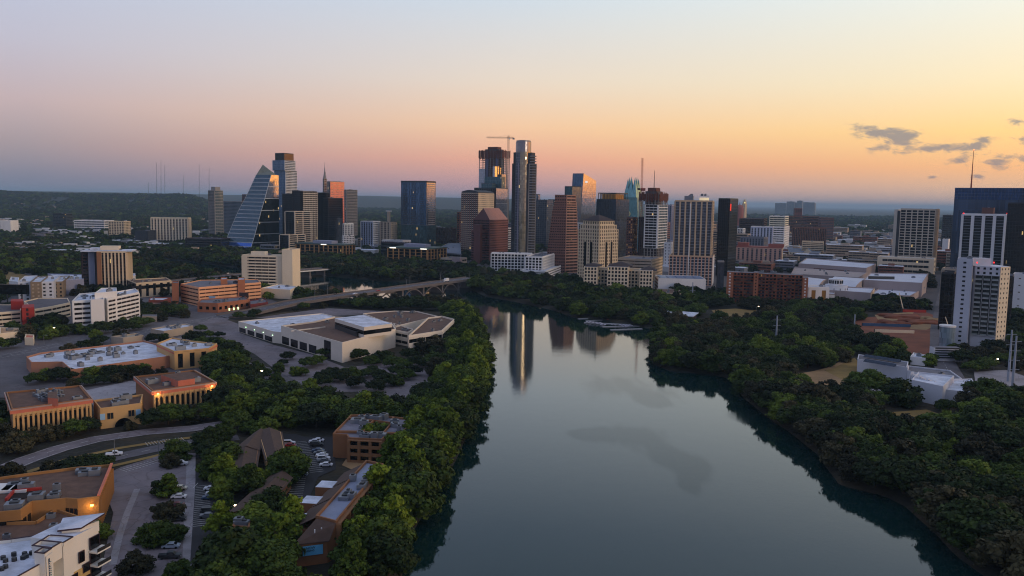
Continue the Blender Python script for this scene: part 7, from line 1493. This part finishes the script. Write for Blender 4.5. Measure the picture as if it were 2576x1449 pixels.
fill([(540,870),(585,905),(650,990),(760,1015),(930,1045),(1000,1045),(1000,1070),(880,1085),(760,1075),(620,1060),(545,1040),(560,970)],7,['oak','elm','elm'],(9,13),'','grove below the exhibition lot')
fill([(540,1000),(700,1020),(880,1042),(1010,1045),(1030,1060),(850,1045),(560,1060)],6.5,['elm','oak'],(10,13),'','grove below the exhibition lot')
fill([(1050,1030),(1100,975),(1125,930),(1190,900),(1170,990),(1110,1090),(1050,1100),(1020,1060)],7,['oak','oak','elm'],(8,12),'','grove beside the lake path')
fill([(1060,870),(1190,800),(1205,900),(1110,960),(1060,925)],7,['oak','oak','dusk'],(8,11),'','grove beside the lake path')
fill([(490,1120),(560,1085),(640,1075),(720,1080),(700,1110),(640,1090),(560,1110),(500,1180)],7,['elm','oak'],(7,10),'','trees around the shingled apartments')
fill([(540,1160),(580,1150),(580,1240),(650,1330),(760,1340),(760,1449),(480,1449),(480,1420),(560,1340),(555,1250)],7.5,['elm','cypress','oak'],(8,12),'','trees around the shingled apartments')
fill([(640,1200),(740,1180),(770,1290),(700,1345),(600,1345),(600,1250)],8,['elm','cypress'],(8,11),'','trees around the shingled apartments')
fill([(745,1250),(800,1190),(880,1130),(850,1110),(760,1230)],8,['elm','cypress'],(8,11),'','trees around the shingled apartments')
fill([(480,1330),(760,1340),(750,1440),(850,1449),(850,1600),(450,1600)],8,['elm','elm','oak'],(9,13),'','trees around the shingled apartments')
fill([(850,1360),(990,1200),(1030,1110),(1060,1080),(1050,1200),(1000,1350),(960,1600),(850,1600)],7.5,['cypress','elm','oak'],(9,13),'','south bank lake trees')
fill([(490,1140),(540,1135),(545,1170),(495,1175)],7,['elm'],(8,10),'','trees around the shingled apartments')
fill([(-20,1110),(30,1110),(70,1150),(0,1170)],7,['elm','dusk'],(7,9),'','west edge trees'); fill([(-20,1215),(40,1205),(60,1230),(-20,1250)],7,['dusk','elm'],(7,9),'','west edge trees'); fill([(-20,1040),(15,1040),(20,1120),(-20,1140)],7,['oak','elm'],(8,10),'','west edge trees')
row([(165,1205),(230,1190),(275,1180),(292,1215),(292,1240)],5,['oak'],(7,8.5),'','tall hedge trees behind the amber walled offices',.8,force if False else 0)
row([(262,1330),(258,1400)],7,['elm'],(5,7),'','west edge trees'); row([(310,1430),(330,1449),(360,1440)],7,['dusk'],(6,8),'','west edge trees')
# upper west side
fill([(0,790),(60,780),(190,830),(200,850),(60,860),(0,870)],9,['oak','elm','dusk'],(7,10),'','west road trees',.5)
fill([(350,770),(450,780),(500,800),(420,812),(350,800)],8,['oak','dusk'],(7,9),'','trees near the white banded hotel',.7); fill([(185,818),(360,800),(400,812),(300,845),(190,840)],9,['oak','elm'],(7,9),'','trees near the white banded hotel',.8)
fill([(560,815),(640,790),(760,768),(830,775),(700,795),(600,805)],8,['oak','dusk'],(4,7),'','approach bank trees',.6); fill([(640,720),(760,720),(800,745),(700,752),(655,745)],9,['elm','oak'],(7,10),'','trees by the lakeside hotel'); fill([(740,745),(810,748),(830,760),(740,770)],7,['oak'],(6,9),'','approach bank trees')
fill([(-100,640),(200,640),(330,660),(480,690),(640,725),(640,700),(480,676),(390,662),(300,648),(300,700),(380,705),(600,712),(600,730),(0,700),(-100,690)],9,['oak','dusk','elm'],(8,12),'','west park trees',.8)
fill([(-200,700),(20,700),(20,760),(-200,800)],10,['oak','elm'],(8,11),'','west park trees',.5); fill([(160,690),(230,690),(240,706),(160,706)],9,['oak'],(8,11),'','west park trees')
fill([(380,672),(560,700),(760,740),(760,715),(620,700),(480,676),(390,664)],8,['elm','oak'],(7,11),'','west park trees',.7)
# north bank of the upper lake
fill([(330,640),(470,640),(560,650),(640,645),(760,650),(930,660),(1100,672),(1210,690),(1240,720),(1226,742),(1180,722),(1100,706),(1000,706),(900,698),(830,692),(700,686),(560,666),(450,654),(330,648)],8,['oak','oak','dusk'],(9,13),'','downtown waterfront trees')
fill([(1200,690),(1300,700),(1440,715),(1480,735),(1640,745),(1680,765),(1740,768),(1760,790),(1740,830),(1640,824),(1580,814),(1450,795),(1400,777),(1300,756),(1226,742)],8,['oak','oak','elm','dusk'],(9,13),'','downtown waterfront trees')
row([(1200,706),(1300,712),(1440,728),(1560,740)],9,['oak','dusk'],(8,11),'','downtown waterfront trees',3)
# east bank woodland
EB=[(1740,838),(1700,850),(1658,862),(1645,887),(1657,914),(1692,930),(1770,937),(1825,943),(1858,964),(1890,1004),(1952,1051),(1998,1082),(2081,1147),(2132,1217),(2232,1241),(2298,1269),(2382,1344),(2432,1399),(2500,1449),(2600,1520)]
row(EB,6.5,['elm','oak','dusk'],(9,13),'','east bank woodland trees',1.5,-3.5); row(EB,7.5,['oak','elm','dusk'],(10,14),'','east bank woodland trees',2,-11)
row([(1740,838),(1700,850),(1658,862),(1645,887),(1657,914),(1692,930)],5,['cypress','elm'],(9,12),'','east bank woodland trees',1,-6)
fill([(1740,835),(1850,835),(1990,850),(2120,850),(2200,870),(2230,890),(2150,900),(2060,925),(1990,935),(1965,955),(2100,1000),(2150,985),(2300,1010),(2440,1000),(2500,1010),(2640,1020),(2800,1100),(2800,1600),(2500,1449),(2430,1400),(2380,1345),(2296,1270),(2230,1242),(2130,1218),(2079,1148),(1996,1083),(1890,1005),(1858,965),(1825,944),(1770,938),(1690,931),(1655,915),(1643,885),(1655,860)],9,['oak','oak','elm','dusk'],(9,14),'','east bank woodland trees')
fill([(1850,770),(1950,775),(2160,775),(2170,815),(2140,850),(1990,850),(1850,835),(1800,815),(1945,800)],8,['oak','dusk','elm'],(8,12),'','trees below the brick slab')
fill([(1960,770),(2180,770),(2200,755),(2330,765),(2360,780),(2200,785),(1960,790)],8,['oak','dusk'],(8,11),'','trees below the brick slab'); fill([(1700,735),(1830,745),(1840,775),(1780,775),(1700,765)],8,['oak'],(8,11),'','downtown waterfront trees')
fill([(2200,880),(2300,870),(2380,905),(2360,920),(2290,925),(2230,905)],7.5,['oak','elm'],(8,11),'','trees beside the cultural center'); fill([(2230,845),(2330,850),(2360,880),(2260,880)],8,['oak','dusk'],(8,11),'','trees beside the cultural center',.6)
fill([(2400,885),(2576,890),(2576,960),(2440,935)],8,['oak','dusk'],(8,11),'','trees beside the cultural center',.7); fill([(2550,800),(2700,800),(2700,900),(2560,880)],9,['oak'],(9,12),'','trees beside the cultural center')
row([(2080,940),(2110,955),(2060,950)],9,['elm'],(6,8),'','trees beside the cultural center',3,lots=False)
row([(2310,690),(2340,700),(2345,725)],8,['dusk'],(7,9),'','downtown street trees',2)
row([(1840,690),(1990,700)],12,['dusk'],(6,8),'','downtown street trees',4)
# keep views open over lawns; sort by how large they show
def vis(t):
    q=Vector((t[0],t[1],t[2]*.5)); d=(q-CAM).dot(cf)
    if d<20: return 0
    a=proj(q); 
    if not(-30<a[0]<2606 and a[1]<1500): return 0
    return t[2]/d
PLACED.sort(key=lambda t:-vis(t))
SOLO,REST=PLACED[:296],PLACED[296:]
LMK=[(o['label'],o.location.copy(),o['category']) for o in S.objects if o.parent is None and 'category' in o.keys() and o.location.length>50 and o.location.y<900 and o['category'] in ('building','office building','apartment building','parking garage','hotel','store','street lamp','museum','boathouse','apartment tower','billboard','convention center','power pole','car')]
SHORT={}
for l,_,_ in LMK: SHORT[l]=l
sizes=lambda h: 'tall' if h>12.6 else ('mid-sized' if h>9.5 else ('small' if h>7 else 'low'))
tone={'oak':'dark round oak','elm':'green spreading elm','cypress':'bright green conical tree','dusk':'dusky brownish tree'}
seen={}
def area(t):
    return t[5]
import hashlib
REL=[('grove','lake path'),]
nm={'oak':'oak_tree','elm':'elm_tree','cypress':'cypress_tree','dusk':'tree'}
KEYW={'arched_gatehouse':'the arched gatehouse'}
NEAR=[(o.name.split('.')[0].replace('_',' '),o.location.copy()) for o in S.objects if o.parent is None and 'category' in o.keys() and o.location.length>50 and o.name.split('.')[0] not in ('parked_car','dock','kayak','x','street_lamp')]
cars_=[(o['label'],o.location.copy()) for o in S.objects if o.name.startswith('parked_car')]
def where(x,y):
    p=Vector((x,y,0)); best=min(NEAR,key=lambda a:(a[1]-p).length); d=best[1]-p
    pr=proj((x,y,0)); pb=proj((best[1].x,best[1].y,0)); dist=d.length
    if abs(pr[0]-pb[0])>abs(pr[1]-pb[1])*1.6: rel='west of' if pr[0]<pb[0] else 'east of'
    else: rel='below' if pr[1]>pb[1] else 'behind'
    return ('close ' if dist<22 else '')+rel+' the '+best[0],dist
for i,(x,y,h,kn,lb,g) in enumerate(SOLO):
    v=rt.randrange(4); w=h*rt.uniform(1.0,1.25)*(1.15 if kn!='cypress' else 1.0); wl,_=where(x,y)
    lab=f"{sizes(h)} {tone[kn]} {wl}, one of the {g.replace('trees','').strip() or 'lot'} trees"
    ws=lab.split(); lab=' '.join(ws[:16]) if len(ws)<=16 else f"{sizes(h)} {tone[kn]} {wl}"
    g=seen.setdefault(lab.lower(),g); r=link(nm[kn],None,None,(x,y,-.05)); tag(r,lab,'tree',g); r.rotation_euler=(0,0,rt.uniform(0,6.28)); r.scale=(w,w,h)
    link('trunk',TR[kn][v],r); link('crown',CR[kn][v],r)
# the rest of the woods: one object, trees placed as instances
kc_=bpy.data.collections.new('tree_kinds'); KL=[]
def joined(name,cr,tr):
    # crown and trunk in one mesh
    a=np.zeros(len(cr.vertices)*3,np.float32); cr.vertices.foreach_get('co',a); a=a.reshape(-1,3); q=np.arange(len(a)).reshape(-1,4)
    me=np_mesh(name,a,q,[cr.materials[0]]); o=bpy.data.objects.new(name,me); kc_.objects.link(o); return o
order=[]
for kn in ('oak','elm','cypress','dusk'):
    for v in range(2): order.append(('a_%s_%d'%(kn,v),CR[kn][v],kn))
for kn in ('oak','elm','cypress','dusk'):
    for v in range(2): order.append(('b_%s_%d'%(kn,v),CRL[kn][v],kn))
order.sort(key=lambda a:a[0])
for n_,me_,k_ in order: joined(n_,me_,None)
IDX={}
for i,(n_,_,k_) in enumerate(order): IDX.setdefault((n_[0],k_),[]).append(i)
ng=bpy.data.node_groups.new('woodland_nodes','GeometryNodeTree'); ng.interface.new_socket('Geometry',in_out='INPUT',socket_type='NodeSocketGeometry'); ng.interface.new_socket('Geometry',in_out='OUTPUT',socket_type='NodeSocketGeometry')
gi=ng.nodes.new('NodeGroupInput'); go_=ng.nodes.new('NodeGroupOutput'); ip=ng.nodes.new('GeometryNodeInstanceOnPoints'); ci=ng.nodes.new('GeometryNodeCollectionInfo'); ci.inputs['Collection'].default_value=kc_; ci.inputs['Separate Children'].default_value=True; ci.inputs['Reset Children'].default_value=True
def na(n,t):
    a=ng.nodes.new('GeometryNodeInputNamedAttribute'); a.data_type=t; a.inputs['Name'].default_value=n; return a.outputs['Attribute']
ng.links.new(gi.outputs[0],ip.inputs['Points']); ng.links.new(ci.outputs[0],ip.inputs['Instance']); ip.inputs['Pick Instance'].default_value=True
ng.links.new(na('kidx','INT'),ip.inputs['Instance Index']); ng.links.new(na('scl','FLOAT_VECTOR'),ip.inputs['Scale'])
cx_=ng.nodes.new('ShaderNodeCombineXYZ'); ng.links.new(na('rotz','FLOAT'),cx_.inputs[2]); ng.links.new(cx_.outputs[0],ip.inputs['Rotation']); ng.links.new(ip.outputs[0],go_.inputs[0])
def woodland(name,T_,lod):
    me=bpy.data.meshes.new(name); me.vertices.add(len(T_)); me.vertices.foreach_set('co',np.array([(t[0],t[1],t[4]) for t in T_],np.float32).ravel())
    a=me.attributes.new('kidx','INT','POINT'); a.data.foreach_set('value',[rt.choice(IDX[(lod if not callable(lod) else lod(t),t[3])]) for t in T_])
    a=me.attributes.new('scl','FLOAT_VECTOR','POINT'); s=np.array([(t[2]*wk,t[2]*wk,t[2]) for t in T_ for wk in (1.3 if t[3]!='cypress' else 1.1,)],np.float32); a.data.foreach_set('vector',s.ravel())
    a=me.attributes.new('rotz','FLOAT','POINT'); a.data.foreach_set('value',np.array([rt.uniform(0,6.28) for _ in T_],np.float32))
    o=link(name,me); md=o.modifiers.new('scatter','NODES'); md.node_group=ng; o['kind']='stuff'; return o
woodland('woodland',[(x,y,h,kn,-.05) for x,y,h,kn,_,_ in REST],lambda t:'a' if t[1]<750 else 'b')
# far woods up to the hills
BUILT=[(bbox(q),q) for q in [[tuple(px(x,y).to_2d()) for x,y in [(640,640),(1150,668),(1220,700),(1440,735),(1660,740),(1850,760),(2330,790),(2700,900),(2700,600),(1900,600),(640,600)]]]]
far=[]
N_=52000; yy=1150*np.exp(rng.uniform(0,1,N_)*math.log(7000/1150)); uu=rng.uniform(-.68,.68,N_); xx=uu*yy; zz=terrain(xx,yy); dn=vnoise(xx,yy,260,8)
kk=rng.choice(4,N_,p=[.45,.2,.02,.33]); kns=['oak','elm','cypress','dusk']
for x,y,z,d_,k in zip(xx,yy,zz,dn,kk):
    u_=x/y
    if 0.1<u_ and y<3200 and rt.random()<.82: continue
    if -.22<u_<.2 and y<1900 and rt.random()<.75: continue
    if d_<.42 and rt.random()<.75: continue
    if y<1500:
        bad=False
        for bb,q in FOOTB:
            if bb[0]<x<bb[2] and bb[1]<y<bb[3] and inside(x,y,q): bad=True;break
        if bad or (rwb[0]<x<rwb[2] and inside(x,y,rwpts)): continue
    sc=1+max(0,(y-2000))/3500
    far.append((x,y,rt.uniform(8,13)*sc,kns[k],z-.5))
far2=[]
for _ in range(2500):   # between 700 and 1150 m on the west side
    x=rt.uniform(-700,-120); y=rt.uniform(760,1180)
    if x/y>-.18 or inside(x,y,rwpts) or not near_ok(x,y,8): continue
    if any(bb[0]<x<bb[2] and bb[1]<y<bb[3] and inside(x,y,q) for bb,q in FOOTB+LOTB): continue
    if vnoise(np.array([x]),np.array([y]),60,4)[0]<.35: continue
    grid.setdefault((int(x//12),int(y//12)),[]).append((x,y,8)); far2.append((x,y,rt.uniform(8,12),rt.choice(['oak','dusk','elm']),-.05))
woodland('distant_woodland',far+far2,'b')
# ---------------- low buildings scattered over the far plain ----------------
fm=[M('far_white',(200,198,194),.85,.1,.05),M('far_tan',(170,150,128),.85,.1,.05),M('far_brick',(130,84,70),.85,.1,.05),M('far_grey',(120,122,130),.85,.1,.05)]
names=['white','tan','brick red','grey']
def farbld(x,y,w,l,h,k,zone,al=.49,nm_=None):
    z=float(terrain(np.array([x]),np.array([y]))[0]); e1=Vector((math.cos(al),-math.sin(al))); e2=Vector((math.sin(al),math.cos(al)))
    P=[Vector((x,y))-e1*w-e2*l,Vector((x,y))+e1*w-e2*l,Vector((x,y))+e1*w+e2*l,Vector((x,y))-e1*w+e2*l]
    if y<1500:
        for bb,q in FOOTB:
            if any(inside(p.x,p.y,q) for p in P+[Vector((x,y))]): return
    b=Bld(nm_ or ('low_rise_building' if h<16 else 'mid_rise_building'),f'{names[k]} {nm_.replace("_"," ") if nm_ else ("low" if h<16 else "mid")+"-rise block"} {zone}','building',(x,y),f'{names[k]} {nm_ or "blocks"} {zone}'); b.loc=Vector((x,y,0))
    b.part('wall').prism(P,z-3,z+h,fm[k],random.choice([wroof,wroof,groof,gravel]))
    if h>9: facade(b,P[0],P[1],z,z+h,st('bands',wall=fm[k],glass=dark,fh=4,hf=.4))
    m=b.piece('roof_hut'); m.box((x,y),e1,w*.25,e2,l*.25,z+h+.01,z+h+3,fm[k]); b.finish()
rf=random.Random(21)
for _ in range(240):
    y=1150*math.exp(rf.random()**1.5*math.log(4200/1150)); u_=rf.uniform(.15,.62); farbld(u_*y,y,rf.uniform(10,38),rf.uniform(8,20),rf.choice([6,8,10,14,18,24]) if y>1500 else rf.choice([5,7,9,12]),rf.choice([0,0,1,1,2,3]),'in the eastern plain')
for _ in range(110):
    y=1400*math.exp(rf.random()**1.4*math.log(6000/1500)); u_=rf.uniform(-.62,-.16); farbld(u_*y,y,rf.uniform(8,26),rf.uniform(6,12),rf.choice([5,6,8]),rf.choice([0,0,1,3]),'in the western woods')
for _ in range(95):
    y=1250*math.exp(rf.random()*math.log(3200/1250)); farbld(rf.uniform(-.62,-.17)*y,y,rf.uniform(18,46),rf.uniform(8,16),rf.choice([6,7,9]),rf.choice([0,0,0,3,1]),'among the western tree belts',.1,'lowrise')  # generic long low filler buildings, of no particular use
for _ in range(150):
    y=1180*math.exp(rf.random()**1.3*math.log(3000/1180)); farbld(rf.uniform(.16,.60)*y,y,rf.uniform(12,30),rf.uniform(9,16),rf.choice([8,10,12,15,20,26]),rf.choice([0,1,1,2,3]),'packed behind the convention center',.49,'city_block')
rb=random.Random(9); inf=0
for _ in range(400):
    if inf>=62: break
    xc=rb.uniform(840,1900); y=rb.uniform(1350,2500); ytop=rb.uniform(594,618) if xc<1190 else rb.uniform(560,612)
    q=at(xc,ytop,y)
    if q.z<9: continue
    w_=rb.uniform(11,24); l_=rb.uniform(9,18)
    if any(inside(q.x,q.y,pp) or (Vector(pp[0][:2] if not hasattr(pp[0],'x') else (pp[0].x,pp[0].y))-q.to_2d()).length<26 for _b,pp in FOOTB): continue
    if any((Vector(z_)-q.to_2d()).length<34 for z_ in globals().setdefault('INF',[])): continue
    INF.append(q.to_2d()); k=rb.choice([0,1,1,2,3,3]); inf+=1
    e1=Vector((math.cos(.49),-math.sin(.49))); e2=Vector((math.sin(.49),math.cos(.49))); wl,_d=where(q.x,q.y); lb=f'{names[k]} downtown block {wl}'
    b=Bld('office_block',' '.join(lb.split()[:16]),'building',q.to_2d(),'downtown infill '+lb); P=[q.to_2d()-e1*w_-e2*l_,q.to_2d()+e1*w_-e2*l_,q.to_2d()+e1*w_+e2*l_,q.to_2d()-e1*w_+e2*l_]
    b.part('wall').prism(P,0,q.z,fm[k],groof); sty=st(rb.choice(['bands','strips','bands']),wall=fm[k],glass=rb.choice([dark,grey,dark]),fh=3.8,bw=4.5,hf=.5,wf=.5); facade(b,P[0],P[1],0,q.z,sty); facade(b,P[1],P[2],0,q.z,sty); rooftop(b,P,q.z,2,parapet=fm[k]); b.finish()
for x,yt,yb,dd,w in ((1990,507,518,9000,40),(2004,510,518,9000,60),(2013,505,518,8800,26),(2028,509,518,9300,90),(2040,511,518,9300,50),(1965,511,518,9500,60)):
    q=at(x,yt,dd); farbld(q.x,q.y,w,30,max(40,q.z),3,'on the northern horizon')
# ---------------- haze: one closed box of thin air ----------------
hz=bpy.data.materials.new('haze_air'); hz.use_nodes=True; t=hz.node_tree; t.nodes.clear()
pv=t.nodes.new('ShaderNodeVolumePrincipled'); ou=t.nodes.new('ShaderNodeOutputMaterial'); t.links.new(pv.outputs[0],ou.inputs['Volume'])
pv.inputs['Color'].default_value=(.48,.74,.96,1); pv.inputs['Density'].default_value=5e-5; pv.inputs['Anisotropy'].default_value=0
m=MB(); m.prism([(-51000,-3200),(51000,-3200),(51000,61000),(-51000,61000)],-9,246,hz)
ho=link('haze',m.mesh('haze')); ho['kind']='stuff'
